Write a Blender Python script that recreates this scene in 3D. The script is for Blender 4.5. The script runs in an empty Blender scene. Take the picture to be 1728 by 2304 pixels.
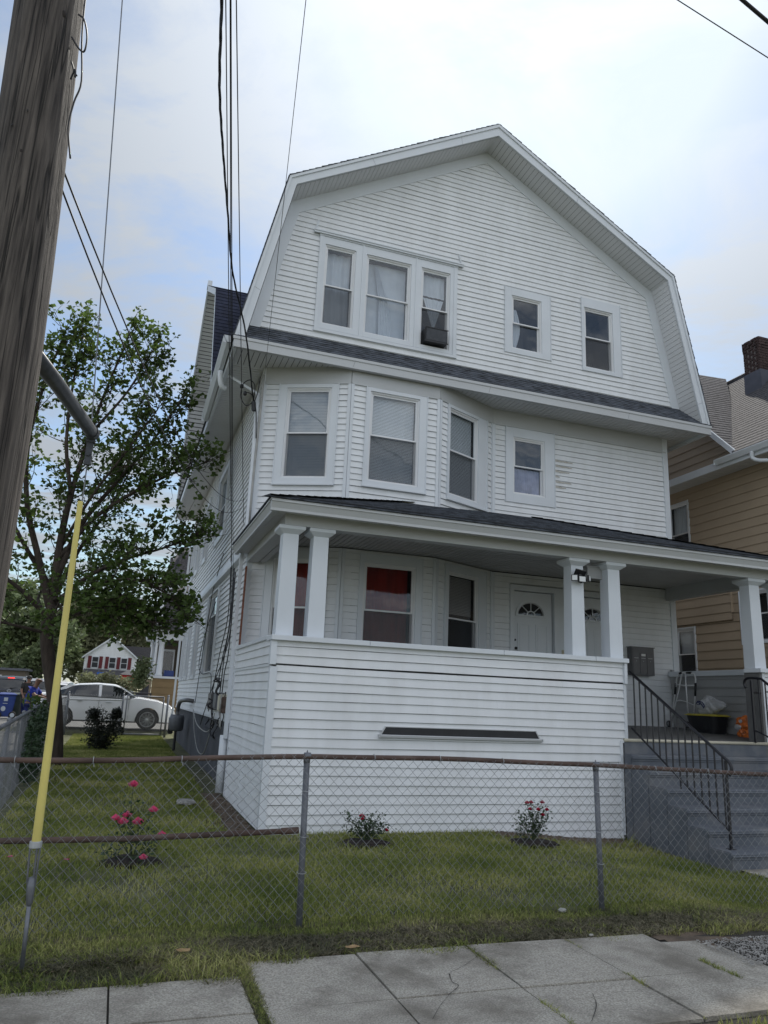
import bpy, bmesh, math, random
import numpy as np
from mathutils import Vector, Matrix
random.seed(7); rng = np.random.default_rng(7)
S = bpy.context.scene; COL = S.collection
R = math.radians

# ------------------------------------------------------------------ camera
cam_d = bpy.data.cameras.new("camera"); cam = bpy.data.objects.new("camera", cam_d); COL.objects.link(cam); S.camera = cam
YAW, PITCH, ROLL = R(18.58), R(14.227), R(2.452)
fw = Vector((math.sin(YAW)*math.cos(PITCH), math.cos(YAW)*math.cos(PITCH), math.sin(PITCH)))
r0 = Vector((math.cos(YAW), -math.sin(YAW), 0)); u0 = r0.cross(fw)
rr = math.cos(ROLL)*r0 + math.sin(ROLL)*u0; uu = -math.sin(ROLL)*r0 + math.cos(ROLL)*u0
cam.matrix_world = Matrix(((rr.x, uu.x, -fw.x, 0), (rr.y, uu.y, -fw.y, 0), (rr.z, uu.z, -fw.z, 1.6), (0, 0, 0, 1)))
cam_d.sensor_fit = 'VERTICAL'; cam_d.sensor_height = 24.0; cam_d.lens = 24.0*1678.6/2304.0
cam_d.clip_start = 0.05; cam_d.clip_end = 3000
S.render.resolution_x = 768; S.render.resolution_y = 1024

# ------------------------------------------------------------------ light
SUN_AZ, SUN_EL = R(31), R(52)          # azimuth from +Y towards +X
sd = Vector((math.sin(SUN_AZ)*math.cos(SUN_EL), math.cos(SUN_AZ)*math.cos(SUN_EL), math.sin(SUN_EL)))
sun_d = bpy.data.lights.new("sun", 'SUN'); sun = bpy.data.objects.new("sun", sun_d); COL.objects.link(sun)
sun_d.energy = 3.2; sun_d.angle = R(1.5); sun_d.color = (1.0, 0.95, 0.86)
sun.rotation_euler = (-sd).to_track_quat('-Z', 'Y').to_euler()
W = bpy.data.worlds.new("World"); S.world = W; W.use_nodes = True
nt = W.node_tree; nt.nodes.clear(); N = nt.nodes.new; L = nt.links.new
out = N('ShaderNodeOutputWorld'); bg = N('ShaderNodeBackground'); bg.inputs[1].default_value = 0.1
sky = N('ShaderNodeTexSky'); sky.sky_type = 'NISHITA'; sky.sun_disc = False
sky.sun_elevation = SUN_EL; sky.sun_rotation = SUN_AZ; sky.air_density = 1.0; sky.dust_density = 0.8; sky.ozone_density = 1.2
tc = N('ShaderNodeTexCoord'); sep = N('ShaderNodeSeparateXYZ'); L(tc.outputs['Generated'], sep.inputs[0])
mx = N('ShaderNodeMath'); mx.operation = 'MAXIMUM'; mx.inputs[1].default_value = 0.06; L(sep.outputs[2], mx.inputs[0])
comb = N('ShaderNodeCombineXYZ')
for i in (0, 1):
    dv = N('ShaderNodeMath'); dv.operation = 'DIVIDE'; L(sep.outputs[i], dv.inputs[0]); L(mx.outputs[0], dv.inputs[1]); L(dv.outputs[0], comb.inputs[i])
n1 = N('ShaderNodeTexNoise'); n1.inputs['Scale'].default_value = 1.5; n1.inputs['Detail'].default_value = 8; n1.inputs['Roughness'].default_value = 0.62; n1.inputs['Distortion'].default_value = 0.5
mp = N('ShaderNodeMapping'); mp.inputs['Location'].default_value = (3.1, 1.7, 0); mp.inputs['Rotation'].default_value = (0, 0, 0.6); mp.inputs['Scale'].default_value = (1.0, 1.35, 1)
L(comb.outputs[0], mp.inputs[0]); L(mp.outputs[0], n1.inputs[0])
cr = N('ShaderNodeValToRGB'); cr.color_ramp.elements[0].position = 0.40; cr.color_ramp.elements[0].color = (0.12, 0.12, 0.12, 1)
cr.color_ramp.elements[1].position = 0.60; cr.color_ramp.elements[1].color = (0.96, 0.96, 0.96, 1); L(n1.outputs[0], cr.inputs[0])
# thin cloud is lit by the sun: brighter towards it
dt = N('ShaderNodeVectorMath'); dt.operation = 'DOT_PRODUCT'; nrm = N('ShaderNodeVectorMath'); nrm.operation = 'NORMALIZE'
L(tc.outputs['Generated'], nrm.inputs[0]); L(nrm.outputs[0], dt.inputs[0]); dt.inputs[1].default_value = tuple(sd)
mr = N('ShaderNodeMapRange'); mr.inputs[1].default_value = 0.2; mr.inputs[2].default_value = 1.0; mr.inputs[3].default_value = 0.0; mr.inputs[4].default_value = 1.0; L(dt.outputs['Value'], mr.inputs[0])
pw = N('ShaderNodeMath'); pw.operation = 'POWER'; pw.inputs[1].default_value = 9.0; L(mr.outputs[0], pw.inputs[0])
ma = N('ShaderNodeMath'); ma.operation = 'MULTIPLY_ADD'; ma.inputs[1].default_value = 5.6; ma.inputs[2].default_value = 3.7; L(pw.outputs[0], ma.inputs[0])
# unseen cloud behind the camera and overhead brightened, added to light facade and ground
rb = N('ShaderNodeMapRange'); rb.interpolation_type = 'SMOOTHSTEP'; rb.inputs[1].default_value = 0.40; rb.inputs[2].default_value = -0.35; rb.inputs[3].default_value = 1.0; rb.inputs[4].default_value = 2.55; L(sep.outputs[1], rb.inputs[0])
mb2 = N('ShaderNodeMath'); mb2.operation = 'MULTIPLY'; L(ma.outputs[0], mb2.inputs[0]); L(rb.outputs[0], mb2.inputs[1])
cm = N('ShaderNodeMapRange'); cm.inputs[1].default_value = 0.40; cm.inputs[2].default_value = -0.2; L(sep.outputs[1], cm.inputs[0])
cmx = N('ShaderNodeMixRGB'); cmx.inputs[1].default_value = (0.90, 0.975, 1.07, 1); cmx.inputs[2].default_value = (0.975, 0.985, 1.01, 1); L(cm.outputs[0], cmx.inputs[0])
lim = N('ShaderNodeVectorMath'); lim.operation = 'MINIMUM'; lim.inputs[1].default_value = (6.4, 6.7, 7.1); L(sky.outputs[0], lim.inputs[0])
tn = N('ShaderNodeVectorMath'); tn.operation = 'MULTIPLY'; tn.inputs[1].default_value = (0.97, 1.05, 1.06); L(lim.outputs[0], tn.inputs[0])
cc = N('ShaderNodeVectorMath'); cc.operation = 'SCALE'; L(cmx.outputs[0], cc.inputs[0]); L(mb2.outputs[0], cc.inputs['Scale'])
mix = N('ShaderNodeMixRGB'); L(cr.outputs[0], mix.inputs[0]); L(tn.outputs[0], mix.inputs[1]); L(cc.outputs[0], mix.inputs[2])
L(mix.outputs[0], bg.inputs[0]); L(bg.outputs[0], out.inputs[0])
S.view_settings.view_transform = 'Standard'; S.view_settings.look = 'None'; S.view_settings.exposure = 0.46; S.view_settings.gamma = 1.0

# ------------------------------------------------------------------ materials
def mat(name, col, rough=0.6, var=0.08, scale=6.0, bump=0.0, bscale=60.0, metal=0.0, dirt=0.0, dcol=(0.2, 0.19, 0.17), dscale=1.2, stretch=(1, 1, 1), spec=0.5, trans=0.0, emit=None, alpha=1.0, dlo=0.48, dhi=0.8):
    m = bpy.data.materials.new(name); m.use_nodes = True; t = m.node_tree; b = t.nodes['Principled BSDF']
    NN = t.nodes.new; LL = t.links.new
    b.inputs['Roughness'].default_value = rough; b.inputs['Metallic'].default_value = metal; b.inputs['Specular IOR Level'].default_value = spec
    tc = NN('ShaderNodeTexCoord'); mp = NN('ShaderNodeMapping'); mp.inputs['Scale'].default_value = stretch; LL(tc.outputs['Object'], mp.inputs[0])
    n = NN('ShaderNodeTexNoise'); n.inputs['Scale'].default_value = scale; n.inputs['Detail'].default_value = 5; LL(mp.outputs[0], n.inputs[0])
    c1 = tuple(max(0, c*(1-var)) for c in col)+(1,); c2 = tuple(min(1, c*(1+var)) for c in col)+(1,)
    r = NN('ShaderNodeValToRGB'); r.color_ramp.elements[0].position = 0.3; r.color_ramp.elements[1].position = 0.7
    r.color_ramp.elements[0].color = c1; r.color_ramp.elements[1].color = c2; LL(n.outputs[0], r.inputs[0]); cur = r.outputs[0]
    if dirt > 0:
        d = NN('ShaderNodeTexNoise'); d.inputs['Scale'].default_value = dscale; d.inputs['Detail'].default_value = 7; d.inputs['Roughness'].default_value = 0.65; LL(mp.outputs[0], d.inputs[0])
        dr = NN('ShaderNodeMapRange'); dr.inputs[1].default_value = dlo; dr.inputs[2].default_value = dhi; dr.inputs[4].default_value = dirt; LL(d.outputs[0], dr.inputs[0])
        mm = NN('ShaderNodeMixRGB'); LL(dr.outputs[0], mm.inputs[0]); LL(cur, mm.inputs[1]); mm.inputs[2].default_value = (*dcol, 1); cur = mm.outputs[0]
    LL(cur, b.inputs['Base Color'])
    if bump > 0:
        bn = NN('ShaderNodeTexNoise'); bn.inputs['Scale'].default_value = bscale; bn.inputs['Detail'].default_value = 4; LL(mp.outputs[0], bn.inputs[0])
        bp = NN('ShaderNodeBump'); bp.inputs['Strength'].default_value = bump; bp.inputs['Distance'].default_value = 0.01; LL(bn.outputs[0], bp.inputs['Height']); LL(bp.outputs[0], b.inputs['Normal'])
    if trans > 0:
        o = t.nodes['Material Output']; tr = NN('ShaderNodeBsdfTranslucent'); LL(cur, tr.inputs[0]); ms = NN('ShaderNodeMixShader'); ms.inputs[0].default_value = trans
        LL(b.outputs[0], ms.inputs[1]); LL(tr.outputs[0], ms.inputs[2]); LL(ms.outputs[0], o.inputs[0])
    if emit:
        b.inputs['Emission Color'].default_value = (*emit[:3], 1); b.inputs['Emission Strength'].default_value = emit[3]
    if alpha < 1: b.inputs['Alpha'].default_value = alpha
    return m
def glassmat(name, tint, mixf, refl=0.14):
    m = bpy.data.materials.new(name); m.use_nodes = True; t = m.node_tree; t.nodes.clear(); NN = t.nodes.new; LL = t.links.new
    o = NN('ShaderNodeOutputMaterial'); tr = NN('ShaderNodeBsdfTransparent'); tr.inputs[0].default_value = (*tint, 1)
    g = NN('ShaderNodeBsdfGlossy'); g.inputs['Roughness'].default_value = 0.03; g.inputs[0].default_value = (0.9, 0.95, 1, 1)
    tcn = NN('ShaderNodeTexCoord'); nz = NN('ShaderNodeTexNoise'); nz.inputs['Scale'].default_value = 1.6; LL(tcn.outputs['Object'], nz.inputs[0])
    bp = NN('ShaderNodeBump'); bp.inputs['Strength'].default_value = 0.12; bp.inputs['Distance'].default_value = 0.05; LL(nz.outputs[0], bp.inputs['Height']); LL(bp.outputs[0], g.inputs['Normal'])
    fr = NN('ShaderNodeLayerWeight'); pwn = NN('ShaderNodeMath'); pwn.operation = 'POWER'; pwn.inputs[1].default_value = 5.0; LL(fr.outputs['Facing'], pwn.inputs[0])
    mr = NN('ShaderNodeMath'); mr.operation = 'MULTIPLY_ADD'; mr.inputs[1].default_value = 0.9; mr.inputs[2].default_value = refl
    LL(pwn.outputs[0], mr.inputs[0]); ms = NN('ShaderNodeMixShader'); LL(mr.outputs[0], ms.inputs[0]); LL(tr.outputs[0], ms.inputs[1]); LL(g.outputs[0], ms.inputs[2]); LL(ms.outputs[0], o.inputs[0])
    return m
M = {}
M['vinyl'] = mat('white_vinyl', (0.745, 0.765, 0.79), 0.5, 0.04, 1.3, 0.05, 90, dirt=0.32, dcol=(0.50, 0.50, 0.48), dscale=2.2, stretch=(1.6, 1.6, 0.45), dlo=0.44, dhi=0.8)
M['trim'] = mat('white_trim', (0.66, 0.695, 0.74), 0.42, 0.03, 2.0, 0.03, 60, dirt=0.13, dcol=(0.42, 0.41, 0.38), dscale=1.4)
M['soffit'] = mat('soffit_vinyl', (0.64, 0.65, 0.67), 0.5, 0.04, 2.0, dirt=0.3, dcol=(0.40, 0.39, 0.37), dscale=1.0)
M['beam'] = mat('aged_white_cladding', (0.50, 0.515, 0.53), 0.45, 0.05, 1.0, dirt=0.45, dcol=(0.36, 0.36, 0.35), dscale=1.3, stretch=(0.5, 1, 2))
M['col'] = mat('white_column_paint', (0.66, 0.70, 0.75), 0.5, 0.02, 1.5, 0.05, 150, dirt=0.08)
M['vinylframe'] = mat('window_vinyl', (0.74, 0.75, 0.77), 0.35, 0.02, 5)
M['shingle'] = mat('charcoal_shingle', (0.065, 0.074, 0.092), 0.9, 0.75, 9.0, 0.9, 90, dirt=0.5, dcol=(0.15, 0.16, 0.175), dscale=16, stretch=(0.7, 1, 1))
M['shingleblue'] = mat('dark_blue_shingle', (0.02, 0.025, 0.05), 0.9, 0.4, 7.0, 0.6, 90)
M['shinglegrey'] = mat('grey_shingle', (0.075, 0.072, 0.078), 0.9, 0.45, 10.0, 0.8, 70, dirt=0.5, dcol=(0.06, 0.055, 0.06), dscale=5)
M['foundation'] = mat('dark_grey_parging', (0.075, 0.08, 0.095), 0.9, 0.25, 2.0, 0.6, 40, dirt=0.4, dcol=(0.13, 0.12, 0.11))
M['steps'] = mat('blue_grey_masonry_paint', (0.115, 0.13, 0.155), 0.75, 0.16, 3.0, 0.35, 60, dirt=0.6, dcol=(0.19, 0.185, 0.18), dscale=3.0, dlo=0.46, dhi=0.68)
M['strut'] = mat('dark_steel_pipe', (0.06, 0.065, 0.075), 0.45, 0.3, 14, 0.15, 60, metal=0.3)
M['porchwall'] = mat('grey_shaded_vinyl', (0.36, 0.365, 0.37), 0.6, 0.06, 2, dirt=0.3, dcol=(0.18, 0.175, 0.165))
M['porchfloor'] = mat('grey_porch_floor', (0.13, 0.13, 0.13), 0.6, 0.15, 4.0, 0.1, 30)
M['nosing'] = mat('cream_nosing', (0.55, 0.52, 0.42), 0.5, 0.08, 6)
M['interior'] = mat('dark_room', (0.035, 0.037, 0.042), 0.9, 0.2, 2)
M['glass'] = glassmat('window_glass', (0.80, 0.84, 0.87), 0.5, 0.10)
M['glassdark'] = glassmat('dark_window_glass', (0.8, 0.78, 0.78), 0.5, 0.055)
M['carglass'] = glassmat('car_glass', (0.10, 0.12, 0.12), 0.5, 0.07)
M['screen'] = mat('insect_screen', (0.06, 0.065, 0.075), 0.8, 0.1, 40, alpha=0.42)
M['curtain'] = mat('white_curtain', (0.62, 0.64, 0.68), 0.9, 0.06, 4)
M['red'] = mat('red_curtain', (0.25, 0.022, 0.014), 0.9, 0.3, 3, stretch=(4, 4, 0.5))
M['blind'] = mat('white_mini_blind', (0.70, 0.72, 0.74), 0.5, 0.03, 3)
M['greyblind'] = mat('grey_mini_blind', (0.42, 0.44, 0.46), 0.5, 0.03, 3)
M['lav'] = mat('lavender_curtain', (0.30, 0.30, 0.42), 0.9, 0.3, 5)
M['black'] = mat('black_plastic', (0.014, 0.015, 0.018), 0.5, 0.2, 8)
M['iron'] = mat('black_iron_paint', (0.012, 0.012, 0.017), 0.35, 0.2, 20, 0.1, 80)
M['cable'] = mat('black_cable', (0.013, 0.013, 0.017), 0.6, 0.2, 5)
M['greycable'] = mat('grey_cable', (0.35, 0.35, 0.34), 0.6, 0.2, 5)
M['galv'] = mat('galvanised_steel', (0.17, 0.18, 0.20), 0.5, 0.2, 14, 0.12, 60, metal=0.55, dirt=0.4, dcol=(0.14, 0.12, 0.10))
M['galvbright'] = mat('galvanised_steel_bright', (0.42, 0.44, 0.46), 0.45, 0.15, 10, metal=0.35)
M['wire'] = mat('galvanised_wire', (0.25, 0.26, 0.275), 0.5, 0.2, 10, metal=0.3)
M['rust'] = mat('rusty_pipe', (0.08, 0.05, 0.04), 0.75, 0.45, 9, 0.5, 50, dirt=0.6, dcol=(0.20, 0.17, 0.15), dscale=4, stretch=(0.4, 1, 1))
M['post'] = mat('grey_painted_post', (0.14, 0.15, 0.17), 0.5, 0.2, 12, 0.2, 40, metal=0.3, dirt=0.35, dcol=(0.09, 0.07, 0.05), dscale=6)
M['yellow'] = mat('yellow_plastic', (0.66, 0.57, 0.17), 0.42, 0.14, 5, dirt=0.65, dcol=(0.38, 0.32, 0.12), dscale=2.5, stretch=(1, 1, 0.4))
M['brass'] = mat('dull_brass', (0.35, 0.27, 0.12), 0.35, 0.1, 9, metal=0.7)
M['tan'] = mat('tan_siding', (0.38, 0.30, 0.215), 0.6, 0.07, 1.0, 0.05, 60, dirt=0.18, dcol=(0.24, 0.19, 0.15))
M['brick'] = mat('dark_brick', (0.06, 0.036, 0.033), 0.9, 0.35, 9, 0.5, 50)
M['mortar'] = mat('mortar', (0.19, 0.165, 0.155), 0.95, 0.15, 9)
M['flash'] = mat('lead_flashing', (0.09, 0.095, 0.12), 0.6, 0.15, 4)
M['yellowwall'] = mat('ochre_clapboard', (0.24, 0.165, 0.08), 0.7, 0.1, 2)
M['redpaint'] = mat('dark_red_paint', (0.12, 0.012, 0.018), 0.6, 0.1, 3)
M['redcloth'] = mat('red_canvas', (0.34, 0.012, 0.015), 0.8, 0.1, 3)
M['carwhite'] = mat('white_car_paint', (0.72, 0.73, 0.75), 0.22, 0.01, 2, spec=0.6)
M['cargrey'] = mat('dark_car_paint', (0.03, 0.033, 0.04), 0.25, 0.05, 2, spec=0.6)
M['carsilver'] = mat('silver_car_paint', (0.30, 0.31, 0.33), 0.25, 0.05, 2, spec=0.6)
M['rubber'] = mat('tyre_rubber', (0.016, 0.016, 0.017), 0.8, 0.2, 8)
M['alloy'] = mat('alloy_wheel', (0.55, 0.56, 0.58), 0.3, 0.05, 8, metal=0.6)
M['lampclear'] = mat('clear_lamp_lens', (0.75, 0.77, 0.78), 0.15, 0.05, 8)
M['lampred'] = mat('red_lamp_lens', (0.5, 0.03, 0.02), 0.2, 0.05, 8)
M['brakelit'] = mat('lit_brake_lamp', (0.6, 0.03, 0.02), 0.2, 0.05, 8, emit=(1, 0.05, 0.03, 1.2))
M['binblue'] = mat('blue_bin_plastic', (0.02, 0.05, 0.22), 0.45, 0.15, 4)
M['binlabel'] = mat('pale_bin_print', (0.45, 0.5, 0.55), 0.6, 0.1, 4)
M['bingreen'] = mat('dark_green_bin_plastic', (0.02, 0.035, 0.03), 0.5, 0.15, 4)
M['skin'] = mat('brown_skin', (0.20, 0.105, 0.07), 0.55, 0.08, 8)
M['shirt'] = mat('royal_blue_cotton', (0.012, 0.03, 0.30), 0.85, 0.15, 6)
M['jeans'] = mat('dark_blue_cloth', (0.01, 0.02, 0.12), 0.85, 0.15, 6)
M['darkcloth'] = mat('dark_cloth', (0.02, 0.02, 0.022), 0.85, 0.15, 6)
M['hair'] = mat('black_hair', (0.01, 0.009, 0.008), 0.7, 0.2, 8)
M['bark'] = mat('maple_bark', (0.055, 0.042, 0.034), 0.95, 0.4, 8, 0.9, 22, stretch=(2, 2, 0.5))
M['leaf'] = mat('green_leaf', (0.085, 0.135, 0.03), 0.5, 0.5, 2.2, trans=0.48)
M['leafdark'] = mat('dark_green_leaf', (0.016, 0.022, 0.012), 0.5, 0.5, 5.0, trans=0.15)
M['leafrose'] = mat('rose_leaf', (0.035, 0.065, 0.028), 0.45, 0.4, 8.0, trans=0.2)
M['leafbg'] = mat('distant_foliage', (0.12, 0.155, 0.07), 0.7, 0.55, 0.5, trans=0.25)  # leaf colour paled, background haze is put into it
M['leafbg2'] = mat('distant_olive_foliage', (0.19, 0.20, 0.11), 0.7, 0.5, 0.6, trans=0.25)  # olive made paler to stand in for haze over distance
M['pink'] = mat('pink_petal', (0.75, 0.13, 0.28), 0.6, 0.3, 30, trans=0.25)
M['redpetal'] = mat('crimson_petal', (0.50, 0.015, 0.06), 0.6, 0.3, 30, trans=0.2)
M['stem'] = mat('green_stem', (0.05, 0.07, 0.03), 0.7, 0.2, 20)
M['bagwhite'] = mat('white_plastic_bag', (0.62, 0.63, 0.65), 0.35, 0.06, 9, trans=0.3)
M['bagblue'] = mat('blue_bag_print', (0.015, 0.03, 0.14), 0.5, 0.1, 9)
M['orange'] = mat('orange_snack_bag', (0.62, 0.16, 0.03), 0.35, 0.5, 14)
M['tubyellow'] = mat('yellow_tub_lid', (0.42, 0.36, 0.03), 0.45, 0.1, 4)
M['aluminium'] = mat('aluminium_tube', (0.42, 0.43, 0.44), 0.3, 0.08, 20, metal=0.8)
M['mailbox'] = mat('grey_mailbox_paint', (0.13, 0.13, 0.135), 0.4, 0.08, 9, metal=0.2)
M['paper'] = mat('white_paper', (0.7, 0.7, 0.68), 0.8, 0.04, 9)
M['concrete'] = mat('sidewalk_concrete', (0.385, 0.36, 0.31), 0.95, 0.42, 95.0, 0.8, 110, dirt=0.8, dcol=(0.155, 0.138, 0.112), dscale=1.5, dlo=0.46, dhi=0.64)
M['joint'] = mat('dark_joint_dirt', (0.045, 0.04, 0.033), 1.0, 0.3, 20)
M['asphalt'] = mat('asphalt', (0.12, 0.118, 0.112), 0.95, 0.15, 3.0, 0.4, 120, dirt=0.3, dcol=(0.075, 0.073, 0.07))
M['soil'] = mat('lawn_soil', (0.09, 0.092, 0.045), 1.0, 0.45, 4.0, 0.8, 60, dirt=0.6, dcol=(0.075, 0.10, 0.035), dscale=2.5)
M['mulch'] = mat('dark_mulch', (0.018, 0.013, 0.011), 1.0, 0.5, 20, 1.0, 60)
M['dirt'] = mat('brown_dirt', (0.12, 0.09, 0.065), 1.0, 0.35, 9, 0.9, 50)
M['stone'] = mat('pale_gravel', (0.30, 0.29, 0.27), 0.9, 0.4, 12)
M['deadgrass'] = mat('dry_grass', (0.16, 0.135, 0.075), 0.9, 0.4, 9, trans=0.2)
M['deadleaf'] = mat('dry_leaf', (0.36, 0.24, 0.12), 0.8, 0.3, 20)
M['litterplastic'] = mat('dusty_clear_plastic', (0.30, 0.30, 0.29), 0.4, 0.2, 9)
M['walker'] = mat('brushed_aluminium', (0.78, 0.79, 0.80), 0.35, 0.08, 20, metal=0.25)
M['stain'] = mat('tan_water_stain', (0.50, 0.48, 0.44), 0.7, 0.15, 30)
M['outlet'] = mat('cream_plastic', (0.5, 0.46, 0.33), 0.5, 0.05, 5)
M['tanwall'] = mat('brown_building_wall', (0.12, 0.10, 0.08), 0.9, 0.1, 0.5)
M['signblue'] = mat('blue_street_sign', (0.03, 0.12, 0.45), 0.4, 0.1, 4)
def vmat(name, cols, rough=0.8, trans=0.25, stretch=1.0):
    """material whose colour varies slowly over patches and quickly from blade to blade"""
    m = bpy.data.materials.new(name); m.use_nodes = True; t = m.node_tree; b = t.nodes['Principled BSDF']; NN = t.nodes.new; LL = t.links.new
    tc = NN('ShaderNodeTexCoord'); n = NN('ShaderNodeTexNoise'); n.inputs['Scale'].default_value = 1.1; n.inputs['Detail'].default_value = 3; LL(tc.outputs['Object'], n.inputs[0])
    n2 = NN('ShaderNodeTexNoise'); n2.inputs['Scale'].default_value = 38; LL(tc.outputs['Object'], n2.inputs[0])
    a = NN('ShaderNodeMath'); a.operation = 'ADD'; LL(n.outputs[0], a.inputs[0]); LL(n2.outputs[0], a.inputs[1]); h = NN('ShaderNodeMath'); h.operation = 'MULTIPLY'; h.inputs[1].default_value = 0.5; LL(a.outputs[0], h.inputs[0])
    r = NN('ShaderNodeValToRGB'); e = r.color_ramp.elements; e[0].position = 0.36; e[0].color = (*cols[0], 1); e[1].position = 0.64; e[1].color = (*cols[2], 1); k = e.new(0.5); k.color = (*cols[1], 1)
    LL(h.outputs[0], r.inputs[0]); LL(r.outputs[0], b.inputs['Base Color']); b.inputs['Roughness'].default_value = rough
    o = t.nodes['Material Output']; tr = NN('ShaderNodeBsdfTranslucent'); LL(r.outputs[0], tr.inputs[0]); ms = NN('ShaderNodeMixShader'); ms.inputs[0].default_value = trans
    LL(b.outputs[0], ms.inputs[1]); LL(tr.outputs[0], ms.inputs[2]); LL(ms.outputs[0], o.inputs[0]); return m
M['grass'] = vmat('lawn_blades', [(0.09, 0.135, 0.025), (0.235, 0.27, 0.065), (0.50, 0.475, 0.20)])
M['thatch'] = vmat('dark_thatch', [(0.06, 0.06, 0.035), (0.12, 0.11, 0.065), (0.24, 0.21, 0.14)], trans=0.05)
M['grassedge'] = vmat('trampled_blades', [(0.06, 0.07, 0.03), (0.15, 0.145, 0.08), (0.30, 0.26, 0.17)])
def woodmat():
    m = bpy.data.materials.new('weathered_pole_wood'); m.use_nodes = True; t = m.node_tree; b = t.nodes['Principled BSDF']; NN = t.nodes.new; LL = t.links.new
    tc = NN('ShaderNodeTexCoord'); mp = NN('ShaderNodeMapping'); mp.inputs['Scale'].default_value = (58, 58, 3.0); LL(tc.outputs['Object'], mp.inputs[0])
    n = NN('ShaderNodeTexNoise'); n.inputs['Scale'].default_value = 1.0; n.inputs['Detail'].default_value = 8; n.inputs['Roughness'].default_value = 0.6; n.inputs['Distortion'].default_value = 0.4; LL(mp.outputs[0], n.inputs[0])
    r = NN('ShaderNodeValToRGB'); e = r.color_ramp.elements; e[0].position = 0.36; e[0].color = (0.032, 0.026, 0.024, 1); e[1].position = 0.72; e[1].color = (0.135, 0.115, 0.102, 1); k = e.new(0.48); k.color = (0.070, 0.059, 0.053, 1)
    LL(n.outputs[0], r.inputs[0])
    # long narrow drying checks
    mp2 = NN('ShaderNodeMapping'); mp2.inputs['Scale'].default_value = (30, 30, 0.5); LL(tc.outputs['Object'], mp2.inputs[0])
    v = NN('ShaderNodeTexNoise'); v.inputs['Scale'].default_value = 0.8; v.inputs['Detail'].default_value = 2; v.inputs['Distortion'].default_value = 0.3; LL(mp2.outputs[0], v.inputs[0])
    ab = NN('ShaderNodeMath'); ab.operation = 'SUBTRACT'; ab.inputs[1].default_value = 0.5; LL(v.outputs[0], ab.inputs[0]); ac = NN('ShaderNodeMath'); ac.operation = 'ABSOLUTE'; LL(ab.outputs[0], ac.inputs[0])
    mr = NN('ShaderNodeMapRange'); mr.inputs[1].default_value = 0.0; mr.inputs[2].default_value = 0.018; LL(ac.outputs[0], mr.inputs[0])
    mm = NN('ShaderNodeMixRGB'); mm.blend_type = 'MULTIPLY'; mm.inputs[0].default_value = 0.85; LL(r.outputs[0], mm.inputs[1]); LL(mr.outputs[0], mm.inputs[2]); LL(mm.outputs[0], b.inputs['Base Color'])
    ad = NN('ShaderNodeMath'); ad.operation = 'ADD'; LL(n.outputs[0], ad.inputs[0]); LL(mr.outputs[0], ad.inputs[1])
    bp = NN('ShaderNodeBump'); bp.inputs['Strength'].default_value = 0.8; bp.inputs['Distance'].default_value = 0.012; LL(ad.outputs[0], bp.inputs['Height']); LL(bp.outputs[0], b.inputs['Normal']); b.inputs['Roughness'].default_value = 0.85
    return m
M['wood'] = woodmat()

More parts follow.
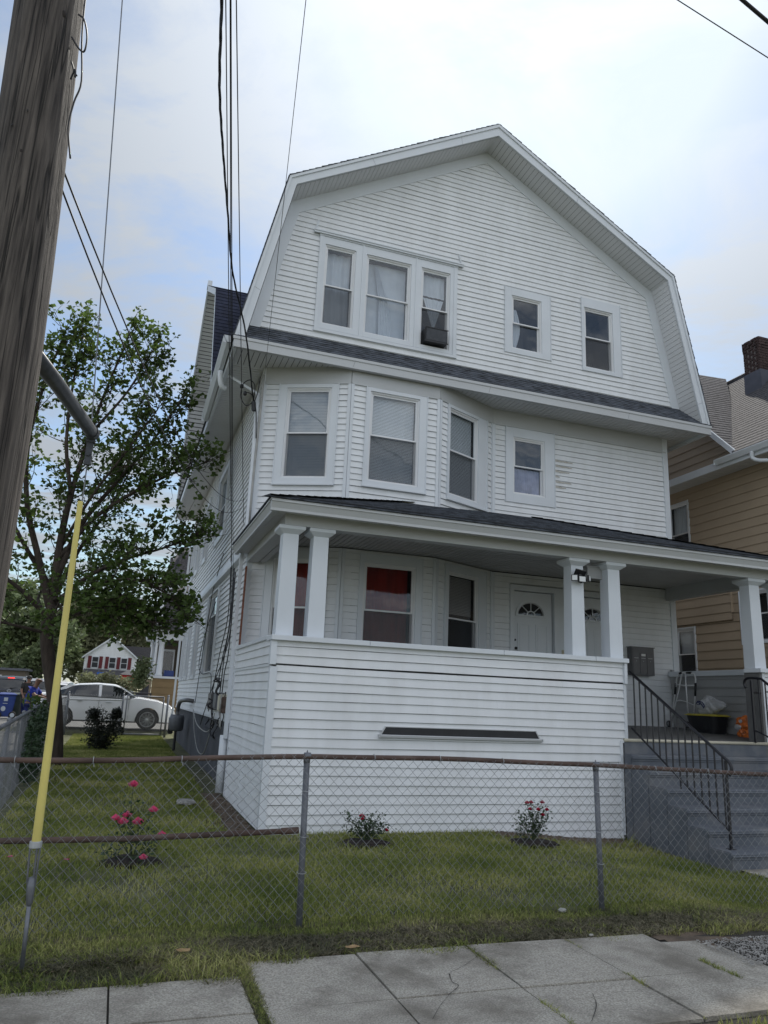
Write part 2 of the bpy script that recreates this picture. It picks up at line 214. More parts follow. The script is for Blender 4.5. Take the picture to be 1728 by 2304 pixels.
# ------------------------------------------------------------------ builders
ORG = {}
class MB:
    def __init__(s): s.v = []; s.f = []
    def add(s, vs, fs):
        o = len(s.v); s.v += [tuple(v) for v in vs]; s.f += [tuple(i+o for i in f) for f in fs]; return s
    def box(s, a, b):
        (x0, y0, z0), (x1, y1, z1) = a, b
        x0, x1 = min(x0, x1), max(x0, x1); y0, y1 = min(y0, y1), max(y0, y1); z0, z1 = min(z0, z1), max(z0, z1)
        return s.add([(x0, y0, z0), (x1, y0, z0), (x1, y1, z0), (x0, y1, z0), (x0, y0, z1), (x1, y0, z1), (x1, y1, z1), (x0, y1, z1)],
                     [(0, 3, 2, 1), (4, 5, 6, 7), (0, 1, 5, 4), (1, 2, 6, 5), (2, 3, 7, 6), (3, 0, 4, 7)])
    def pbox(s, F, u0, u1, z0, z1, d0, d1):
        """box in a wall frame F=(P,U,N): u along the wall, z up, d outward"""
        P, U, Nn = F
        vs = [P+U*u+Nn*d+Vector((0, 0, z)) for z in (z0, z1) for (u, d) in ((u0, d0), (u1, d0), (u1, d1), (u0, d1))]
        return s.add(vs, [(0, 3, 2, 1), (4, 5, 6, 7), (0, 1, 5, 4), (1, 2, 6, 5), (2, 3, 7, 6), (3, 0, 4, 7)])
    def quad(s, *p): return s.add(p, [tuple(range(len(p)))])
    def prism(s, pts, vec):
        """closed prism: polygon pts swept by vec"""
        n = len(pts); vec = Vector(vec); a = [Vector(p) for p in pts]; b = [p+vec for p in a]
        return s.add(a+b, [tuple(range(n))[::-1], tuple(range(n, 2*n))]+[(i, (i+1) % n, n+(i+1) % n, n+i) for i in range(n)])
    def tube(s, pts, r, n=8, caps=True):
        pts = [Vector(p) for p in pts]; rs = r if isinstance(r, (list, tuple)) else [r]*len(pts)
        t = [(pts[min(i+1, len(pts)-1)]-pts[max(i-1, 0)]) for i in range(len(pts))]
        t = [x.normalized() if x.length > 1e-9 else Vector((0, 0, 1)) for x in t]
        a = t[0].orthogonal().normalized(); vs = []; fs = []
        for i, p in enumerate(pts):
            a = (a-t[i]*a.dot(t[i])); a = a.normalized() if a.length > 1e-6 else t[i].orthogonal().normalized(); b = t[i].cross(a)
            for k in range(n):
                w = 2*math.pi*k/n; vs.append(p+(a*math.cos(w)+b*math.sin(w))*rs[i])
        for i in range(len(pts)-1):
            for k in range(n):
                k2 = (k+1) % n; fs.append((i*n+k, i*n+k2, (i+1)*n+k2, (i+1)*n+k))
        if caps: fs.append(tuple(range(n))[::-1]); fs.append(tuple((len(pts)-1)*n+k for k in range(n)))
        return s.add(vs, fs)
    def lathe(s, c, prof, n=20, axis='Z'):
        c = Vector(c); vs = []; fs = []
        for (r, h) in prof:
            for k in range(n):
                w = 2*math.pi*k/n; x, y = r*math.cos(w), r*math.sin(w)
                vs.append(c+(Vector((x, y, h)) if axis == 'Z' else Vector((x, h, y)) if axis == 'Y' else Vector((h, x, y))))
        for i in range(len(prof)-1):
            for k in range(n): k2 = (k+1) % n; fs.append((i*n+k, i*n+k2, (i+1)*n+k2, (i+1)*n+k))
        fs.append(tuple(range(n))[::-1]); fs.append(tuple((len(prof)-1)*n+k for k in range(n)))
        return s.add(vs, fs)
    def sphere(s, c, r, n=12, m=8):
        rx, ry, rz = r if isinstance(r, (tuple, list)) else (r, r, r); c = Vector(c)
        vs = [c+Vector((rx*math.sin(math.pi*j/m)*math.cos(2*math.pi*i/n), ry*math.sin(math.pi*j/m)*math.sin(2*math.pi*i/n), rz*math.cos(math.pi*j/m))) for j in range(m+1) for i in range(n)]
        return s.add(vs, [(j*n+i, (j+1)*n+i, (j+1)*n+(i+1) % n, j*n+(i+1) % n) for j in range(m) for i in range(n)])
    def courses(s, P, U, V, Nn, ub, v0, v1, exp, th, holes=(), start=None, knees=(), wob=0.0, back=0.0, slot=0.0):
        """lapped courses in the plane P + u*U + v*V, outward Nn. ub(v)->(uL,uR)"""
        start = v0 if start is None else start
        cuts = sorted({round(x, 5) for x in [v0, v1, *knees, *[h[2] for h in holes], *[h[3] for h in holes]] if v0 <= x <= v1} | {round(start+k*exp, 5) for k in range(-200, 400) if v0 < start+k*exp < v1})
        for a, b in zip(cuts[:-1], cuts[1:]):
            if b-a < 1e-4: continue
            k = math.floor((a+b)/2/exp-start/exp+1e-9); base = start+k*exp
            fa, fb = 1-(a-base)/exp, 1-(b-base)/exp; oa, ob = back+th*max(0.08, fa), back+th*max(0.08, fb)
            if slot and abs(b-base-exp) < 1e-4: b = b-slot
            L0, R0 = ub(a+1e-6); L1, R1 = ub(b-1e-6)
            segs = [(0.0, 1.0)]
            for h in holes:
                if h[2] < (a+b)/2 < h[3]:
                    w0 = R0-L0
                    if w0 <= 0: continue
                    t0, t1 = (h[0]-L0)/w0, (h[1]-L0)/w0; ns = []
                    for (p, q) in segs:
                        if t1 <= p or t0 >= q: ns.append((p, q))
                        else:
                            if t0 > p: ns.append((p, t0))
                            if t1 < q: ns.append((t1, q))
                    segs = ns
            for (p, q) in segs:
                ua, ub_, uc, ud = L0+(R0-L0)*p, L0+(R0-L0)*q, L1+(R1-L1)*q, L1+(R1-L1)*p
                nseg = max(1, int((ub_-ua)/0.9)) if wob else 1
                for j in range(nseg):
                    f0, f1 = j/nseg, (j+1)/nseg
                    hs = math.sin(base*91.7+math.floor((ua+(ub_-ua)*(j+.5)/nseg+base*17.3)/3.6)*57.3) if wob else 0.0
                    def w(x): return wob*math.sin(x*1.7+base*9.1)*math.sin(x*0.61+base*3.3) if wob else 0.0
                    A, B, Cc, D = ua+(ub_-ua)*f0, ua+(ub_-ua)*f1, ud+(uc-ud)*f1, ud+(uc-ud)*f0
                    js = .0016*hs; pa, pb, pc, pd = P+U*A+V*(a+w(A))+Nn*(oa+js), P+U*B+V*(a+w(B))+Nn*(oa+js), P+U*Cc+V*(b+w(Cc))+Nn*(ob+js), P+U*D+V*(b+w(D))+Nn*(ob+js)
                    s.quad(pa, pb, pc, pd)
                    if abs(a-base) < 1e-4: s.quad(P+U*A+V*(a+w(A))-Nn*0.004, P+U*B+V*(a+w(B))-Nn*0.004, pb, pa)
        return s
    def build(s, name, m, parent=None, smooth=False, bevel=0.0, loc=None):
        me = bpy.data.meshes.new(name); org = ORG[parent.name] if parent is not None else Vector(loc or (0, 0, 0))
        vs = [(v[0]-org.x, v[1]-org.y, v[2]-org.z) for v in s.v]
        me.from_pydata(vs, [], s.f); me.update()
        bm = bmesh.new(); bm.from_mesh(me)
        if bevel > 0:
            bmesh.ops.remove_doubles(bm, verts=bm.verts, dist=1e-5)
            eg = [e for e in bm.edges if len(e.link_faces) == 2 and e.calc_face_angle(0) > 0.6]
            try: bmesh.ops.bevel(bm, geom=eg, offset=bevel, segments=2, affect='EDGES', clamp_overlap=True)
            except Exception: pass
        bmesh.ops.recalc_face_normals(bm, faces=bm.faces)
        bm.to_mesh(me); bm.free()
        if smooth: me.polygons.foreach_set('use_smooth', [True]*len(me.polygons))
        me.materials.append(m); o = bpy.data.objects.new(name, me); COL.objects.link(o)
        if parent is not None: o.parent = parent
        else: o.location = org
        ORG[o.name] = org.copy(); return o
def npmesh(name, V, F, m, parent=None, loc=(0, 0, 0)):
    """fast mesh from numpy: V (n,3), F (k,m) with m = 3 or 4"""
    me = bpy.data.meshes.new(name); org = np.array(ORG[parent.name] if parent is not None else loc); V = V-org
    me.vertices.add(len(V)); me.vertices.foreach_set('co', V.astype(np.float32).ravel()); k = F.shape[1]
    me.loops.add(F.size); me.loops.foreach_set('vertex_index', F.astype(np.int32).ravel())
    me.polygons.add(len(F)); me.polygons.foreach_set('loop_start', np.arange(0, F.size, k, dtype=np.int32)); me.update(calc_edges=True); me.validate()
    me.materials.append(m); o = bpy.data.objects.new(name, me); COL.objects.link(o)
    if parent is not None: o.parent = parent
    else: o.location = tuple(loc)
    ORG[o.name] = Vector(org); return o
def thing(name, label, cat, loc, group=None):
    o = bpy.data.objects.new(name, None); COL.objects.link(o); o.location = loc; o.empty_display_size = 0.2
    o['label'] = label; o['category'] = cat
    if group: o['group'] = group
    ORG[o.name] = Vector(loc); return o
def tag(o, label, cat, group=None):
    o['label'] = label; o['category'] = cat
    if group: o['group'] = group
    return o
def struct(o): o['kind'] = 'structure'; return o
def stuff(o, label=None, cat=None):
    o['kind'] = 'stuff'
    if label: o['label'] = label; o['category'] = cat
    return o
def FR(p, q, out):
    """wall frame from plan point p to q; u=0 at p, outward normal towards 'out'"""
    P = Vector((p[0], p[1], 0)); U = Vector((q[0]-p[0], q[1]-p[1], 0)); Ln = U.length; U.normalize(); Nn = Vector((U.y, -U.x, 0))
    if Nn.dot(Vector((out[0], out[1], 0))) < 0: Nn = -Nn
    return (P, U, Nn), Ln
ZV = Vector((0, 0, 1))
def catmull(pts, n=6):
    P = [Vector(p) for p in pts]; P = [P[0]*2-P[1]]+P+[P[-1]*2-P[-2]]; o = []
    for i in range(1, len(P)-2):
        for k in range(n):
            t = k/n; o.append(0.5*((2*P[i])+(P[i+1]-P[i-1])*t+(2*P[i-1]-5*P[i]+4*P[i+1]-P[i+2])*t*t+(3*P[i]-P[i-1]-3*P[i+1]+P[i+2])*t**3))
    o.append(P[-2]); return o
def sag(a, b, d, n=14):
    a, b = Vector(a), Vector(b); return [a.lerp(b, i/n)-ZV*(4*d*(i/n)*(1-i/n)) for i in range(n+1)]
def sm(t): t = max(0.0, min(1.0, t)); return t*t*(3-2*t)
def gz(x, y):
    z = 0.0 if y < 9 else 0.18*min(1, (y-9)/17.6)
    z += 0.15*sm((y-26.7)/0.8)
    return z-0.15*sm((x-4.6)/2.4)*sm((y-4.2)/1.5)*(1-sm((y-8)/8))
# ================================================================== main house
house = thing("gambrel_house", "big white clapboard house with a gambrel gable, dark shingles and a closed-in front porch", "house", (1.9, 12.95, 0))
CX = 6.31; YW, YG, YB, YP = 12.95, 12.71, 12.25, 9.655; EXP = 0.1143
A, B, Cp, D, E_ = (1.91, YW), (3.386, YB), (5.142, YB), (6.62, YW), (10.92, YW)
OUT = (0, -1)
def louvres(mb, F, u0, u1, z0, z1, d, step=0.028, tilt=0.010):
    z = z0
    while z < z1:
        P, U, Nn = F
        mb.quad(P+U*u0+ZV*z+Nn*(d+tilt), P+U*u1+ZV*z+Nn*(d+tilt), P+U*u1+ZV*(z+step*0.97)+Nn*d, P+U*u0+ZV*(z+step*0.97)+Nn*d); z += step
def folds(mb, F, u0, u1, z0, z1, d, amp=0.02, n=40, freq=30, taper=None):
    P, U, Nn = F; vs = []; fs = []
    for j in range(9):
        t = j/8; z = z0+(z1-z0)*t
        for i in range(n+1):
            s_ = i/n
            if taper: l, r = taper(t); u = l+(r-l)*s_
            else: u = u0+(u1-u0)*s_
            vs.append(P+U*u+ZV*z+Nn*(d+amp*math.sin(s_*freq+0.8*math.sin(3*t))*math.cos(s_*11+t)))
    for j in range(8):
        for i in range(n): a = j*(n+1)+i; fs.append((a, a+1, a+n+2, a+n+1))
    mb.add(vs, fs)
def window(par, F, gl, zm, cs, screen=True, cover=None, mcover=None, sill=0.0, rail=0.035, glassm='glass', name='window', casing_d=0.036):
    """gl = glass rect (u0,u1,z0,z1), cs = casing outer rect"""
    u0, u1, z0, z1 = gl; O = (u0-0.065, u1+0.065, z0-0.06, z1+0.06); c0, c1, e0, e1 = cs
    w = MB()
    w.pbox(F, c0, O[0], e0+.001, e1-.001, -.04, casing_d); w.pbox(F, O[1], c1, e0+.001, e1-.001, -.04, casing_d)
    w.pbox(F, O[0]-.004, O[1]+.004, O[3], e1, -.04, casing_d+.003); w.pbox(F, O[0]-.004, O[1]+.004, e0, O[2], -.04, casing_d+.003)
    for a in (c0-.016, c1): w.pbox(F, a, a+.016, e0-.008, e1+.008, -.01, casing_d+.012)
    if sill: w.pbox(F, c0-.02, c1+.02, e0-sill, e0-.001, -.01, casing_d+.03)
    o = w.build(name, M['trim'], par)
    f = MB(); P, U, Nn = F
    def ring(a, b, c, d, t, d0, d1):
        f.pbox(F, a, a+t, c, d, d0, d1); f.pbox(F, b-t, b, c, d, d0, d1); f.pbox(F, a+t, b-t, d-t, d, d0+.001, d1-.001); f.pbox(F, a+t, b-t, c, c+t, d0+.001, d1-.001)
    ring(O[0], O[1], O[2], O[3], .026, -.07, .012); ring(O[0]+.026, O[1]-.026, O[2]+.024, O[3]-.024, .012, -.07, -.002)
    ring(O[0]+.038, O[1]-.038, zm-rail/2, O[3]-.036, .027, -.05, -.014); ring(O[0]+.038, O[1]-.038, O[2]+.036, zm+rail/2, .027, -.085, -.052)
    f.build('sash_frame', M['vinylframe'], o)
    g = MB(); g.quad(*[P+U*a+ZV*b-Nn*.032 for a, b in ((u0, zm), (u1, zm), (u1, z1), (u0, z1))]); g.quad(*[P+U*a+ZV*b-Nn*.068 for a, b in ((u0, z0), (u1, z0), (u1, zm), (u0, zm))])
    g.build('pane', M[glassm], o)
    if screen:
        s_ = MB(); s_.quad(*[P+U*a+ZV*b-Nn*.02 for a, b in ((u0-.02, z0-.02), (u1+.02, z0-.02), (u1+.02, zm-.012), (u0-.02, zm-.012))]); s_.build('insect_screen', M['screen'], o)
    if cover:
        k = MB(); cover(k, F); k.build('curtain' if 'blind' not in mcover else 'blind', M[mcover], o)
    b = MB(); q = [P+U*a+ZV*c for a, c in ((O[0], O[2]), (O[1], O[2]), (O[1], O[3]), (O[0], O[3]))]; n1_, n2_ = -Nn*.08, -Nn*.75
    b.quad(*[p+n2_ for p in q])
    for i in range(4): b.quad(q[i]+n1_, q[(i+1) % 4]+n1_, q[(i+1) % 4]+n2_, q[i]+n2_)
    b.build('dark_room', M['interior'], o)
    return (O[0], O[1], O[2], O[3])
# ---------------- wall frames
FA, LA = FR(A, B, OUT); FB, LB = FR(B, Cp, OUT); FC, LC = FR(Cp, D, OUT); FD, LD = FR(D, E_, OUT)
FG = (Vector((0, YG, 0)), Vector((1, 0, 0)), Vector((0, -1, 0)))
FL = (Vector((1.9, 0, 0)), Vector((0, 1, 0)), Vector((-1, 0, 0)))
def blindf(u0, u1, z0, z1, d=-.11): return lambda k, F: louvres(k, F, u0, u1, z0, z1, d)
H = {k: [] for k in 'ABCDGL'}
# second floor bay
def bayA(k, F): louvres(k, F, .50, 1.22, 5.45, 7.08, -.10, .03, .006)
H['A'].append(window(house, FA, (.51, 1.215, 5.46, 7.07), 6.27, (.31, 1.40, 5.29, 7.20), cover=bayA, mcover='greyblind', sill=.03))
H['B'].append(window(house, FB, (.435, 1.28, 5.47, 7.07), 6.30, (.30, 1.49, 5.32, 7.20), cover=blindf(.44, 1.28, 5.47, 7.07), mcover='blind', sill=.03))
H['C'].append(window(house, FC, (.35, 1.08, 5.47, 7.08), 6.31, (.24, 1.42, 5.32, 7.20), cover=blindf(.35, 1.08, 5.47, 7.08), mcover='blind', sill=.03))
x0 = D[0]
def bathc(k, F): folds(k, F, 7.15-x0, 7.76-x0, 5.84, 6.36, -.12, .012, freq=50)
H['D'].append(window(house, FD, (7.15-x0, 7.76-x0, 5.84, 6.94), 6.39, (6.925-x0, 8.045-x0, 5.60, 7.20), cover=bathc, mcover='lav', screen=False, casing_d=.03))
# first floor under the porch roof
def redc(k, F):
    folds(k, F, .46, 1.30, 2.40, 3.92, -.2, .015, freq=24)
H['B'].append(window(house, FB, (.47, 1.31, 2.40, 3.87), 3.115, (.34, 1.49, 2.2, 4.09), cover=redc, mcover='red', glassm='glassdark'))
def redc2(k, F): folds(k, F, .50, 1.23, 2.40, 3.92, -.2, .015, freq=24)
H['A'].append(window(house, FA, (.51, 1.22, 2.40, 3.87), 3.10, (.31, 1.38, 2.2, 4.09), cover=redc2, mcover='red', glassm='glassdark'))
def gb(k, F): louvres(k, F, .40, 1.15, 3.20, 3.90, -.12); louvres(k, F, .42, 1.1, 3.12, 3.19, -.10, .012, .03)
H['C'].append(window(house, FC, (.40, 1.15, 2.40, 3.90), 3.115, (.25, 1.42, 2.2, 4.09), cover=gb, mcover='greyblind', glassm='glassdark'))
# third floor group of three in one casing
def w3(k, F): folds(k, F, 2.88, 3.39, 8.62, 10.2, -.16, .03, freq=9)
def w3b(k, F):
    folds(k, F, 3.72, 4.58, 8.55, 10.18, -.18, .008, freq=14)
    folds(k, F, 3.9, 4.2, 8.55, 10.1, -.13, .03, freq=16, taper=lambda t: (4.02-.02*t, 4.34-.24*t) if t < .5 else (4.01-.13*(t-.5)*2, 4.22-.26*(t-.5)*2))
def w3c(k, F):
    folds(k, F, 4.92, 5.43, 9.7, 10.18, -.13, .012, freq=22)
    folds(k, F, 4.95, 5.4, 9.0, 9.66, -.13, .012, freq=26, taper=lambda t: (5.18-.22*t, 5.22+.19*t))
    folds(k, F, 5.0, 5.3, 8.75, 9.0, -.13, .012, freq=20, taper=lambda t: (5.08+.10*t, 5.30-.08*t))
tri = (2.70, 5.65, 8.42, 10.42)
H['G'].append(tri)
H3 = [((2.885, 3.385, 8.60, 10.19), 9.395, (2.78, 3.60, 8.43, 10.41), w3), ((3.735, 4.565, 8.58, 10.18), 9.385, (3.60, 4.74, 8.43, 10.41), w3b), ((4.915, 5.43, 8.56, 10.18), 9.37, (4.74, 5.57, 8.43, 10.41), w3c)]
for i_, (gl, zm, cs, cv) in enumerate(H3): window(house, FG, gl, zm, cs, cover=cv, mcover='curtain', screen=i_ != 1)
t = MB(); t.pbox(FG, 2.70, 2.765, 8.42, 10.41, -.04, .045); t.pbox(FG, 5.586, 5.65, 8.42, 10.41, -.04, .045); t.pbox(FG, 2.69, 5.66, 10.412, 10.47, -.02, .055); t.pbox(FG, 2.69, 5.66, 8.36, 8.42, -.02, .05)
t.build('window_surround', M['trim'], house)
t = MB(); t.pbox(FG, 2.57, 5.77, 10.475, 10.50, .0, .10); t.pbox(FG, 2.57, 5.77, 10.44, 10.474, .06, .085)
for (u, w_) in ((2.57, 1), (5.77, -1)):
    t.prism([FG[0]+Vector((u+w_*.01*k_, 0, 0))+Vector((0, -.02, z)) for k_, z in ((0, 10.45), (3, 10.45), (10, 10.72), (7, 10.74))], (0, -.02, 0))
t.build('awning_track', M['trim'], house)
def curt4(k, F): folds(k, F, 6.97, 7.14, 8.95, 9.85, -.13, .02, freq=12, taper=lambda t: (6.97, 7.10+.10*math.sin(3*t)))
H['G'].append(window(house, FG, (6.985, 7.575, 8.92, 10.03), 9.475, (6.77, 7.85, 8.745, 10.26), cover=curt4, mcover='curtain', screen=False, casing_d=.03))
def curt5(k, F): folds(k, F, 8.76, 9.38, 8.95, 9.6, -.14, .006)
H['G'].append(window(house, FG, (8.77, 9.375, 8.83, 10.15), 9.525, (8.65, 9.63, 8.69, 10.43), cover=None))
# left side wall windows
for (y0, y1, z0, z1, zm) in ((16.83, 18.7, 2.12, 3.82, 3.38), (20.85, 21.7, 2.12, 3.8, 3.0), (23.2, 23.9, 2.12, 3.8, 3.0), (25.0, 25.7, 2.12, 3.8, 3.0)):
    cv = (lambda k, F, a=y0, b=y1: folds(k, F, a+.08, b-.08, 3.42, 3.80, -.15, .02)) if y1-y0 > 1.5 else None
    H['L'].append(window(house, FL, (y0+.1, y1-.1, z0, z1), zm, (y0-.12, y1+.12, z0-.15, z1+.10), cover=cv, mcover='curtain', casing_d=.05))
for (y0, y1) in ((17.1, 18.7), (20.9, 21.7), (23.2, 24.0), (25.0, 25.8)):
    H['L'].append(window(house, FL, (y0+.1, y1-.1, 5.35, 6.75), 6.05, (y0-.12, y1+.12, 5.15, 6.95), casing_d=.05))
# ---------------- siding
def wallb(F, L0, Ln, z0, z1, holes, start, name='wall', wob=0.0):
    m_ = MB(); m_.courses(F[0], F[1], ZV, F[2], lambda v: (L0, Ln), z0, z1, EXP, .021, holes, start=start, wob=wob, slot=.007); m_.build(name, M['vinyl'], house)
    return m_
for F, Ln, k in ((FA, LA, 'A'), (FB, LB, 'B'), (FC, LC, 'C'), (FD, LD, 'D')):
    m_ = MB(); m_.courses(F[0], F[1], ZV, F[2], lambda v, Ln=Ln: (0.0, Ln), 4.62, 7.22, EXP, .021, H[k], start=4.60, wob=.003, slot=.004)
    m_.courses(F[0], F[1], ZV, F[2], lambda v, Ln=Ln: (0.0, Ln), 1.2, 4.14, EXP, .014, H[k]+([(7.02-x0, 8.23-x0, 1.2, 3.95), (8.35-x0, 9.5-x0, 1.2, 3.95)] if k == 'D' else []), start=1.22, wob=.003, slot=.003)
    m_.build('wall', M['vinyl'], house)
PT = [(4.62, 8.2), (4.06, 10.80), (0, 13.19)]            # wall outline (half width, z)
def half(pr, z):
    for (a, za), (b, zb) in zip(pr[:-1], pr[1:]):
        if z <= zb: return a+(b-a)*(z-za)/(zb-za)
    return 0.0
m_ = MB(); m_.courses(FG[0], FG[1], ZV, FG[2], lambda v: (CX-half(PT, v)-.02, CX+half(PT, v)+.02), 8.12, 13.2, EXP, .021, H['G'], start=8.12, knees=(10.8,), wob=.0022, slot=.002); m_.build('wall', M['vinyl'], house)
m_ = MB(); m_.courses(FL[0], FL[1], ZV, FL[2], lambda v: (YW, 26.3), 1.17, 4.0, EXP, .021, H['L'], start=1.17, slot=.004); m_.courses(FL[0], FL[1], ZV, FL[2], lambda v: (YW, 26.3), 4.28, 7.5, EXP, .021, H['L'], start=4.28, slot=.004)
m_.build('wall', M['vinyl'], house)
m_ = MB(); m_.box((10.90, YW+.02, 0), (10.915, 26.3, 7.5)); m_.box((1.92, 26.28, 0.1), (10.9, 26.3, 7.5)); m_.build('wall', M['vinyl'], house)
# belt band on the side
m_ = MB(); m_.prism([(1.90, YW+.1, 4.0), (1.80, YW+.1, 4.02), (1.80, YW+.1, 4.10), (1.86, YW+.1, 4.28), (1.90, YW+.1, 4.28)], (0, 13.3, 0)); m_.build('belt_band', M['trim'], house)
# foundation
m_ = MB(); m_.box((1.93, 12.6, -.3), (10.88, 26.25, 1.16)); m_.build('foundation', M['foundation'], house)
m_ = MB(); m_.box((1.87, YW, 1.13), (1.93, 26.3, 1.168)); m_.build('starter_strip', M['trim'], house)
# frieze boards and corner posts
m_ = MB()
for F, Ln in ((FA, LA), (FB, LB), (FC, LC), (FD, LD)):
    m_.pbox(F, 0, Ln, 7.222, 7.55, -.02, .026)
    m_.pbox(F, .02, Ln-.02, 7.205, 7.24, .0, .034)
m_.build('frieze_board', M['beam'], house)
for F, u, F2, u2 in ((FA, LA, FB, 0), (FB, LB, FC, 0), (FC, LC, FD, 0)):
    for (z0, z1) in ((4.6, 7.21), (1.2, 4.13)):
        m_ = MB(); m_.pbox(F, u-.055, u+.002, z0, z1, 0, .03); m_.pbox(F2, -.002, .055, z0, z1, 0, .03); m_.build('corner_board', M['trim'], house)
for z0, z1, z2, z3 in ((4.6, 7.54, 4.3, 7.54), (1.3, 4.15, 1.2, 4.15)):
    m_ = MB(); m_.pbox(FD, LD-.11, LD+.02, z0, z1, -.02, .032); m_.build('corner_board', M['trim'], house)
    m_ = MB(); m_.box((1.87, YW-.032, z2), (2.03, YW+.10, z3)); m_.build('corner_board', M['trim'], house)
# ---------------- doors
def door(u0, u1, knob_left):
    m_ = MB(); zt = 3.81
    m_.pbox(FD, u0, u1, 1.38, zt, -.09, -.05)
    d = m_.build('door', M['trim'], house)
    fr = MB(); fr.pbox(FD, u0-.10, u0-.012, 1.3, zt+.12, -.10, .04); fr.pbox(FD, u1+.012, u1+.26 if knob_left else u1+.10, 1.3, zt+.12, -.10, .04); fr.pbox(FD, u0-.012, u1+.012, zt+.012, zt+.12, -.10, .038)
    fr.build('door_frame', M['trim'], d)
    P, U, Nn = FD; cxu = (u0+u1)/2-.04*(1 if knob_left else -1); zc = 3.36
    def pt(u, z, dd): return P+U*u+ZV*z+Nn*dd
    g = MB(); vs = [pt(cxu, zc, -.046)]+[pt(cxu+.29*math.cos(w), zc+.25*math.sin(w), -.046) for w in [math.pi*i/16 for i in range(17)]]; g.quad(*vs); g.build('fanlight', M['glassdark'], d)
    g2 = MB(); g2.prism([pt(cxu+.27*math.cos(w), zc+.23*math.sin(w), -.0485) for w in [math.pi*i/16 for i in range(17)]], Nn*.001); g2.build('fanlight_shadow', M['interior'], d)
    mu = MB()
    for (ra, rb) in ((.29, .335), (.075, .10)):
        for i in range(16):
            w0, w1 = math.pi*i/16, math.pi*(i+1)/16; sc = .86
            mu.prism([pt(cxu+ra*math.cos(w0), zc+ra*sc*math.sin(w0), -.045), pt(cxu+rb*math.cos(w0), zc+rb*sc*math.sin(w0), -.045), pt(cxu+rb*math.cos(w1), zc+rb*sc*math.sin(w1), -.045), pt(cxu+ra*math.cos(w1), zc+ra*sc*math.sin(w1), -.045)], Nn*.016)
    mu.pbox(FD, cxu-.335, cxu+.335, zc-.035, zc, -.045, -.028)
    for w in (math.pi/4, math.pi/2, 3*math.pi/4): mu.tube([pt(cxu+.09*math.cos(w), zc+.08*math.sin(w), -.036), pt(cxu+.295*math.cos(w), zc+.255*math.sin(w), -.036)], .009, 6)
    for (a, b, c, e) in ((u0+.10, u0+.10+.27, 2.35, 3.18), (u1-.37, u1-.10, 2.35, 3.18), (u0+.10, u0+.37, 1.5, 2.2), (u1-.37, u1-.10, 1.5, 2.2)):
        for q in ((a, a+.02, c, e), (b-.02, b, c, e), (a+.02, b-.02, e-.02, e), (a+.02, b-.02, c, c+.02)): mu.pbox(FD, *q, -.051, -.040)
        mu.pbox(FD, a+.05, b-.05, c+.05, e-.05, -.051, -.044)
    mu.build('door_panel', M['trim'], d)
    kb = MB(); ku = u0+.045 if knob_left else u1-.05; kb.sphere(pt(ku, 2.70, -.005), .03); kb.tube([pt(ku, 2.70, -.05), pt(ku, 2.70, 0)], .012); kb.sphere(pt(ku, 2.86, -.04), .022); kb.build('door_knob', M['brass'] if not knob_left else M['iron'], d, smooth=True)
door(7.11-x0, 7.98-x0, True); door(8.44-x0, 9.32-x0, False)
m_ = MB(); m_.pbox(FD, 8.14-x0, 8.19-x0, 2.62, 2.72, .04, .055); m_.build('doorbell', M['outlet'], house)
# ---------------- pent roof between 2nd and 3rd floors, main soffit, gutters
m_ = MB()
P0 = Vector((CX, 12.10, 7.665)); sl = Vector((0, YG-12.10, 8.22-7.665)); SL = sl.length; Vv = sl.normalized(); Nv = Vector((0, -Vv.z, Vv.y))
m_.courses(P0, Vector((1, 0, 0)), Vv, Nv, lambda v: (-5.20+v*.45, 5.20-v*.45), 0, SL, .125, .012, wob=.004)
m_.quad((CX-5.18, 12.12, 7.64), (CX+5.18, 12.12, 7.64), (CX+4.7, YG, 8.19), (CX-4.7, YG, 8.19))
m_.build('pent_roof', M['shingle'], house)
m_ = MB(); m_.box((CX-5.12, 12.10, 7.47), (CX+5.12, 12.16, 7.645)); m_.prism([(CX-5.14, 12.085, 7.60), (CX-5.14, 12.085, 7.655), (CX-5.14, 12.10, 7.655), (CX-5.14, 12.10, 7.60)], (10.28, 0, 0)); m_.box((CX-5.12, 12.09, 7.45), (CX+5.12, 12.17, 7.469))
m_.build('fascia', M['beam'], house)
def planks(m_, P, U, V, Nn, ub, v0, v1, w, gap=.012, th=.009):
    """boards running along U, stacked along V"""
    v = v0
    while v < v1-1e-4:
        b = min(v+w-gap, v1); L0, R0 = ub(v); L1, R1 = ub(b)
        if R0 > L0: m_.quad(P+U*L0+V*v+Nn*th, P+U*R0+V*v+Nn*th, P+U*R1+V*b+Nn*th, P+U*L1+V*b+Nn*th); m_.quad(P+U*L0+V*v, P+U*R0+V*v, P+U*R0+V*v+Nn*th, P+U*L0+V*v+Nn*th); m_.quad(P+U*L1+V*b, P+U*R1+V*b, P+U*R1+V*b+Nn*th, P+U*L1+V*b+Nn*th)
        v += w
    L0, R0 = ub(v0); L1, R1 = ub(v1)
DN = Vector((0, 0, -1)); XU = Vector((1, 0, 0)); YU = Vector((0, 1, 0))
m_ = MB()
planks(m_, Vector((0, 0, 7.545)), YU, XU, DN, lambda v: (12.16, YW+.03), 1.28, 11.36, .105)
m_.build('soffit', M['soffit'], house)
m_ = MB(); m_.box((1.25, 12.16, 7.552), (11.4, YW+.3, 7.56)); m_.box((1.25, YW, 7.552), (1.95, 26.5, 7.56)); m_.box((10.85, YW, 7.552), (11.4, 26.5, 7.56)); m_.build('soffit_backing', M['interior'], house)
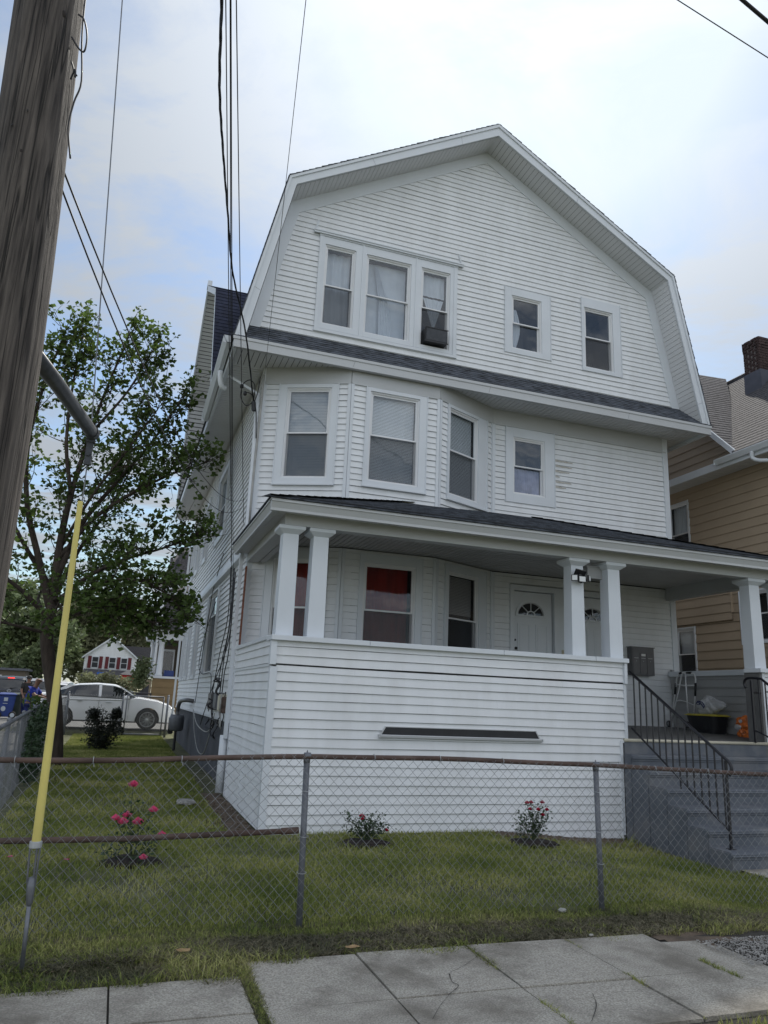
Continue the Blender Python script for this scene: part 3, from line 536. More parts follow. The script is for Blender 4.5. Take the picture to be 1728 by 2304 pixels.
m_ = MB(); planks(m_, Vector((0, 0, 7.545)), XU, YU, DN, lambda v: (1.27, 1.93), YW+.03, 26.5, .105); m_.build('soffit', M['soffit'], house); m_ = MB(); planks(m_, Vector((0, 0, 7.545)), XU, YU, DN, lambda v: (10.88, 11.37), YW+.03, 26.5, .105)
m_.build('soffit', M['soffit'], house)
m_ = MB(); m_.box((1.20, 12.18, 7.47), (1.26, 26.5, 7.66)); m_.build('fascia', M['trim'], house); m_ = MB(); m_.box((11.36, 12.18, 7.47), (11.42, 26.5, 7.66)); m_.build('fascia', M['trim'], house)
def gutter(p0, p1, outd, par=house, mm='trim', w=.12, h=.11):
    p0, p1 = Vector(p0), Vector(p1); o = Vector(outd); g = MB()
    pr = [(0, 0), (w*.55, 0), (w*.8, h*.45), (w, h*.8), (w, h), (w-.012, h), (w-.012, h*.82), (w*.76, h*.5), (w*.5, .012), (0.012, .012), (0.012, h), (0, h)]
    g.prism([p0+o*a+ZV*b for a, b in pr], p1-p0)
    for e in (p0, p1-(p1-p0).normalized()*.004): g.prism([e, e+o*w*.55, e+o*w, e+o*w+ZV*h, e+ZV*h], (p1-p0).normalized()*.004)
    return g.build('gutter', M[mm], par)
gutter((1.17, 12.35, 7.62), (1.19, 16.2, 7.50), (-1, 0, 0), w=.14, h=.14)
gutter((11.43, 12.35, 7.60), (11.43, 20, 7.5), (1, 0, 0))
# soffit downspout elbow, strut and pipes at the left corner
def rectpipe(name, pts, w=.075, d=.055, mm='trim', par=house, round_=False):
    g = MB(); g.tube(pts, w/2, 8 if round_ else 4); return g.build(name, M[mm], par, smooth=round_)
rectpipe('downspout', catmull([(1.12, 13.35, 7.5), (1.13, 13.35, 7.35), (1.17, 13.38, 7.22), (1.25, 13.42, 7.19)], 5), .10, round_=True)
m_ = MB(); m_.tube([(1.28, 13.42, 7.47), (1.80, 12.99, 7.02)], .03, 4); m_.build('downspout', M['trim'], house)
rectpipe('downspout', [(1.80, 12.97, 7.02), (1.79, 12.90, 6.75), (1.80, 12.88, 5.6), (1.80, 12.86, 4.25)], .085)
rectpipe('downspout', catmull([(11.50, 14.6, 7.5), (11.47, 14.6, 7.32), (11.25, 14.5, 7.15), (10.98, 14.4, 7.05)], 5), .10, round_=True)
m_ = MB(); m_.tube([(1.80, 13.0, 4.22), (1.765, 12.93, 3.9), (1.76, 12.9, 2.2), (1.76, 12.9, 0.9)], .045, 4); d_ = m_.build('downspout', M['trim'], house)
m_ = MB(); m_.tube([(1.755, 12.98, 0.95), (1.755, 12.98, .06)], .075, 10); m_.build('drain_pipe', M['trim'], house, smooth=True)
m_ = MB(); m_.tube([(1.82, 26.5, 7.3), (1.82, 26.45, 6.9), (1.80, 26.4, 4.2), (1.80, 26.4, .4)], .045, 4); m_.build('downspout', M['trim'], house); m_ = MB(); m_.tube([(1.25, 26.2, 7.5), (1.82, 26.5, 7.1)], .03, 4); m_.build('downspout', M['trim'], house)
m_ = MB(); m_.box((1.835, 12.72, 2.42), (1.85, 12.86, 3.75)); m_.build('bare_wood_strip', mat('bare_red_wood', (0.16, 0.05, 0.025), 0.8, 0.3, 12), house)
# ---------------- gable overhang: rake boards, soffit, frieze
T0 = [(5.12, 7.68), (4.39, 11.13), (0, 13.73)]; T1 = [(4.95, 7.62), (4.245, 11.0), (0, 13.46)]; T2 = [(4.835, 8.2), (4.25, 11.0), (0, 13.465)]
def poly2(pr): return [(CX-a, z) for a, z in pr]+[(CX+a, z) for a, z in pr[::-1][1:]]
o0, o1, o2, o3 = poly2(T0), poly2(T1), poly2(T2), poly2(PT)
m_ = MB()
for i in range(4):
    a, b, c, d = o0[i], o0[i+1], o1[i+1], o1[i]
    m_.prism([(a[0], 12.13, a[1]), (b[0], 12.13, b[1]), (c[0], 12.13, c[1]), (d[0], 12.13, d[1])], (0, .05, 0))
    # small upper moulding
    def lerp(p, q, t): return (p[0]+(q[0]-p[0])*t, p[1]+(q[1]-p[1])*t)
    e, f = lerp(a, d, .28), lerp(b, c, .28)
    m_.prism([(a[0], 12.105, a[1]), (b[0], 12.105, b[1]), (f[0], 12.105, f[1]), (e[0], 12.105, e[1])], (0, .024, 0))
m_.build('rake_board', M['trim'], house)
m_ = MB()
for i in range(4):
    a, b, c, d = o2[i], o2[i+1], o3[i+1], o3[i]
    m_.prism([(a[0], YG-.03, a[1]), (b[0], YG-.03, b[1]), (c[0], YG-.03, c[1]), (d[0], YG-.03, d[1])], (0, .05, 0))
m_.build('frieze_board', M['trim'], house)
m_ = MB(); bk = MB()
for i in range(4):
    a = Vector((o1[i][0], 0, o1[i][1])); b = Vector((o1[i+1][0], 0, o1[i+1][1])); V_ = (b-a); ln = V_.length; V_.normalize(); Nn_ = Vector((V_.z, 0, -V_.x))
    if Nn_.dot(Vector((CX, 0, 9))-(a+b)/2) < 0: Nn_ = -Nn_
    planks(m_, a, YU, V_, Nn_, lambda v: (12.17, YG), 0, ln, .105, .007)
    p = [a-Nn_*.004, b-Nn_*.004]; bk.quad(p[0]+YU*12.16, p[1]+YU*12.16, p[1]+YU*12.75, p[0]+YU*12.75)
m_.build('soffit', M['soffit'], house); bk.build('soffit_backing', M['interior'], house)
# roof shell: shingle courses with stepped edges
m_ = MB()
def slope(a, b, y0, y1, exp=.14, th=.014, jag=.007):
    a = Vector((a[0], 0, a[1])); b = Vector((b[0], 0, b[1])); V_ = b-a; ln = V_.length; V_.normalize(); Nn_ = Vector((-V_.z, 0, V_.x))
    if Nn_.dot((a+b)/2-Vector((CX, 0, 9))) < 0: Nn_ = -Nn_
    rg = random.Random(3); k = 0; v = 0.0
    while v < ln:
        j = rg.uniform(-jag, jag); e = min(v+exp, ln)
        m_.quad(a+V_*v+Nn_*(th+.012)+YU*(y0+j), a+V_*v+Nn_*(th+.012)+YU*y1, a+V_*e+Nn_*.012+YU*y1, a+V_*e+Nn_*.012+YU*(y0+j))
        m_.quad(a+V_*v-Nn_*.0+YU*(y0+j), a+V_*v+YU*y1, a+V_*v+Nn_*(th+.012)+YU*y1, a+V_*v+Nn_*(th+.012)+YU*(y0+j))
        m_.quad(a+V_*v+YU*(y0+j), a+V_*v+Nn_*(th+.012)+YU*(y0+j), a+V_*e+Nn_*.012+YU*(y0+j), a+V_*e+YU*(y0+j))
        v += exp
    m_.quad(a+YU*y0, a+YU*y1, b+YU*y1, b+YU*y0)
for i in (0, 1): slope(o0[i], o0[i+1], 12.10, 27.0)
for i in (3, 2): slope(o0[i+1], o0[i], 12.10, 27.0)
m_.build('roof', M['shingle'], house)
m_ = MB(); m_.prism([(x, 27.0, z) for x, z in o1], (0, .05, 0)); m_.box((CX-4.9, 12.8, 7.7), (CX+4.9, 26.9, 7.75)); m_.build('rear_gable', M['vinyl'], house)
# hairline seams where cladding lengths meet
m_ = MB()
def seam(p, q, n, w=.004):
    p, q, n = Vector(p), Vector(q), Vector(n); s = (q-p).cross(n).normalized()*w/2; m_.quad(p-s+n*.001, q-s+n*.001, q+s+n*.001, p+s+n*.001)
NY = Vector((0, -1, 0))
for f_, i in ((.36, 1), (.80, 1), (.45, 2), (.85, 3), (.30, 0)):
    a = lerp(o0[i], o0[i+1], f_); d = lerp(o1[i], o1[i+1], f_); seam((a[0], 12.129, a[1]), (d[0], 12.129, d[1]), NY)
for x in (3.35, 6.1, 9.3): seam((x, 12.099, 7.46), (x+.05, 12.099, 7.64), NY)
m_.build('seam', M['flash'], house)
for k in range(6):
    m_ = MB(); z = 6.62-.1143*k; w_ = (.42, .40, .34, .10, .38, .25)[k]; rg = random.Random(k); P = [(8.07+w_*i/9, z+.012+.03*rg.random()*(1-i/9)) for i in range(10)]
    m_.quad(*[(x, YW-.0235, zz) for x, zz in P], *[(x, YW-.0235, z-.012*rg.random()-.004) for x, zz in P[::-1]]); m_.build('water_stain', M['stain'], house)
# side cross gable facing left
XO = 1.15; gp = [(15.5, 7.72), (17.6, 11.6), (21.4, 13.80), (25.0, 11.3), (25.9, 7.60)]
m_ = MB()
def inw(i, off):
    return gp[i]
cen = Vector((0, 21, 9))
for i in range(4):
    a = Vector((XO, gp[i][0], gp[i][1])); b = Vector((XO, gp[i+1][0], gp[i+1][1])); V_ = b-a; ln = V_.length; V_.normalize(); Nn_ = Vector((0, -V_.z, V_.y))
    if Nn_.dot((a+b)/2-cen) < 0: Nn_ = -Nn_
    if i < 2: m_.courses(a, XU, V_, Nn_, lambda v: (0, 5.2), 0, ln, .14, .012)
    else:
        m_.quad(a+Nn_*.03, b+Nn_*.03, b+Nn_*.03+XU*5.2, a+Nn_*.03+XU*5.2); m_.quad(a, b, b+Nn_*.03, a+Nn_*.03)
m_.build('side_gable_roof', M['shingleblue'], house)
m_ = MB(); sf = MB(); bk2 = MB()
for i in range(4):
    a = Vector((XO, gp[i][0], gp[i][1])); b = Vector((XO, gp[i+1][0], gp[i+1][1])); V_ = (b-a); ln = V_.length; V_.normalize(); Nn_ = Vector((0, -V_.z, V_.y))
    if Nn_.dot((a+b)/2-cen) > 0: Nn_ = -Nn_
    m_.prism([a, b, b+Nn_*.16, a+Nn_*.16], (.045, 0, 0))
    planks(sf, a+Nn_*.12, XU, V_, Nn_, lambda v: (.05, .78), 0, ln, .14, .028, .012)
    bk2.quad(a+Nn_*.115+XU*.05, b+Nn_*.115+XU*.05, b+Nn_*.115+XU*.80, a+Nn_*.115+XU*.80)
m_.box((XO-.01, 21.25, 13.72), (XO+.12, 21.55, 13.9))
m_.build('rake_board', M['trim'], house); sf.build('soffit', M['soffit'], house); bk2.build('soffit_backing', M['interior'], house)
m_ = MB(); m_.prism([(1.9, y, z) for y, z in gp], (.05, 0, 0)); m_.build('side_gable_wall', M['vinyl'], house)
# ================================================================== porch (parts of the house)
PX0, PX1 = 1.83, 10.85; OX0, OX1 = 7.17, 9.73
def floorz(y): return 1.21+.13*(y-9.7)/3.25
FP = (Vector((0, YP, 0)), XU, Vector((0, -1, 0)))
E2 = EXP*.999
m_ = MB(); m_.courses(FP[0], XU, ZV, FP[2], lambda v: (PX0+.05, 7.05 if v < 1.16 else 7.13), -.03-2*E2, 1.99, E2, .021, start=-.03, wob=.005, knees=(1.16,), slot=.0045); m_.build('porch_front_wall', M['vinyl'], house)
m_ = MB(); m_.courses(FP[0], XU, ZV, FP[2], lambda v: (9.80, PX1-.02), -.03-EXP, 1.99, EXP, .021, start=-.03, slot=.0045); m_.build('porch_front_wall', M['vinyl'], house)
m_ = MB(); m_.box((PX0+.08, YP+.03, -.3), (7.04, YP+.05, 1.98)); m_.build('sheathing', M['interior'], house)
FPu = (Vector((0, YP-.035, 0)), XU, Vector((0, -1, 0)))
for (a, b) in ((PX0-.01, 7.15), (9.80, PX1)): m_ = MB(); m_.courses(FPu[0]+YU*.03, XU, ZV, Vector((0, -1, .12)).normalized(), lambda v, a=a, b=b: (a, b), 2.012, 2.31, .112, .018, start=2.012, wob=.006, slot=.005); m_.build('parapet_siding', M['vinyl'], house)
m_ = MB(); m_.box((PX0-.03, YP-.001, 2.0), (7.15, YP+.1, 2.016)); m_.build('parapet_shadow_gap', M['black'], house)
FS = (Vector((PX0, 0, 0)), YU, Vector((-1, 0, 0)))
m_ = MB(); m_.courses(FS[0], YU, ZV, FS[2], lambda v: (YP+.05, 12.85), .0, 2.02, EXP, .02, start=-.03, wob=.008, slot=.0045); m_.courses(FS[0]-XU*.012, YU, ZV, FS[2], lambda v: (YP+.02, 12.85), 2.02, 2.33, EXP*.98, .02, start=2.02); m_.build('porch_side_wall', M['vinyl'], house)
class Each:
    def __init__(s, name, mm, bev=0): s.a = (name, mm, bev)
    def box(s, a, b): m = MB(); m.box(a, b); m.build(s.a[0], M[s.a[1]], house, bevel=s.a[2])
m_ = Each('corner_board', 'trim')
m_.box((PX0-.03, YP-.03, -.03), (PX0+.06, YP+.07, 1.975)); m_.box((PX0-.042, YP-.046, 2.0), (PX0+.035, YP+.05, 2.30)); m_.box((PX0-.028, 12.80, .02), (PX0+.02, 12.88, 2.05)); m_.box((PX0-.025, YP+.06, 1.98), (PX0+.01, 12.86, 2.015))
m_.box((7.03, YP-.028, -.1), (7.075, YP+.02, 1.155)); m_.box((7.125, YP-.028, 1.19), (7.17, YP+.12, 1.99)); m_.box((7.04, YP-.026, 1.155), (7.17, YP+.0, 1.185)); m_.box((7.13, YP-.06, 2.0), (7.175, YP+.17, 2.30))
m_.box((9.78, YP-.03, -.1), (9.83, YP+.1, 2.30))
# caps
m_ = Each('parapet_cap', 'trim', .004)
for (a, b) in ((PX0-.05, 3.1), (3.104, 5.10), (5.105, 6.62), (6.625, 7.20), (9.70, PX1+.05)): m_.box((a, YP-.085+.004*math.sin(a*9), 2.305+.003*math.sin(a*5)), (b, YP+.27, 2.37+.003*math.sin(a*5)))
m_.box((PX0-.05, YP+.272, 2.33), (PX0+.22, 12.86, 2.385)); m_.box((PX1-.2, YP+.272, 2.33), (PX1+.05, YW-.04, 2.43))
# parapet inner faces
m_ = MB(); m_.box((PX0+.03, YP+.17, 1.0), (7.12, YP+.20, 2.3)); m_.build('parapet_inner_wall', M['vinyl'], house)
FR_ = (Vector((PX1-.10, 0, 0)), YU, Vector((-1, 0, 0)))
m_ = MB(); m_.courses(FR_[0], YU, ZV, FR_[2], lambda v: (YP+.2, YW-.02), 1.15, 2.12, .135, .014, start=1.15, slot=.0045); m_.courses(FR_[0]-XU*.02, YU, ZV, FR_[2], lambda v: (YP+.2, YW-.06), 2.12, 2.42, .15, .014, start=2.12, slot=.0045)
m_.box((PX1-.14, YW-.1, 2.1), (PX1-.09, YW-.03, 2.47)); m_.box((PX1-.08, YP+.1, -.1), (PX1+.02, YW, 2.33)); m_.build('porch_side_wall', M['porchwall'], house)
# vent slot in the front wall
m_ = MB(); F = FP
m_.pbox(F, 3.38, 5.64, 1.272, 1.284, .0, .028); m_.prism([(3.31, YP-.015, 1.13), (3.31, YP-.07, 1.145), (3.31, YP-.075, 1.17), (3.31, YP-.06, 1.18), (3.31, YP-.015, 1.165)], (2.39, 0, 0))
for u, k_ in ((3.29, 1), (5.72, -1)): m_.prism([(u, YP-.022, 1.14), (u+.09*k_, YP-.022, 1.284), (u+.105*k_, YP-.022, 1.284), (u+.018*k_, YP-.022, 1.14)], (0, -.014, 0)); m_.prism([(u, YP-.01, 1.13), (u, YP-.078, 1.14), (u, YP-.078, 1.175), (u, YP-.01, 1.18)], (.014*k_, 0, 0))
o = m_.build('vent_hood', M['beam'], house)
m_ = MB(); m_.prism([(3.31, YP-.012, 1.165), (5.70, YP-.012, 1.165), (5.62, YP-.012, 1.274), (3.39, YP-.012, 1.274)], (0, -.018, 0)); m_.build('vent_opening', M['black'], o)
# floor, landing, ceiling
m_ = MB(); m_.add([(1.86, YP+.0, floorz(YP)), (PX1-.05, YP, floorz(YP)), (PX1-.05, YW, floorz(YW)), (1.86, YW, floorz(YW)), (1.86, YP, 1.0), (PX1-.05, YP, 1.0), (PX1-.05, YW, 1.0), (1.86, YW, 1.0)], [(0, 1, 2, 3), (4, 7, 6, 5), (0, 4, 5, 1)]); m_.build('porch_floor', M['porchfloor'], house)
m_ = MB(); m_.tube([(7.10, YP-.03, 1.195), (9.80, YP-.03, 1.20)], .024, 8); m_.build('step_nosing', M['nosing'], house, smooth=True)
m_ = MB(); planks(m_, Vector((0, 0, 4.17)), YU, XU, DN, lambda v: (YP-.02, YW+.01), 1.85, PX1, .095, .016, .010); m_.build('porch_ceiling', mat('grey_porch_ceiling', (0.50, 0.50, 0.50), 0.6, 0.08, 2, dirt=.3, dcol=(0.22, 0.22, 0.21)), house)
m_ = MB(); m_.box((1.75, 9.45, 4.178), (PX1+.1, YW+.6, 4.19)); m_.build('ceiling_backing', M['interior'], house)
# beams
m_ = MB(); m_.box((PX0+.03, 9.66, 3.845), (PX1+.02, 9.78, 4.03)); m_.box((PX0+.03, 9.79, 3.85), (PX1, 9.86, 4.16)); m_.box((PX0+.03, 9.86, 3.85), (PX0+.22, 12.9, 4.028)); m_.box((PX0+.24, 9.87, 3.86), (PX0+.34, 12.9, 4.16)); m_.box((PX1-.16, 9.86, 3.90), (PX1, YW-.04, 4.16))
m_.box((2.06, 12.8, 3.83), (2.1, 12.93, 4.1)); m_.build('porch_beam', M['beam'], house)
# eave soffit + fascia + roof
EX0, EX1, EY = 1.63, 11.05, 9.37
m_ = MB(); planks(m_, Vector((0, 0, 4.0)), YU, XU, DN, lambda v: (EY+.03, 9.67), EX0+.02, EX1, .105, .008, .006); planks(m_, Vector((0, 0, 4.0)), XU, YU, DN, lambda v: (EX0+.03, 1.87), 9.67, 12.9, .105, .008, .006); m_.box((EX0+.03, EY+.03, 4.002), (EX1, 9.8, 4.010)); m_.box((EX0+.03, EY+.03, 4.0025), (1.9, 12.9, 4.0095)); m_.build('soffit', M['soffit'], house)
m_ = MB(); pr = [(0, 3.95), (.0, 3.985), (-.035, 4.06), (-.05, 4.065), (-.05, 4.085), (.06, 4.085), (.06, 3.95)]
m_.prism([(EX0-.03, EY+a, z) for a, z in pr], (EX1-EX0+.06, 0, 0)); m_.prism([(EX0+a, EY+.0605, z) for a, z in pr], (0, 12.86-EY-.06, 0)); m_.prism([(EX1-a, EY+.0605, z) for a, z in pr], (0, 12.86-EY-.06, 0))
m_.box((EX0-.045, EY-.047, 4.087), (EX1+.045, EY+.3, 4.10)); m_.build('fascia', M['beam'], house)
m_ = MB()
sy = Vector((0, YW+.02-(EY-.07), 5.33-4.105)); Ls = sy.length; Vs = sy.normalized(); Ns = Vector((0, -Vs.z, Vs.y)); P_ = Vector((0, EY-.07, 4.108)); cs_ = Vs.y
m_.courses(P_, XU, Vs, Ns, lambda v: (EX0-.06+v*cs_, EX1+.06-v*cs_), 0, Ls, .135, .013, wob=.006)
m_.build('porch_roof', M['shingle'], house)
m_ = MB()
sx = Vector((YW+.02-(EY-.07), 0, 5.33-4.105)); Vx = sx.normalized(); Nx = Vector((-Vx.z, 0, Vx.x)); Px = Vector((EX0-.06, 0, 4.108))
m_.courses(Px, YU, Vx, Nx, lambda v: (EY-.07+v*cs_, 12.93 if v < .3 else 12.93), 0, min(Ls, 3.7), .135, .013)
m_.build('porch_roof', M['shingle'], house); m_ = MB()
Vx2 = Vector((-Vx.x, 0, Vx.z)); m_.courses(Vector((EX1+.06, 0, 4.108)), YU, Vx2, Vector((Vx.z, 0, Vx.x)), lambda v: (EY-.07+v*cs_, 12.93), 0, min(Ls, 3.7), .135, .013)
m_.build('porch_roof', M['shingle'], house)
# hip caps
for sgn, xs in ((1, EX0-.06), (-1, EX1+.06)):
    m_ = MB(); k = 0.0
    while k < 3.5:
        a = Vector((xs+sgn*k, EY-.07+k, 4.12+k*.3352)); b = Vector((xs+sgn*(k+.17), EY-.07+k+.17, 4.12+(k+.17)*.3352)); s_ = Vector((sgn*-.10, .10, -.012))
        m_.quad(a+ZV*.028, b+ZV*.012, b+s_+ZV*.0, a+s_+ZV*.012); m_.quad(a+ZV*.028, b+ZV*.012, b-s_-ZV*.024, a-s_-ZV*.012); m_.quad(a, a+ZV*.028, a+s_+ZV*.012); k += .15
    m_.build('hip_cap', M['shingle'], house)
# columns
def column(x, y, top=3.75, z0=2.372, w=.23):
    g = MB(); w2 = w/2; w3 = w2-.01
    g.add([(x-w2, y-w2, z0), (x+w2, y-w2, z0), (x+w2, y+w2, z0), (x-w2, y+w2, z0), (x-w3, y-w3, top), (x+w3, y-w3, top), (x+w3, y+w3, top), (x-w3, y+w3, top)], [(0, 1, 5, 4), (1, 2, 6, 5), (2, 3, 7, 6), (3, 0, 4, 7)])
    c = g.build('porch_column', M['col'], house)
    h = MB(); a, b = w3, w3+.075
    h.add([(x-a, y-a, top-.012), (x+a, y-a, top-.012), (x+a, y+a, top-.012), (x-a, y+a, top-.012), (x-b, y-b, top+.045), (x+b, y-b, top+.045), (x+b, y+b, top+.045), (x-b, y+b, top+.045)], [(0, 1, 5, 4), (1, 2, 6, 5), (2, 3, 7, 6), (3, 0, 4, 7)])
    h.box((x-b, y-b, top+.045), (x+b, y+b, 3.84)); h.build('capital', M['col'], c)
for x in (1.965, 2.385, 6.43, 7.09, 9.86, 10.45): column(x, 9.835)
column(10.62, 12.0, w=.2) if False else None
# base block below the column at the stair opening
m_ = MB(); m_.box((9.735, YP-.02, .9), (9.80, YP+.30, 2.302)); m_.box((9.72, YP-.03, .7), (9.79, YP+.28, 1.18)); m_.build('stair_side_post', M['porchfloor'], house)
# ---------------- steps
stp = thing("front_steps", "blue-grey painted masonry steps climbing to the porch opening", "steps", (8.5, 8.6, -.15))
noz = [(9.44, 1.0), (9.08, .815), (8.72, .62), (8.36, .42), (8.0, .225), (7.64, .03)]
m_ = MB(); xl, xr = 7.075, 10.0
for i, (y, z) in enumerate(noz):
    yb = (noz[i-1][0]+.02) if i else YP-.002
    if i == 0: yb = YP-.035
    x_l = xl+(.09*i/5 if i else 0)*.3
    pr = [(y, z), (y-.018, z-.03), (y-.012, z-.06), (y+.01, z-.075), (y+.01, -.35), (yb, -.35), (yb, z+.006)]
    m_.prism([(xl+.001*i, a, b) for a, b in pr], (xr-xl-.002*i, 0, 0))
m_.build('stair_flight', M['steps'], stp, bevel=.012)
m_ = MB(); m_.box((7.10, YP-.033, .95), (9.74, YP+.02, 1.172)); m_.build('top_riser', M['steps'], stp)
# handrails
def handrail(x, y_top, z_top, y_bot, z_bot, y_fend, label, n, curl, zlow_top, zlow_bot):
    t = thing("handrail", label, "handrail", (x, y_bot, z_bot-1), "black iron stair handrails")
    a, b = Vector((x, y_top, z_top)), Vector((x, y_bot, z_bot)); g = MB()
    g.tube([a, b]+[b+Vector((0, -.035, -.03)), b+Vector((0, -.055, -.075)), b+Vector((0, -.05, -.12)), b+Vector((0, -.02, -.17))], .021, 6); g.build('top_rail', M['iron'], t, smooth=True)
    c, d = Vector((x, y_top, zlow_top)), Vector((x, y_bot+.02, zlow_bot)); g = MB(); g.tube([c, d], .013, 4); g.build('bottom_rail', M['iron'], t)
    for i in range(n):
        f = (i+.7)/n; p, q = a.lerp(b, f*.97), c.lerp(d, f*.97); q.y = p.y; q.z = c.z+(d.z-c.z)*((c.y-p.y)/(c.y-d.y)); e = MB(); e.tube([p, q-ZV*(.12 if i == n//2 else 0)], .011, 4); e.build('baluster', M['iron'], t)
    e = MB(); e.tube([b+Vector((0, .04, 0)), Vector((x, b.y+.04, y_fend))], .020, 4); e.box((x-.04, b.y+.0, y_fend-.002), (x+.04, b.y+.08, y_fend+.008)); e.build('post', M['iron'], t)
    return t
handrail(7.26, 9.66, 2.19, 7.79, 1.06, .035, "black iron handrail down the left side of the front steps, with many thin balusters", 14, True, 1.37, .22)
rt = thing("handrail", "black iron handrail at the right edge of the front steps, beside the column base", "handrail", (9.5, 9.6, 1.2), "black iron stair handrails")
g = MB(); a = Vector((9.52, 9.62, 2.19)); b = Vector((9.52, 7.75, 1.06))
g.tube(catmull([a+Vector((-.0, .10, -.14)), a+Vector((0, .13, -.08)), a+Vector((0, .10, -.01)), a+Vector((0, 0, .015)), a+Vector((0, -.22, -.0))], 5)+[b], .021, 6); g.build('top_rail', M['iron'], rt, smooth=True)
g = MB(); g.tube([(9.52, 9.60, 1.40), (9.52, 9.38, 1.33), (9.52, 7.80, .30)], .013, 4); g.tube([(9.52, 9.60, 1.98), (9.72, 9.63, 1.98)], .016, 6); g.build('bottom_rail', M['iron'], rt)
g = MB(); g.tube([(9.52, 9.60, 2.17), (9.52, 9.60, 1.215)], .022, 4); g.build('post', M['iron'], rt)
for i in range(13):
    y = 9.46-.13*i; f = (9.4-y)/1.65; zt = 2.18-max(0, f)*1.12; zb = 1.34-max(0, f)*1.03; e = MB(); e.tube([(9.52, y, zt), (9.52, y, zb)], .011, 4); e.build('baluster', M['iron'], rt)
e = MB(); e.tube([(9.52, 7.79, 1.04), (9.52, 7.79, .035)], .02, 4); e.build('post', M['iron'], rt)
# ---------------- flood light on the column
fl = thing("solar_floodlight", "black three-headed solar floodlight screwed to a white porch column", "light", (6.43, 9.70, 3.55))
m_ = MB(); m_.prism([(6.335, 9.62, 3.66), (6.525, 9.62, 3.635), (6.525, 9.70, 3.55), (6.345, 9.70, 3.575)], (0, .0, .012)); m_.box((6.42, 9.66, 3.52), (6.46, 9.722, 3.60)); m_.sphere((6.43, 9.64, 3.475), (.03, .03, .022)); m_.build('housing', M['black'], fl)
for (cx_, cz_, yaw, w_) in ((6.30, 3.525, -.6, .10), (6.435, 3.515, 0, .13), (6.565, 3.535, .75, .10)):
    U_ = Vector((math.cos(yaw), math.sin(yaw)*-1 if yaw < 0 else math.sin(yaw), 0)); U_ = Vector((math.cos(yaw), abs(math.sin(yaw)), 0)) if yaw > 0 else Vector((math.cos(yaw), -abs(math.sin(yaw))*-1*-1, 0)) if yaw < 0 else XU
    if yaw < 0: U_ = Vector((math.cos(yaw), -abs(math.sin(yaw)), 0))
    Nh = Vector((U_.y, -U_.x, 0)); c = Vector((cx_, 9.60, cz_)); Fh = (c, U_, Nh)
    h = MB(); h.pbox(Fh, -w_/2, w_/2, -.048, .048, -.03, 0); ho = h.build('lamp_head', M['black'], fl, bevel=.004)
    h = MB(); h.pbox(Fh, -w_/2+.012, w_/2-.012, -.038, .038, 0.0005, .004); h.build('lens', M['lampclear'], ho)
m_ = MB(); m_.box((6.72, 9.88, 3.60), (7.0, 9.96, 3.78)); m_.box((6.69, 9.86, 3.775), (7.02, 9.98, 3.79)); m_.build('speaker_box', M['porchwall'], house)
# ---------------- mailbox
mb_ = thing("wall_mailbox", "grey metal mailbox with three locked doors, fixed to the wall beside the porch opening", "mailbox", (9.95, 12.9, 2.3))
m_ = MB(); m_.box((9.68, 12.78, 2.32), (10.22, 12.93, 2.87)); m_.build('case', M['mailbox'], mb_, bevel=.006)
m_ = MB(); m_.box((9.70, 12.772, 2.765), (10.20, 12.782, 2.855)); m_.box((9.66, 12.77, 2.872), (10.24, 12.93, 2.885)); m_.build('lid', M['mailbox'], mb_, bevel=.003)
for i in range(3):
    m_ = MB(); x = 9.70+.168*i; m_.box((x, 12.770, 2.345), (x+.160, 12.782, 2.755)); d = m_.build('mailbox_door', M['mailbox'], mb_, bevel=.003)
    m_ = MB(); m_.lathe((x+.08, 12.768, 2.60), [(.008, 0), (.008, .006)], 8, 'Y'); m_.build('lock', M['galvbright'], d)
    m_ = MB(); m_.box((x+.03, 12.7685, 2.655), (x+.13, 12.7695, 2.662)); m_.build('name_slot', M['paper'], d)
m_ = MB(); m_.box((9.90, 12.7665, 2.70), (10.0, 12.7695, 2.745)); m_.build('name_card', M['paper'], mb_)
# ---------------- AC unit in the third-floor window
ac = thing("window_air_conditioner", "black window air conditioner resting in the right-hand sash of the triple window", "air conditioner", (5.16, 12.5, 8.56))
m_ = MB(); m_.box((4.93, 12.56, 8.56), (5.41, 12.86, 8.86)); m_.build('case', M['black'], ac, bevel=.012)
m_ = MB()
for i in range(14): m_.box((4.95, 12.552, 8.60+.017*i), (5.39, 12.559, 8.607+.017*i))
m_.build('grille', M['post'], ac)
m_ = MB(); m_.box((4.92, 12.55, 8.55), (5.42, 12.562, 8.58)); m_.build('trim_frame', M['black'], ac); m_ = MB(); m_.box((4.92, 12.55, 8.85), (5.42, 12.562, 8.87)); m_.build('trim_frame', M['black'], ac)
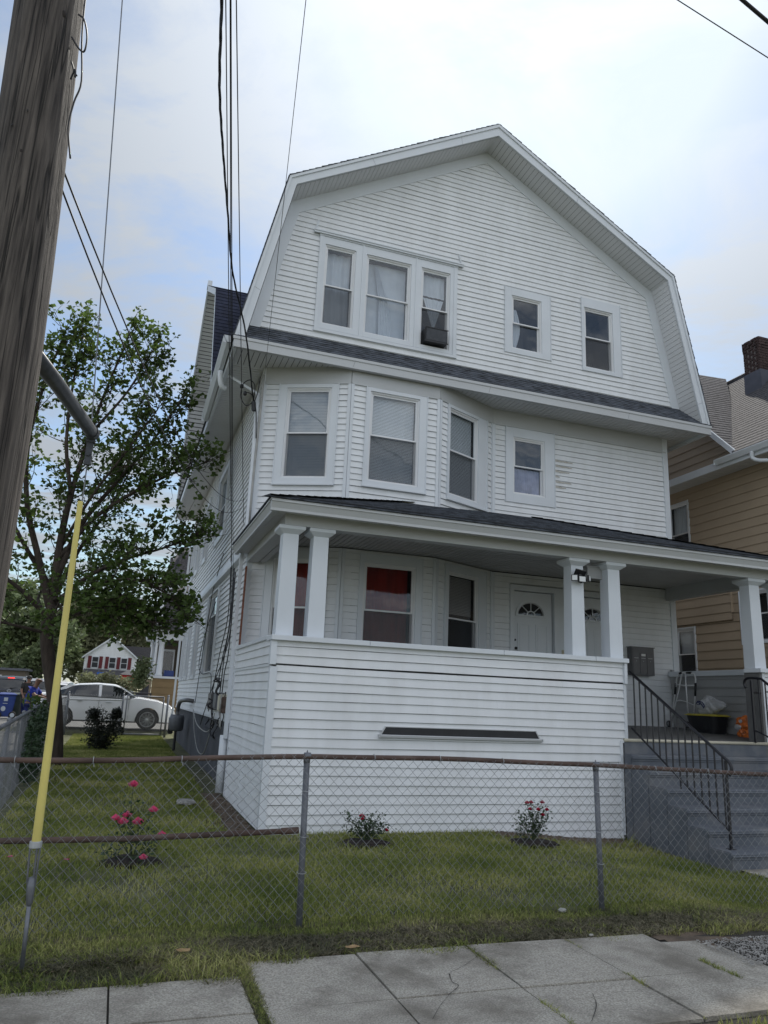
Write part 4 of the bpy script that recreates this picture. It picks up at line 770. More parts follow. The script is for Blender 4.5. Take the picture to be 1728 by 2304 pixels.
# ---------------- things on the porch
wk = thing("folded_walker", "folded aluminium walking frame on two small wheels, leaning in the porch corner", "walker", (10.62, 12.45, 1.3))
def wp(y, z, x=10.62): return (x, y, z)
g = MB()
for pts in ([wp(12.84, 1.44), wp(12.70, 2.0), wp(12.62, 2.30), wp(12.55, 2.38), wp(12.48, 2.40), wp(12.40, 2.40)], [wp(12.80, 1.50, 10.60), wp(12.57, 2.03, 10.60), wp(12.45, 2.36, 10.60), wp(12.40, 2.40, 10.60), wp(12.35, 2.37, 10.60), wp(12.33, 1.40, 10.60)], [wp(12.42, 2.40), wp(12.22, 2.39), wp(12.12, 2.37), wp(12.09, 2.28), wp(12.12, 2.05), wp(12.24, 1.36)]): g.tube(pts, .014, 8)
g.build('frame', M['walker'], wk, smooth=True)
g = MB(); g.tube([wp(12.68, 2.18), wp(12.4, 2.15, 10.60), wp(12.10, 2.15)], .014, 8); g.tube(catmull([wp(12.74, 1.76), wp(12.62, 1.86), wp(12.4, 1.84), wp(12.18, 1.78)], 4), .010, 6); g.build('cross_brace', M['walker'], wk, smooth=True)
for a_, b_ in ((wp(12.66, 2.20), wp(12.70, 1.98)), (wp(12.10, 2.2), wp(12.13, 1.95)), (wp(12.54, 2.39), wp(12.46, 2.405)), (wp(12.33, 2.40), wp(12.20, 2.395))):
    g = MB(); g.tube([a_, b_], .021, 8); g.build('grip', M['black'], wk, smooth=True)
for y in (12.86, 12.34):
    g = MB(); g.lathe((10.55, y, 1.40), [(.04, 0), (.065, .005), (.068, .015), (.065, .028), (.04, .033)], 14, 'X'); w_ = g.build('wheel', M['rubber'], wk)
    g = MB()
    for k in range(6): g.tube([(10.546, y, 1.40), (10.546, y+.05*math.cos(k*1.05), 1.40+.05*math.sin(k*1.05))], .004, 4)
    g.build('spokes', M['galvbright'], w_)
tb = thing("storage_tub", "black plastic storage tub with a yellow lid, against the right porch wall", "storage tub", (10.42, 11.62, 1.27))
def frust(g, c, a0, b0, a1, b1, z0, z1, rot=math.pi/2, n=24):
    vs = []
    for (a, b, z) in ((a0, b0, z0), (a1, b1, z1)):
        for k in range(n):
            w = 2*math.pi*k/n; x = a*math.copysign(abs(math.cos(w))**.5, math.cos(w)); y = b*math.copysign(abs(math.sin(w))**.5, math.sin(w)); vs.append((c[0]+x*math.cos(rot)-y*math.sin(rot), c[1]+x*math.sin(rot)+y*math.cos(rot), z))
    g.add(vs, [tuple(range(n)), tuple(range(n, 2*n))]+[(k, (k+1) % n, n+(k+1) % n, n+k) for k in range(n)])
g = MB(); frust(g, (10.42, 11.62), .32, .17, .39, .22, 1.26, 1.585); g.build('tub', M['black'], tb)
g = MB(); frust(g, (10.42, 11.62), .43, .25, .43, .25, 1.585, 1.60); frust(g, (10.42, 11.62), .42, .24, .37, .20, 1.6, 1.62); g.build('lid', M['tubyellow'], tb)
def crumple(name, m, par, c, r, seed, n=26, mm=16, amp=.35, spikes=()):
    rg = random.Random(seed); g = MB(); ph = [rg.uniform(0, 6.3) for _ in range(12)]; vs = []
    for j in range(mm+1):
        for i in range(n):
            th, p = 2*math.pi*i/n, math.pi*j/mm
            k = 1+amp*(.4*math.sin(3*th+ph[0]+2*p)+.3*math.sin(5*th+ph[1])*math.sin(4*p+ph[2])+.25*math.sin(9*th+ph[3]-5*p)+rg.uniform(-.2, .2))*math.sin(p)
            d = Vector((math.sin(p)*math.cos(th), math.sin(p)*math.sin(th), math.cos(p)))
            for sp, a in spikes: k += a*max(0, d.dot(Vector(sp).normalized()))**10
            vs.append(Vector(c)+Vector((d.x*r[0], d.y*r[1], d.z*r[2]))*k)
    g.add(vs, [(j*n+i, (j+1)*n+i, (j+1)*n+(i+1) % n, j*n+(i+1) % n) for j in range(mm) for i in range(n)])
    o = g.build(name, M[m], par); return o
wb = crumple('shopping_bag', 'bagwhite', None, (10.42, 11.55, 1.76), (.13, .22, .15), 5, spikes=(((0, -1, .1), .8), ((0, .6, -1), .4), ((0, .1, 1), .35)))
tag(wb, "crumpled white plastic shopping bag with dark blue print, lying on the tub lid", "bag")
g = MB()
for pts in ([(11.74, 1.80), (11.68, 1.85), (11.62, 1.82), (11.66, 1.78), (11.71, 1.79)], [(11.66, 1.85), (11.57, 1.83), (11.52, 1.76), (11.56, 1.72)], [(11.70, 1.83), (11.60, 1.79), (11.55, 1.74)]): g.tube([(10.285, a, b) for a, b in pts], .008, 4)
g.build('printed_logo', M['bagblue'], wb)
sb = crumple('snack_bag', 'orange', None, (10.52, 10.84, 1.31), (.09, .13, .10), 9, spikes=(((0, 0, 1), .3),)); tag(sb, "orange snack bag lying on the porch floor by the column, lower of two", "bag", "snack bags on the porch floor")
sb = crumple('snack_bag', 'orange', None, (10.50, 10.84, 1.48), (.08, .12, .11), 12, spikes=(((0, 1, .6), .5), ((0, -.5, 1), .5))); tag(sb, "orange and white snack bag piled on top of another by the column", "bag", "snack bags on the porch floor")
g = MB(); g.sphere((10.43, 10.90, 1.42), (.03, .08, .05), 8, 6); g.sphere((10.42, 10.82, 1.52), (.02, .04, .03), 7, 5); g.build('white_wrapper', M['bagwhite'], sb)
# ================================================================== side wall services
cb = thing("utility_box_cluster", "grey cable boxes and tangled wires on the side wall beside the downspout", "utility box", (1.88, 14.9, 1.3))
for (y0, y1, z0, z1, m_) in ((15.35, 15.92, 1.30, 1.62, 'mailbox'), (14.55, 15.0, 1.33, 1.63, 'post'), (14.0, 14.3, 1.30, 1.60, 'nosing'), (13.62, 13.8, 1.28, 1.56, 'rust')):
    g = MB(); g.box((1.76, y0, z0), (1.885, y1, z1)); g.box((1.75, y0+.02, z0+.02), (1.762, y1-.02, z1-.02)); g.build('box', M[m_], cb, bevel=.008)
rg = random.Random(4)
for i in range(9):
    y = rg.uniform(13.7, 15.4); pts = [(1.80-.04*rg.random(), y+rg.uniform(-.1, .1), 1.62-.12*k+rg.uniform(-.04, .04)) for k in range(6)]; g = MB(); g.tube(catmull(pts, 4), .010, 5); g.build('loose_wire', M['cable' if i % 3 else 'greycable'], cb, smooth=True)
def coil(c, ry, rz, name='cable_coil', m='cable', par=cb, n=26, x=1.74):
    g = MB(); g.tube([(x+.03*math.sin(3*w), c[0]+ry*math.cos(w), c[1]+rz*math.sin(w)) for w in [2*math.pi*i/n for i in range(n+1)]], .012, 5); g.build(name, M[m], par, smooth=True)
coil((14.6, 1.86), .28, .035); coil((15.1, 1.05), .5, .10); coil((14.4, .98), .28, .16); coil((14.3, 1.72), .10, .14); coil((15.4, 1.42), .12, .09)
gm = thing("gas_meter", "dark grey gas meter with curved pipe on the side wall near the rear corner", "gas meter", (1.6, 21.5, .15))
g = MB(); g.tube(catmull([(1.88, 20.2, 1.40), (1.70, 20.3, 1.42), (1.62, 21.2, 1.36), (1.60, 21.5, 1.15), (1.60, 21.5, 1.0)], 5), .052, 10); g.build('inlet_pipe', M['mailbox'], gm, smooth=True)
g = MB(); g.lathe((1.60, 21.5, .60), [(.15, 0), (.19, .05), (.20, .32), (.17, .42)], 18); g.build('meter_body', M['post'], gm, smooth=True)
g = MB(); g.tube([(1.60, 21.5, .62), (1.60, 21.5, .10)], .035, 8); g.build('riser_pipe', M['iron'], gm); g = MB(); g.box((1.42, 21.75, .5), (1.55, 21.95, .95)); g.build('regulator', M['iron'], gm, bevel=.02)
def cable(label, pts, r=.011, m='cable', cat='cable', group=None, n=6, name='cable'):
    g = MB(); g.tube(pts, r, 5); o = g.build(name, M[m], None, smooth=True, loc=tuple(pts[0])); tag(o, label, cat, group); return o
V3 = Vector
# loops hanging below the boxes on the side wall
cable("pale wire sagging in a long loop across the dark foundation wall", catmull([(1.80, 19.2, 1.2), (1.78, 18.3, .75), (1.78, 17.2, .42), (1.78, 16.0, .45), (1.78, 15.2, .9), (1.78, 14.8, 1.25)], 6), .010, 'greycable')
cable("black and white wire drooping from the gas pipe to the box cluster", catmull([(1.80, 19.3, 1.22), (1.78, 18.2, .98), (1.78, 17.2, .88), (1.78, 15.9, .86), (1.78, 15.0, .98)], 6), .011, 'greycable')
cable("thin black cable curving round the first side window and down the wall", catmull([(1.84, 17.0, 3.6), (1.82, 18.6, 2.9), (1.82, 19.2, 2.3), (1.82, 18.3, 2.05), (1.82, 16.6, 2.03), (1.82, 16.2, 1.8), (1.82, 16.2, 1.25)], 6), .009)
cable("thin dark cable hanging straight down the side wall left of the first window", [(1.84, 16.4, 4.6), (1.83, 17.8, 3.9), (1.83, 19.0, 2.0), (1.83, 19.3, 1.38)], .009)
# service drop
Qs = [(0.15, 5.0, 6.97), (0.175, 5.0, 6.98), (0.20, 5.0, 6.99), (0.245, 5.0, 7.01)]
def beyond(q, p, k=.55): q, p = V3(q), V3(p); return q+(q-p)*k
P_ = V3((1.72, 12.86, 6.80))
mainp = catmull([(0.027, 3.6, 6.302), (0.132, 5.0, 6.966), (0.24, 6.3, 7.352), (0.388, 7.4, 7.591), (0.643, 9.0, 7.816), (0.897, 10.3, 7.758), (1.332, 11.7, 7.531)]+[tuple(P_)], 5); g = MB()
for k in range(3): g.tube([p+V3((.009*math.cos(i*1.15+k*2.09), .0, .009*math.sin(i*1.15+k*2.09))) for i, p in enumerate(mainp)], .0075, 5)
o = g.build('service_cable', M['cable'], None, smooth=True, loc=tuple(P_)); tag(o, "thick twisted black service cable running down to the upper left corner of the house", "cable")
ends = [((1.82, 14.9, 4.45), "thin black wire reaching the side wall highest of the bundle of four"), ((1.80, 14.5, 4.10), "thin black wire second in the bundle of four dropping to the side wall"), ((1.79, 14.1, 3.9), "thin black wire third in the bundle of four dropping to the side wall"), ((1.80, 13.3, 4.62), "thin black wire furthest right in the bundle of four, ending above the porch eave")]
for (e, lb), q in zip(ends, [(0.165, 5, 6.975), (0.198, 5, 6.99), (0.205, 5, 6.99), (0.246, 5, 7.01)]):
    cable(lb, sag(beyond(q, e, .3), e, .03), .0052, name='drop_wire', group=None)
# wires running down the side wall into the boxes
for i, (a, b, c) in enumerate((((1.82, 14.9, 4.45), (1.80, 14.3, 3.1), (1.79, 15.6, 1.6)), ((1.80, 14.5, 4.10), (1.80, 14.0, 2.9), (1.79, 14.9, 1.62)), ((1.79, 14.1, 3.9), (1.78, 13.75, 3.0), (1.78, 14.3, 1.6)), ((1.80, 14.0, 3.9), (1.78, 13.7, 2.6), (1.76, 17.0, .95)), ((1.80, 13.8, 3.8), (1.78, 13.6, 2.4), (1.78, 14.0, 1.6)))):
    cable(["black cable down the side wall to the leftmost grey box", "black cable down the side wall to the middle grey box", "black cable down the side wall to the cream box", "black cable slanting down the side wall onto the dark foundation", "black cable down the side wall nearest the downspout"][i], catmull([a, b, ((b[0]), (b[1]+c[1])/2+.1, (b[2]+c[2])/2), c], 6), .010)
wh = thing("service_entrance", "cable connectors and conduit under the eave at the upper left corner of the house", "cable fitting", (1.8, 12.9, 6.6))
g = MB(); g.tube([(1.86, 12.84, 7.35), (1.86, 12.84, 6.9), (1.83, 12.85, 5.2), (1.83, 12.85, 4.3)], .022, 6); g.build('conduit', M['greycable'], wh, smooth=True)
for p in ((1.50, 13.0, 7.12), (1.56, 12.9, 6.95)):
    g = MB(); g.lathe(p, [(.018, -.04), (.034, -.025), (.034, .025), (.018, .04)], 10); g.build('insulator', M['black'], wh, smooth=True)
for pts in ([(1.72, 12.86, 6.80), (1.60, 12.9, 6.72), (1.50, 13.0, 6.9), (1.50, 13.0, 7.08)], [(1.72, 12.86, 6.80), (1.72, 12.86, 7.1), (1.64, 12.95, 7.25), (1.54, 13.0, 7.2), (1.50, 13.0, 7.12)], [(1.74, 12.86, 6.80), (1.68, 12.9, 6.95), (1.58, 12.9, 6.98)], [(1.80, 12.84, 7.3), (1.78, 12.84, 7.0), (1.73, 12.85, 6.78)], [(1.73, 12.85, 6.8), (1.78, 12.84, 6.6), (1.82, 12.83, 6.1)]):
    g = MB(); g.tube(catmull(pts, 5), .009, 6); g.build('loop_wire', M['cable'], wh, smooth=True)
g = MB(); g.tube([(1.72, 12.86, 6.80), (1.74, 12.84, 6.62)], .04, 6); g.build('clamp', M['black'], wh)
# single line crossing in front of the gable to the corner
cable("single thin wire running down across the gable edge to the corner of the house", sag(beyond((0.80, 5, 7.24), (1.87, 12.80, 7.35), .3), (1.87, 12.80, 7.35), .06, 20), .0035, name='overhead_wire')
cable("thin overhead wire crossing the top right corner of the sky, lower of two", [beyond((4.68, 5, 8.85), (5.86, 5, 8.55), 1.0), (4.68, 5, 8.85), (5.86, 5, 8.55), beyond((5.86, 5, 8.55), (4.68, 5, 8.85), 3)], .006, name='overhead_wire')
cable("thick overhead cable at the very top right corner of the frame", [beyond((5.57, 5, 9.22), (5.93, 5, 9.05), 3.0), (5.57, 5, 9.22), (5.93, 5, 9.05), beyond((5.93, 5, 9.05), (5.57, 5, 9.22), 6)], .022, name='overhead_cable')
# ================================================================== utility pole, strut, guy
pole = thing("utility_pole", "weathered grey wooden utility pole leaning slightly, cut off by the left edge", "utility pole", (-.63, 3.2, 0))
def pcx(z):
    ks = [(-.5, -.63), (0.0, -.625), (1.94, -.612), (2.4, -.611), (3.13, -.618), (3.86, -.645), (4.7, -.679), (9.5, -.90)]
    return sum(float(np.interp(z+d, [a for a, b in ks], [b for a, b in ks])) for d in (-.5, -.25, 0, .25, .5))/5
g = MB(); n = 48; H_ = 9.5; rows = 90; vs = []
for j in range(rows+1):
    z = -.3+(H_+.3)*j/rows; cx_ = pcx(z); rad = .165-.0045*z
    for k in range(n):
        w = 2*math.pi*k/n; q = rad*(1+.012*math.sin(7*w+.5*z)+.010*math.sin(13*w-.8*z+1)+.006*math.sin(29*w)); vs.append((cx_+q*math.cos(w), 3.2+q*math.sin(w), z))
g.add(vs, [(j*n+k, j*n+(k+1) % n, (j+1)*n+(k+1) % n, (j+1)*n+k) for j in range(rows) for k in range(n)]+[tuple(rows*n+k for k in range(n))]); g.build('shaft', M['wood'], pole, smooth=True)
knotm = mat('dark_knot', (0.028, 0.022, 0.02), 0.9, 0.3, 60)
for (x, z, r_) in ((-.655, 3.78, .022), (-.60, 4.55, .024), (-.72, 3.30, .012)):
    rad = .165-.0045*z; cx_ = pcx(z); dx = x-cx_; y = 3.2-math.sqrt(max(0, rad*rad-dx*dx)); g = MB(); g.sphere((x, y+.007, z), (r_*.8, .009, r_*1.0), 12, 8); g.build('knot', knotm, pole, smooth=True)
for (x, z) in ((-.66, 4.0), (-.71, 3.92), (-.60, 4.7)):
    rad = .165-.0045*z; cx_ = pcx(z); y = 3.2-math.sqrt(max(0, rad*rad-(x-cx_)**2)); g = MB(); g.tube([(x, y+.01, z), (x+.006, y-.012, z-.03)], .0025, 5); g.build('nail', M['iron'], pole)
g = MB(); g.tube([(-.62, 3.30, 3.10), (-.50, 4.1, 3.175), (-.365, 5.16, 3.27)], .0415, 16); st = g.build('strut_pipe', M['strut'], pole, smooth=True)
g = MB(); g.tube([(-.372, 5.10, 3.265), (-.364, 5.17, 3.272)], .047, 16); g.box((-.392, 5.155, 3.05), (-.350, 5.185, 3.24)); g.box((-.40, 5.145, 3.205), (-.34, 5.20, 3.23)); g.lathe((-.372, 5.14, 3.12), [(.014, 0), (.014, .012)], 6, 'Y'); g.build('end_clamp', M['strut'], st)
for pts in ([(-.52, 3.08, 5.3), (-.515, 3.06, 4.75), (-.50, 3.05, 4.45), (-.47, 3.05, 4.2), (-.485, 3.05, 4.08), (-.49, 3.05, 3.95), (-.462, 3.05, 3.80)], [(-.53, 3.07, 4.56), (-.50, 3.05, 4.52), (-.475, 3.03, 4.42), (-.475, 3.03, 4.34), (-.50, 3.05, 4.36), (-.54, 3.06, 4.42)], [(-.525, 3.07, 4.30), (-.505, 3.05, 4.24), (-.49, 3.04, 4.21)], [(-.515, 3.06, 4.20), (-.50, 3.04, 4.24), (-.495, 3.04, 4.20)]):
    g = MB(); g.tube(catmull(pts, 5), .0042, 5); g.build('loose_wire', M['cable'], pole, smooth=True)
gw = thing("guy_wire", "steel guy wire with a yellow plastic guard anchored at the fence", "guy wire", (-.33, 5.24, 0))
g = MB(); g.tube([(-.349, 5.225, .95), (-.372, 5.19, 3.06)], .0045, 6); g.tube([(-.372, 5.19, 3.20), (-.70, 4.9, 8.5)], .0045, 6); g.build('cable', M['galv'], gw)
g = MB(); r_ = .033; a, b = V3((-.351, 5.225, .70)), V3((-.380, 5.19, 2.80)); t_ = (b-a).normalized(); s1_ = t_.orthogonal().normalized(); s2_ = t_.cross(s1_); vs = []; nn = 14
for j in range(14):
    p = a.lerp(b, j/13); rr_ = .0265-.0095*j/13
    for k in range(nn): w = 2*math.pi*k/nn; vs.append(p+(s1_*math.cos(w)+s2_*math.sin(w))*rr_)
g.add(vs, [(j*nn+k, j*nn+(k+1) % nn, (j+1)*nn+(k+1) % nn, (j+1)*nn+k) for j in range(13) for k in range(nn)]); g.add(vs[-nn:], [tuple(range(nn))]); g.build('guard', M['yellow'], gw, smooth=True)
g = MB(); g.lathe((-.352, 5.226, .665), [(.033, 0), (.036, .003), (.036, .035), (.033, .038)], 16); g.build('collar', M['galvbright'], gw)
g = MB()
for dx in (-.028, .028, .012): g.tube(catmull([(-.352+dx, 5.22, .67), (-.350+dx*.9, 5.225, .57), (-.347+dx*.8, 5.232, .48), (-.342+dx*.3, 5.235, .41)], 4), .006, 6)
g.build('wire_grip', M['galv'], gw, smooth=True)
g = MB(); g.tube([(-.347, 5.235, .50), (-.345, 5.235, .44), (-.341, 5.235, .36), (-.340, 5.235, .34)], [.020, .024, .018, .010], 10); g.build('thimble', M['galv'], gw, smooth=True)
g = MB(); g.tube([(-.342, 5.235, .40), (-.330, 5.24, -.05)], .0125, 10); g.build('anchor_rod', M['galv'], gw, smooth=True)
cable("thin wire from the pole down through the maple to the side wall, upper of two", sag((-.53, 3.3, 3.93), (1.86, 13.85, 5.22), .55, 22), .0048, name='overhead_wire')
cable("thin wire from the pole down through the maple to the side wall, lower of two", sag((-.53, 3.34, 3.86), (1.86, 14.25, 5.14), .62, 22), .0048, name='overhead_wire')
# ================================================================== chain link fences
def chainlink(par, F, u0, u1, ztop, zbot, dia=.080, r=.0019, seed=1, top_knuckle=True, name='wire_mesh', m='wire', wave=.007):
    """woven zigzag wires; F frame, ztop(u), zbot(u)"""
    rg = random.Random(seed); P, U, Nn = F; vs = []; fs = []; h = dia/2; k = 0; u = u0
    def seg(a, b):
        d = (b-a).normalized(); s = d.orthogonal().normalized()*r; t = d.cross(s.normalized())*r; o = len(vs)
        for p in (a, b):
            vs.extend([p+s, p-s*.5+t*.87, p-s*.5-t*.87])
        for i in range(3): fs.append((o+i, o+(i+1) % 3, o+3+(i+1) % 3, o+3+i))
    while u < u1:
        uc = u; z0, z1 = zbot(uc), ztop(uc); n = max(2, int((z1-z0)/h)); hz = (z1-z0)/n; prev = None
        for j in range(n+1):
            side = (j+k) % 2; z = z1-hz*j; uu_ = uc+h*side; wv = wave*math.sin(uu_*2.3+z*3)+.6*wave*math.sin(uu_*7.1-z*2.2)
            p = P+U*(uu_+.5*wave*math.sin(z*5+uu_*3))+ZV*(z+.4*wave*math.sin(uu_*4.4))+Nn*(wv+(.0035 if side else -.0035))
            if prev is not None: seg(prev, p)
            elif top_knuckle:
                if side == 0: seg(p, p+U*h*.45+ZV*.018*rg.uniform(.4, 1.6)); 
                else: seg(p, p-U*h*.45+ZV*.018*rg.uniform(.4, 1.6))
            prev = p
        u += h; k += 1
    g = MB(); g.v = [tuple(v) for v in vs]; g.f = fs
    V = np.array(g.v); Fq = np.array(fs); return npmesh(name, V, Fq, M[m], par)
ff = thing("chain_link_fence", "chain link fence across the front lawn with a rusty top rail and grey posts", "fence", (1.43, 5.85, 0))
FF = (V3((0, 5.80, 0)), XU, V3((0, -1, 0)))
ctrl = [(-3.5, 1.12), (-.68, 1.112), (.16, 1.118), (1.41, 1.172), (2.54, 1.166), (3.92, 1.146), (4.65, 1.113), (5.8, 1.085), (9.0, 1.02)]
def railz(u):
    for (a, za), (b, zb) in zip(ctrl[:-1], ctrl[1:]):
        if u <= b: return za+(zb-za)*(u-a)/(b-a)
    return ctrl[-1][1]
railpts = [(u, 5.845, railz(u)+.004*math.sin(u*3)) for u in np.arange(-3.5, 9.01, .25)]
g = MB(); g.tube(railpts, .0195, 12); g.build('top_rail', M['rust'], ff, smooth=True)
g = MB(); g.tube([(-3.5, 5.845, .60), (-.6, 5.845, .60), (.17, 5.845, .601), (1.30, 5.845, .637)], .020, 12); g.tube([(1.27, 5.845, .636), (1.40, 5.85, .641)], .024, 10); g.build('middle_rail', M['rust'], ff, smooth=True)
for x, lean in ((1.445, -.012), (4.03, -.014), (7.2, 0)):
    zt = railz(x); g = MB(); g.tube([(x+lean*-1, 5.86, -.25+gz(x, 5.8)), (x+lean, 5.86, zt-.03)], .0235, 12); p = g.build('post', M['post'], ff, smooth=True)
    g = MB(); g.lathe((x+lean, 5.86, zt-.05), [(.026, 0), (.027, .03), (.024, .045), (.011, .06), (.007, .075), (.003, .09)], 12); g.tube([(x+lean-.025, 5.85, zt), (x+lean+.025, 5.85, zt)], .0245, 10); g.build('post_cap', M['galv'], p, smooth=True)
    for z in (.35, .60, .92):
        g = MB(); g.tube([(x+.034*math.cos(w), 5.855+.036*math.sin(w), z+.004*math.sin(w)) for w in [2*math.pi*i/12 for i in range(13)]], .0022, 4); g.build('tie_wire', M['galvbright'], p)
for x in (.5, 1.97, 2.53, 3.1, 4.62, 5.2, 6.1, -.6, -.1):
    z = railz(x); g = MB(); g.tube([(x, 5.845+.025*math.cos(w), z+.025*math.sin(w)) for w in [2*math.pi*i/12 for i in range(13)]]+[(x+.01, 5.80, z-.04)], .0024, 4); g.build('tie_wire', M['galvbright'], ff)
rgk = random.Random(2)
def ftop(u): 
    d = .0 if u > .9 else -.022-.012*abs(math.sin(u*5.2))
    if 1.4 < u < 3.9: d = -.018
    if u > 3.9: d = .012
    if u < -.0: d -= .012
    return railz(u)+d
chainlink(ff, FF, -2.6, 8.6, ftop, lambda u: .05+gz(u, 5.8), seed=3, r=.0017)
lf = thing("chain_link_fence", "grey chain link fence running back along the left edge of the yard", "fence", (-1.1, 6, 0))
LP = [(-1.02, 5.86), (-1.14, 9.2), (-1.27, 12.68), (-1.61, 21.6), (-1.50, 26.6)]
for (a, b) in zip(LP[:-1], LP[1:]):
    Fl, Ln = FR(a, b, (1, 0)); n_ = max(2, int(Ln/.35))
    zf = lambda u, a=a, b=b, Ln=Ln: gz(-2, a[1]+(b[1]-a[1])*u/Ln)
    chainlink(lf, Fl, 0, Ln, lambda u: zf(u)+1.16+.0, lambda u: zf(u)+.05, seed=int(a[1]), r=.0021 if a[1] > 12 else .0018, m='wire')
    g = MB(); g.tube([(a[0], a[1], gz(-2, a[1])+1.15), (b[0], b[1], gz(-2, b[1])+1.15)], .024, 10); g.build('top_rail', M['galv'], lf, smooth=True)
for (x, y, r_) in ((-1.04, 5.87, .032), (-1.10, 8.0, .026), (-1.19, 10.6, .026), (-1.28, 13.0, .026), (-1.39, 15.8, .026), (-1.50, 18.7, .026), (-1.61, 21.6, .04), (-1.55, 24.2, .026)):
    z = gz(-2, y); g = MB(); g.tube([(x-.03, y, z-.1), (x-.03, y, z+1.16)], r_, 10); p = g.build('post', M['galv'], lf, smooth=True); g = MB(); g.sphere((x-.03, y, z+1.17), (r_*1.2, r_*1.2, .03), 10, 6); g.build('post_cap', M['galv'], p, smooth=True)
rf = thing("chain_link_fence", "low chain link fence section across the back of the yard, left of the gate", "fence", (-1.4, 26.6, .2))
FRr = (V3((0, 26.6, 0)), XU, V3((0, -1, 0))); zb_ = gz(0, 26.6)
chainlink(rf, FRr, -1.5, .22, lambda u: zb_+1.24, lambda u: zb_+.05, seed=9, r=.003, wave=.006)
g = MB(); g.tube([(-1.5, 26.62, zb_+1.06), (.22, 26.62, zb_+1.10)], .022, 8); g.build('top_rail', M['galvbright'], rf)
for x in (-1.45, .22): g = MB(); g.tube([(x, 26.64, zb_-.1), (x, 26.64, zb_+1.27)], .035, 10); g.sphere((x, 26.64, zb_+1.28), .038, 10, 6); g.build('post', M['galv'], rf, smooth=True)
gt = thing("chain_link_gate", "chain link gate at the back of the yard between grey posts, beside the house corner", "gate", (.35, 26.6, .2))
chainlink(gt, FRr, .36, 1.48, lambda u: zb_+1.24, lambda u: zb_+.06, seed=11, r=.003, wave=.006)
for a, b in (((.34, zb_+.02), (.34, zb_+1.27)), ((1.50, zb_+.02), (1.50, zb_+1.25)), ((.34, zb_+1.25), (1.50, zb_+1.25)), ((.34, zb_+.05), (1.50, zb_+.05))):
    g = MB(); g.tube([(a[0], 26.60, a[1]), (b[0], 26.60, b[1])], .021, 8); g.build('gate_frame', M['galv'], gt, smooth=True)
g = MB(); g.tube([(1.64, 26.62, zb_-.1), (1.64, 26.62, zb_+1.28)], .037, 10); g.sphere((1.64, 26.62, zb_+1.29), .04, 10, 6); g.build('gate_post', M['galv'], gt, smooth=True)
# ================================================================== neighbour's tan house on the right
nb = thing("tan_house", "tan clapboard house with grey shingle roof and brick chimney at the right edge", "house", (13, 13, 0))
NX = 13.0; FN = (V3((NX, 0, 0)), YU, V3((-1, 0, 0))); ex = .2055
nw = [(14.70, 15.42, 2.1, 3.66), (14.68, 15.45, 5.15, 6.82), (12.4, 13.22, 3.15, 4.3), (10.8, 11.7, 2.2, 3.9)]
m_ = MB(); m_.courses(FN[0], YU, ZV, FN[2], lambda v: (8.0, 27), .8, 3.72, ex, .022, nw, start=.8); m_.courses(FN[0]-XU*.05, YU, ZV, FN[2], lambda v: (13.45, 27), 3.72, 4.4, ex, .022, nw, start=3.9)
m_.courses(FN[0], YU, ZV, FN[2], lambda v: (8.0, 27), 3.72, 7.3, ex, .022, nw, start=.8)
m_.quad((NX-.072, 13.45, 3.88), (NX, 13.45, 3.9), (NX, 13.45, 4.4), (NX-.07, 13.45, 4.4)); m_.quad((NX-.072, 13.45, 3.72), (NX, 13.45, 3.72), (NX, 27, 3.72), (NX-.072, 27, 3.72)); m_.build('wall', M['tan'], nb)
m_ = MB(); m_.box((NX+.02, 8.0, -.2), (NX+7, 8.02, 7.3)); m_.box((NX+.02, 26.9, -.2), (NX+7, 27, 7.3)); m_.build('wall', M['tan'], nb)
m_ = MB(); m_.box((NX-.005, 8.0, -.3), (NX+.05, 27, .80)); m_.build('foundation', M['mortar'], nb)
def nwin(y0, y1, z0, z1, zm, cov):
    gl = (y0+.06, y1-.06, z0+.05, z1-.05)
    window(nb, FN, gl, zm, (y0-.035, y1+.035, z0-.05, z1+.045), cover=cov, mcover='blind', casing_d=.03)
nwin(14.74, 15.40, 2.15, 3.62, 3.02, lambda k, F: louvres(k, F, 14.78, 15.36, 3.05, 3.58, -.12)); nwin(14.72, 15.42, 5.2, 6.78, 6.02, lambda k, F: folds(k, F, 14.76, 15.38, 6.02, 6.75, -.12, .015))
nwin(12.44, 13.2, 3.2, 4.28, 3.8, None); nwin(10.85, 11.65, 2.25, 3.85, 3.05, lambda k, F: folds(k, F, 10.9, 11.6, 3.1, 3.8, -.12, .02))
# eave: soffit, fascia, gutter
m_ = MB(); planks(m_, V3((0, 0, 7.13)), XU, YU, DN, lambda v: (12.45, NX+.01), 8.0, 27, .16); m_.build('soffit', M['soffit'], nb)
m_ = MB(); m_.box((12.42, 8.0, 7.08), (12.46, 27, 7.26)); m_.box((12.46, 8.0, 7.14), (NX+.03, 27, 7.2)); m_.build('fascia', M['trim'], nb)
gutter((12.42, 8.0, 7.16), (12.42, 13.0, 7.16), (-1, 0, 0), nb, w=.13, h=.12)
rectpipe('downspout', catmull([(12.36, 11.95, 7.18), (12.38, 11.95, 7.02), (12.5, 11.7, 6.92), (12.9, 11.0, 6.88), (12.97, 10.9, 6.7), (12.97, 10.9, 1.0)], 5), .09, par=nb, round_=True)
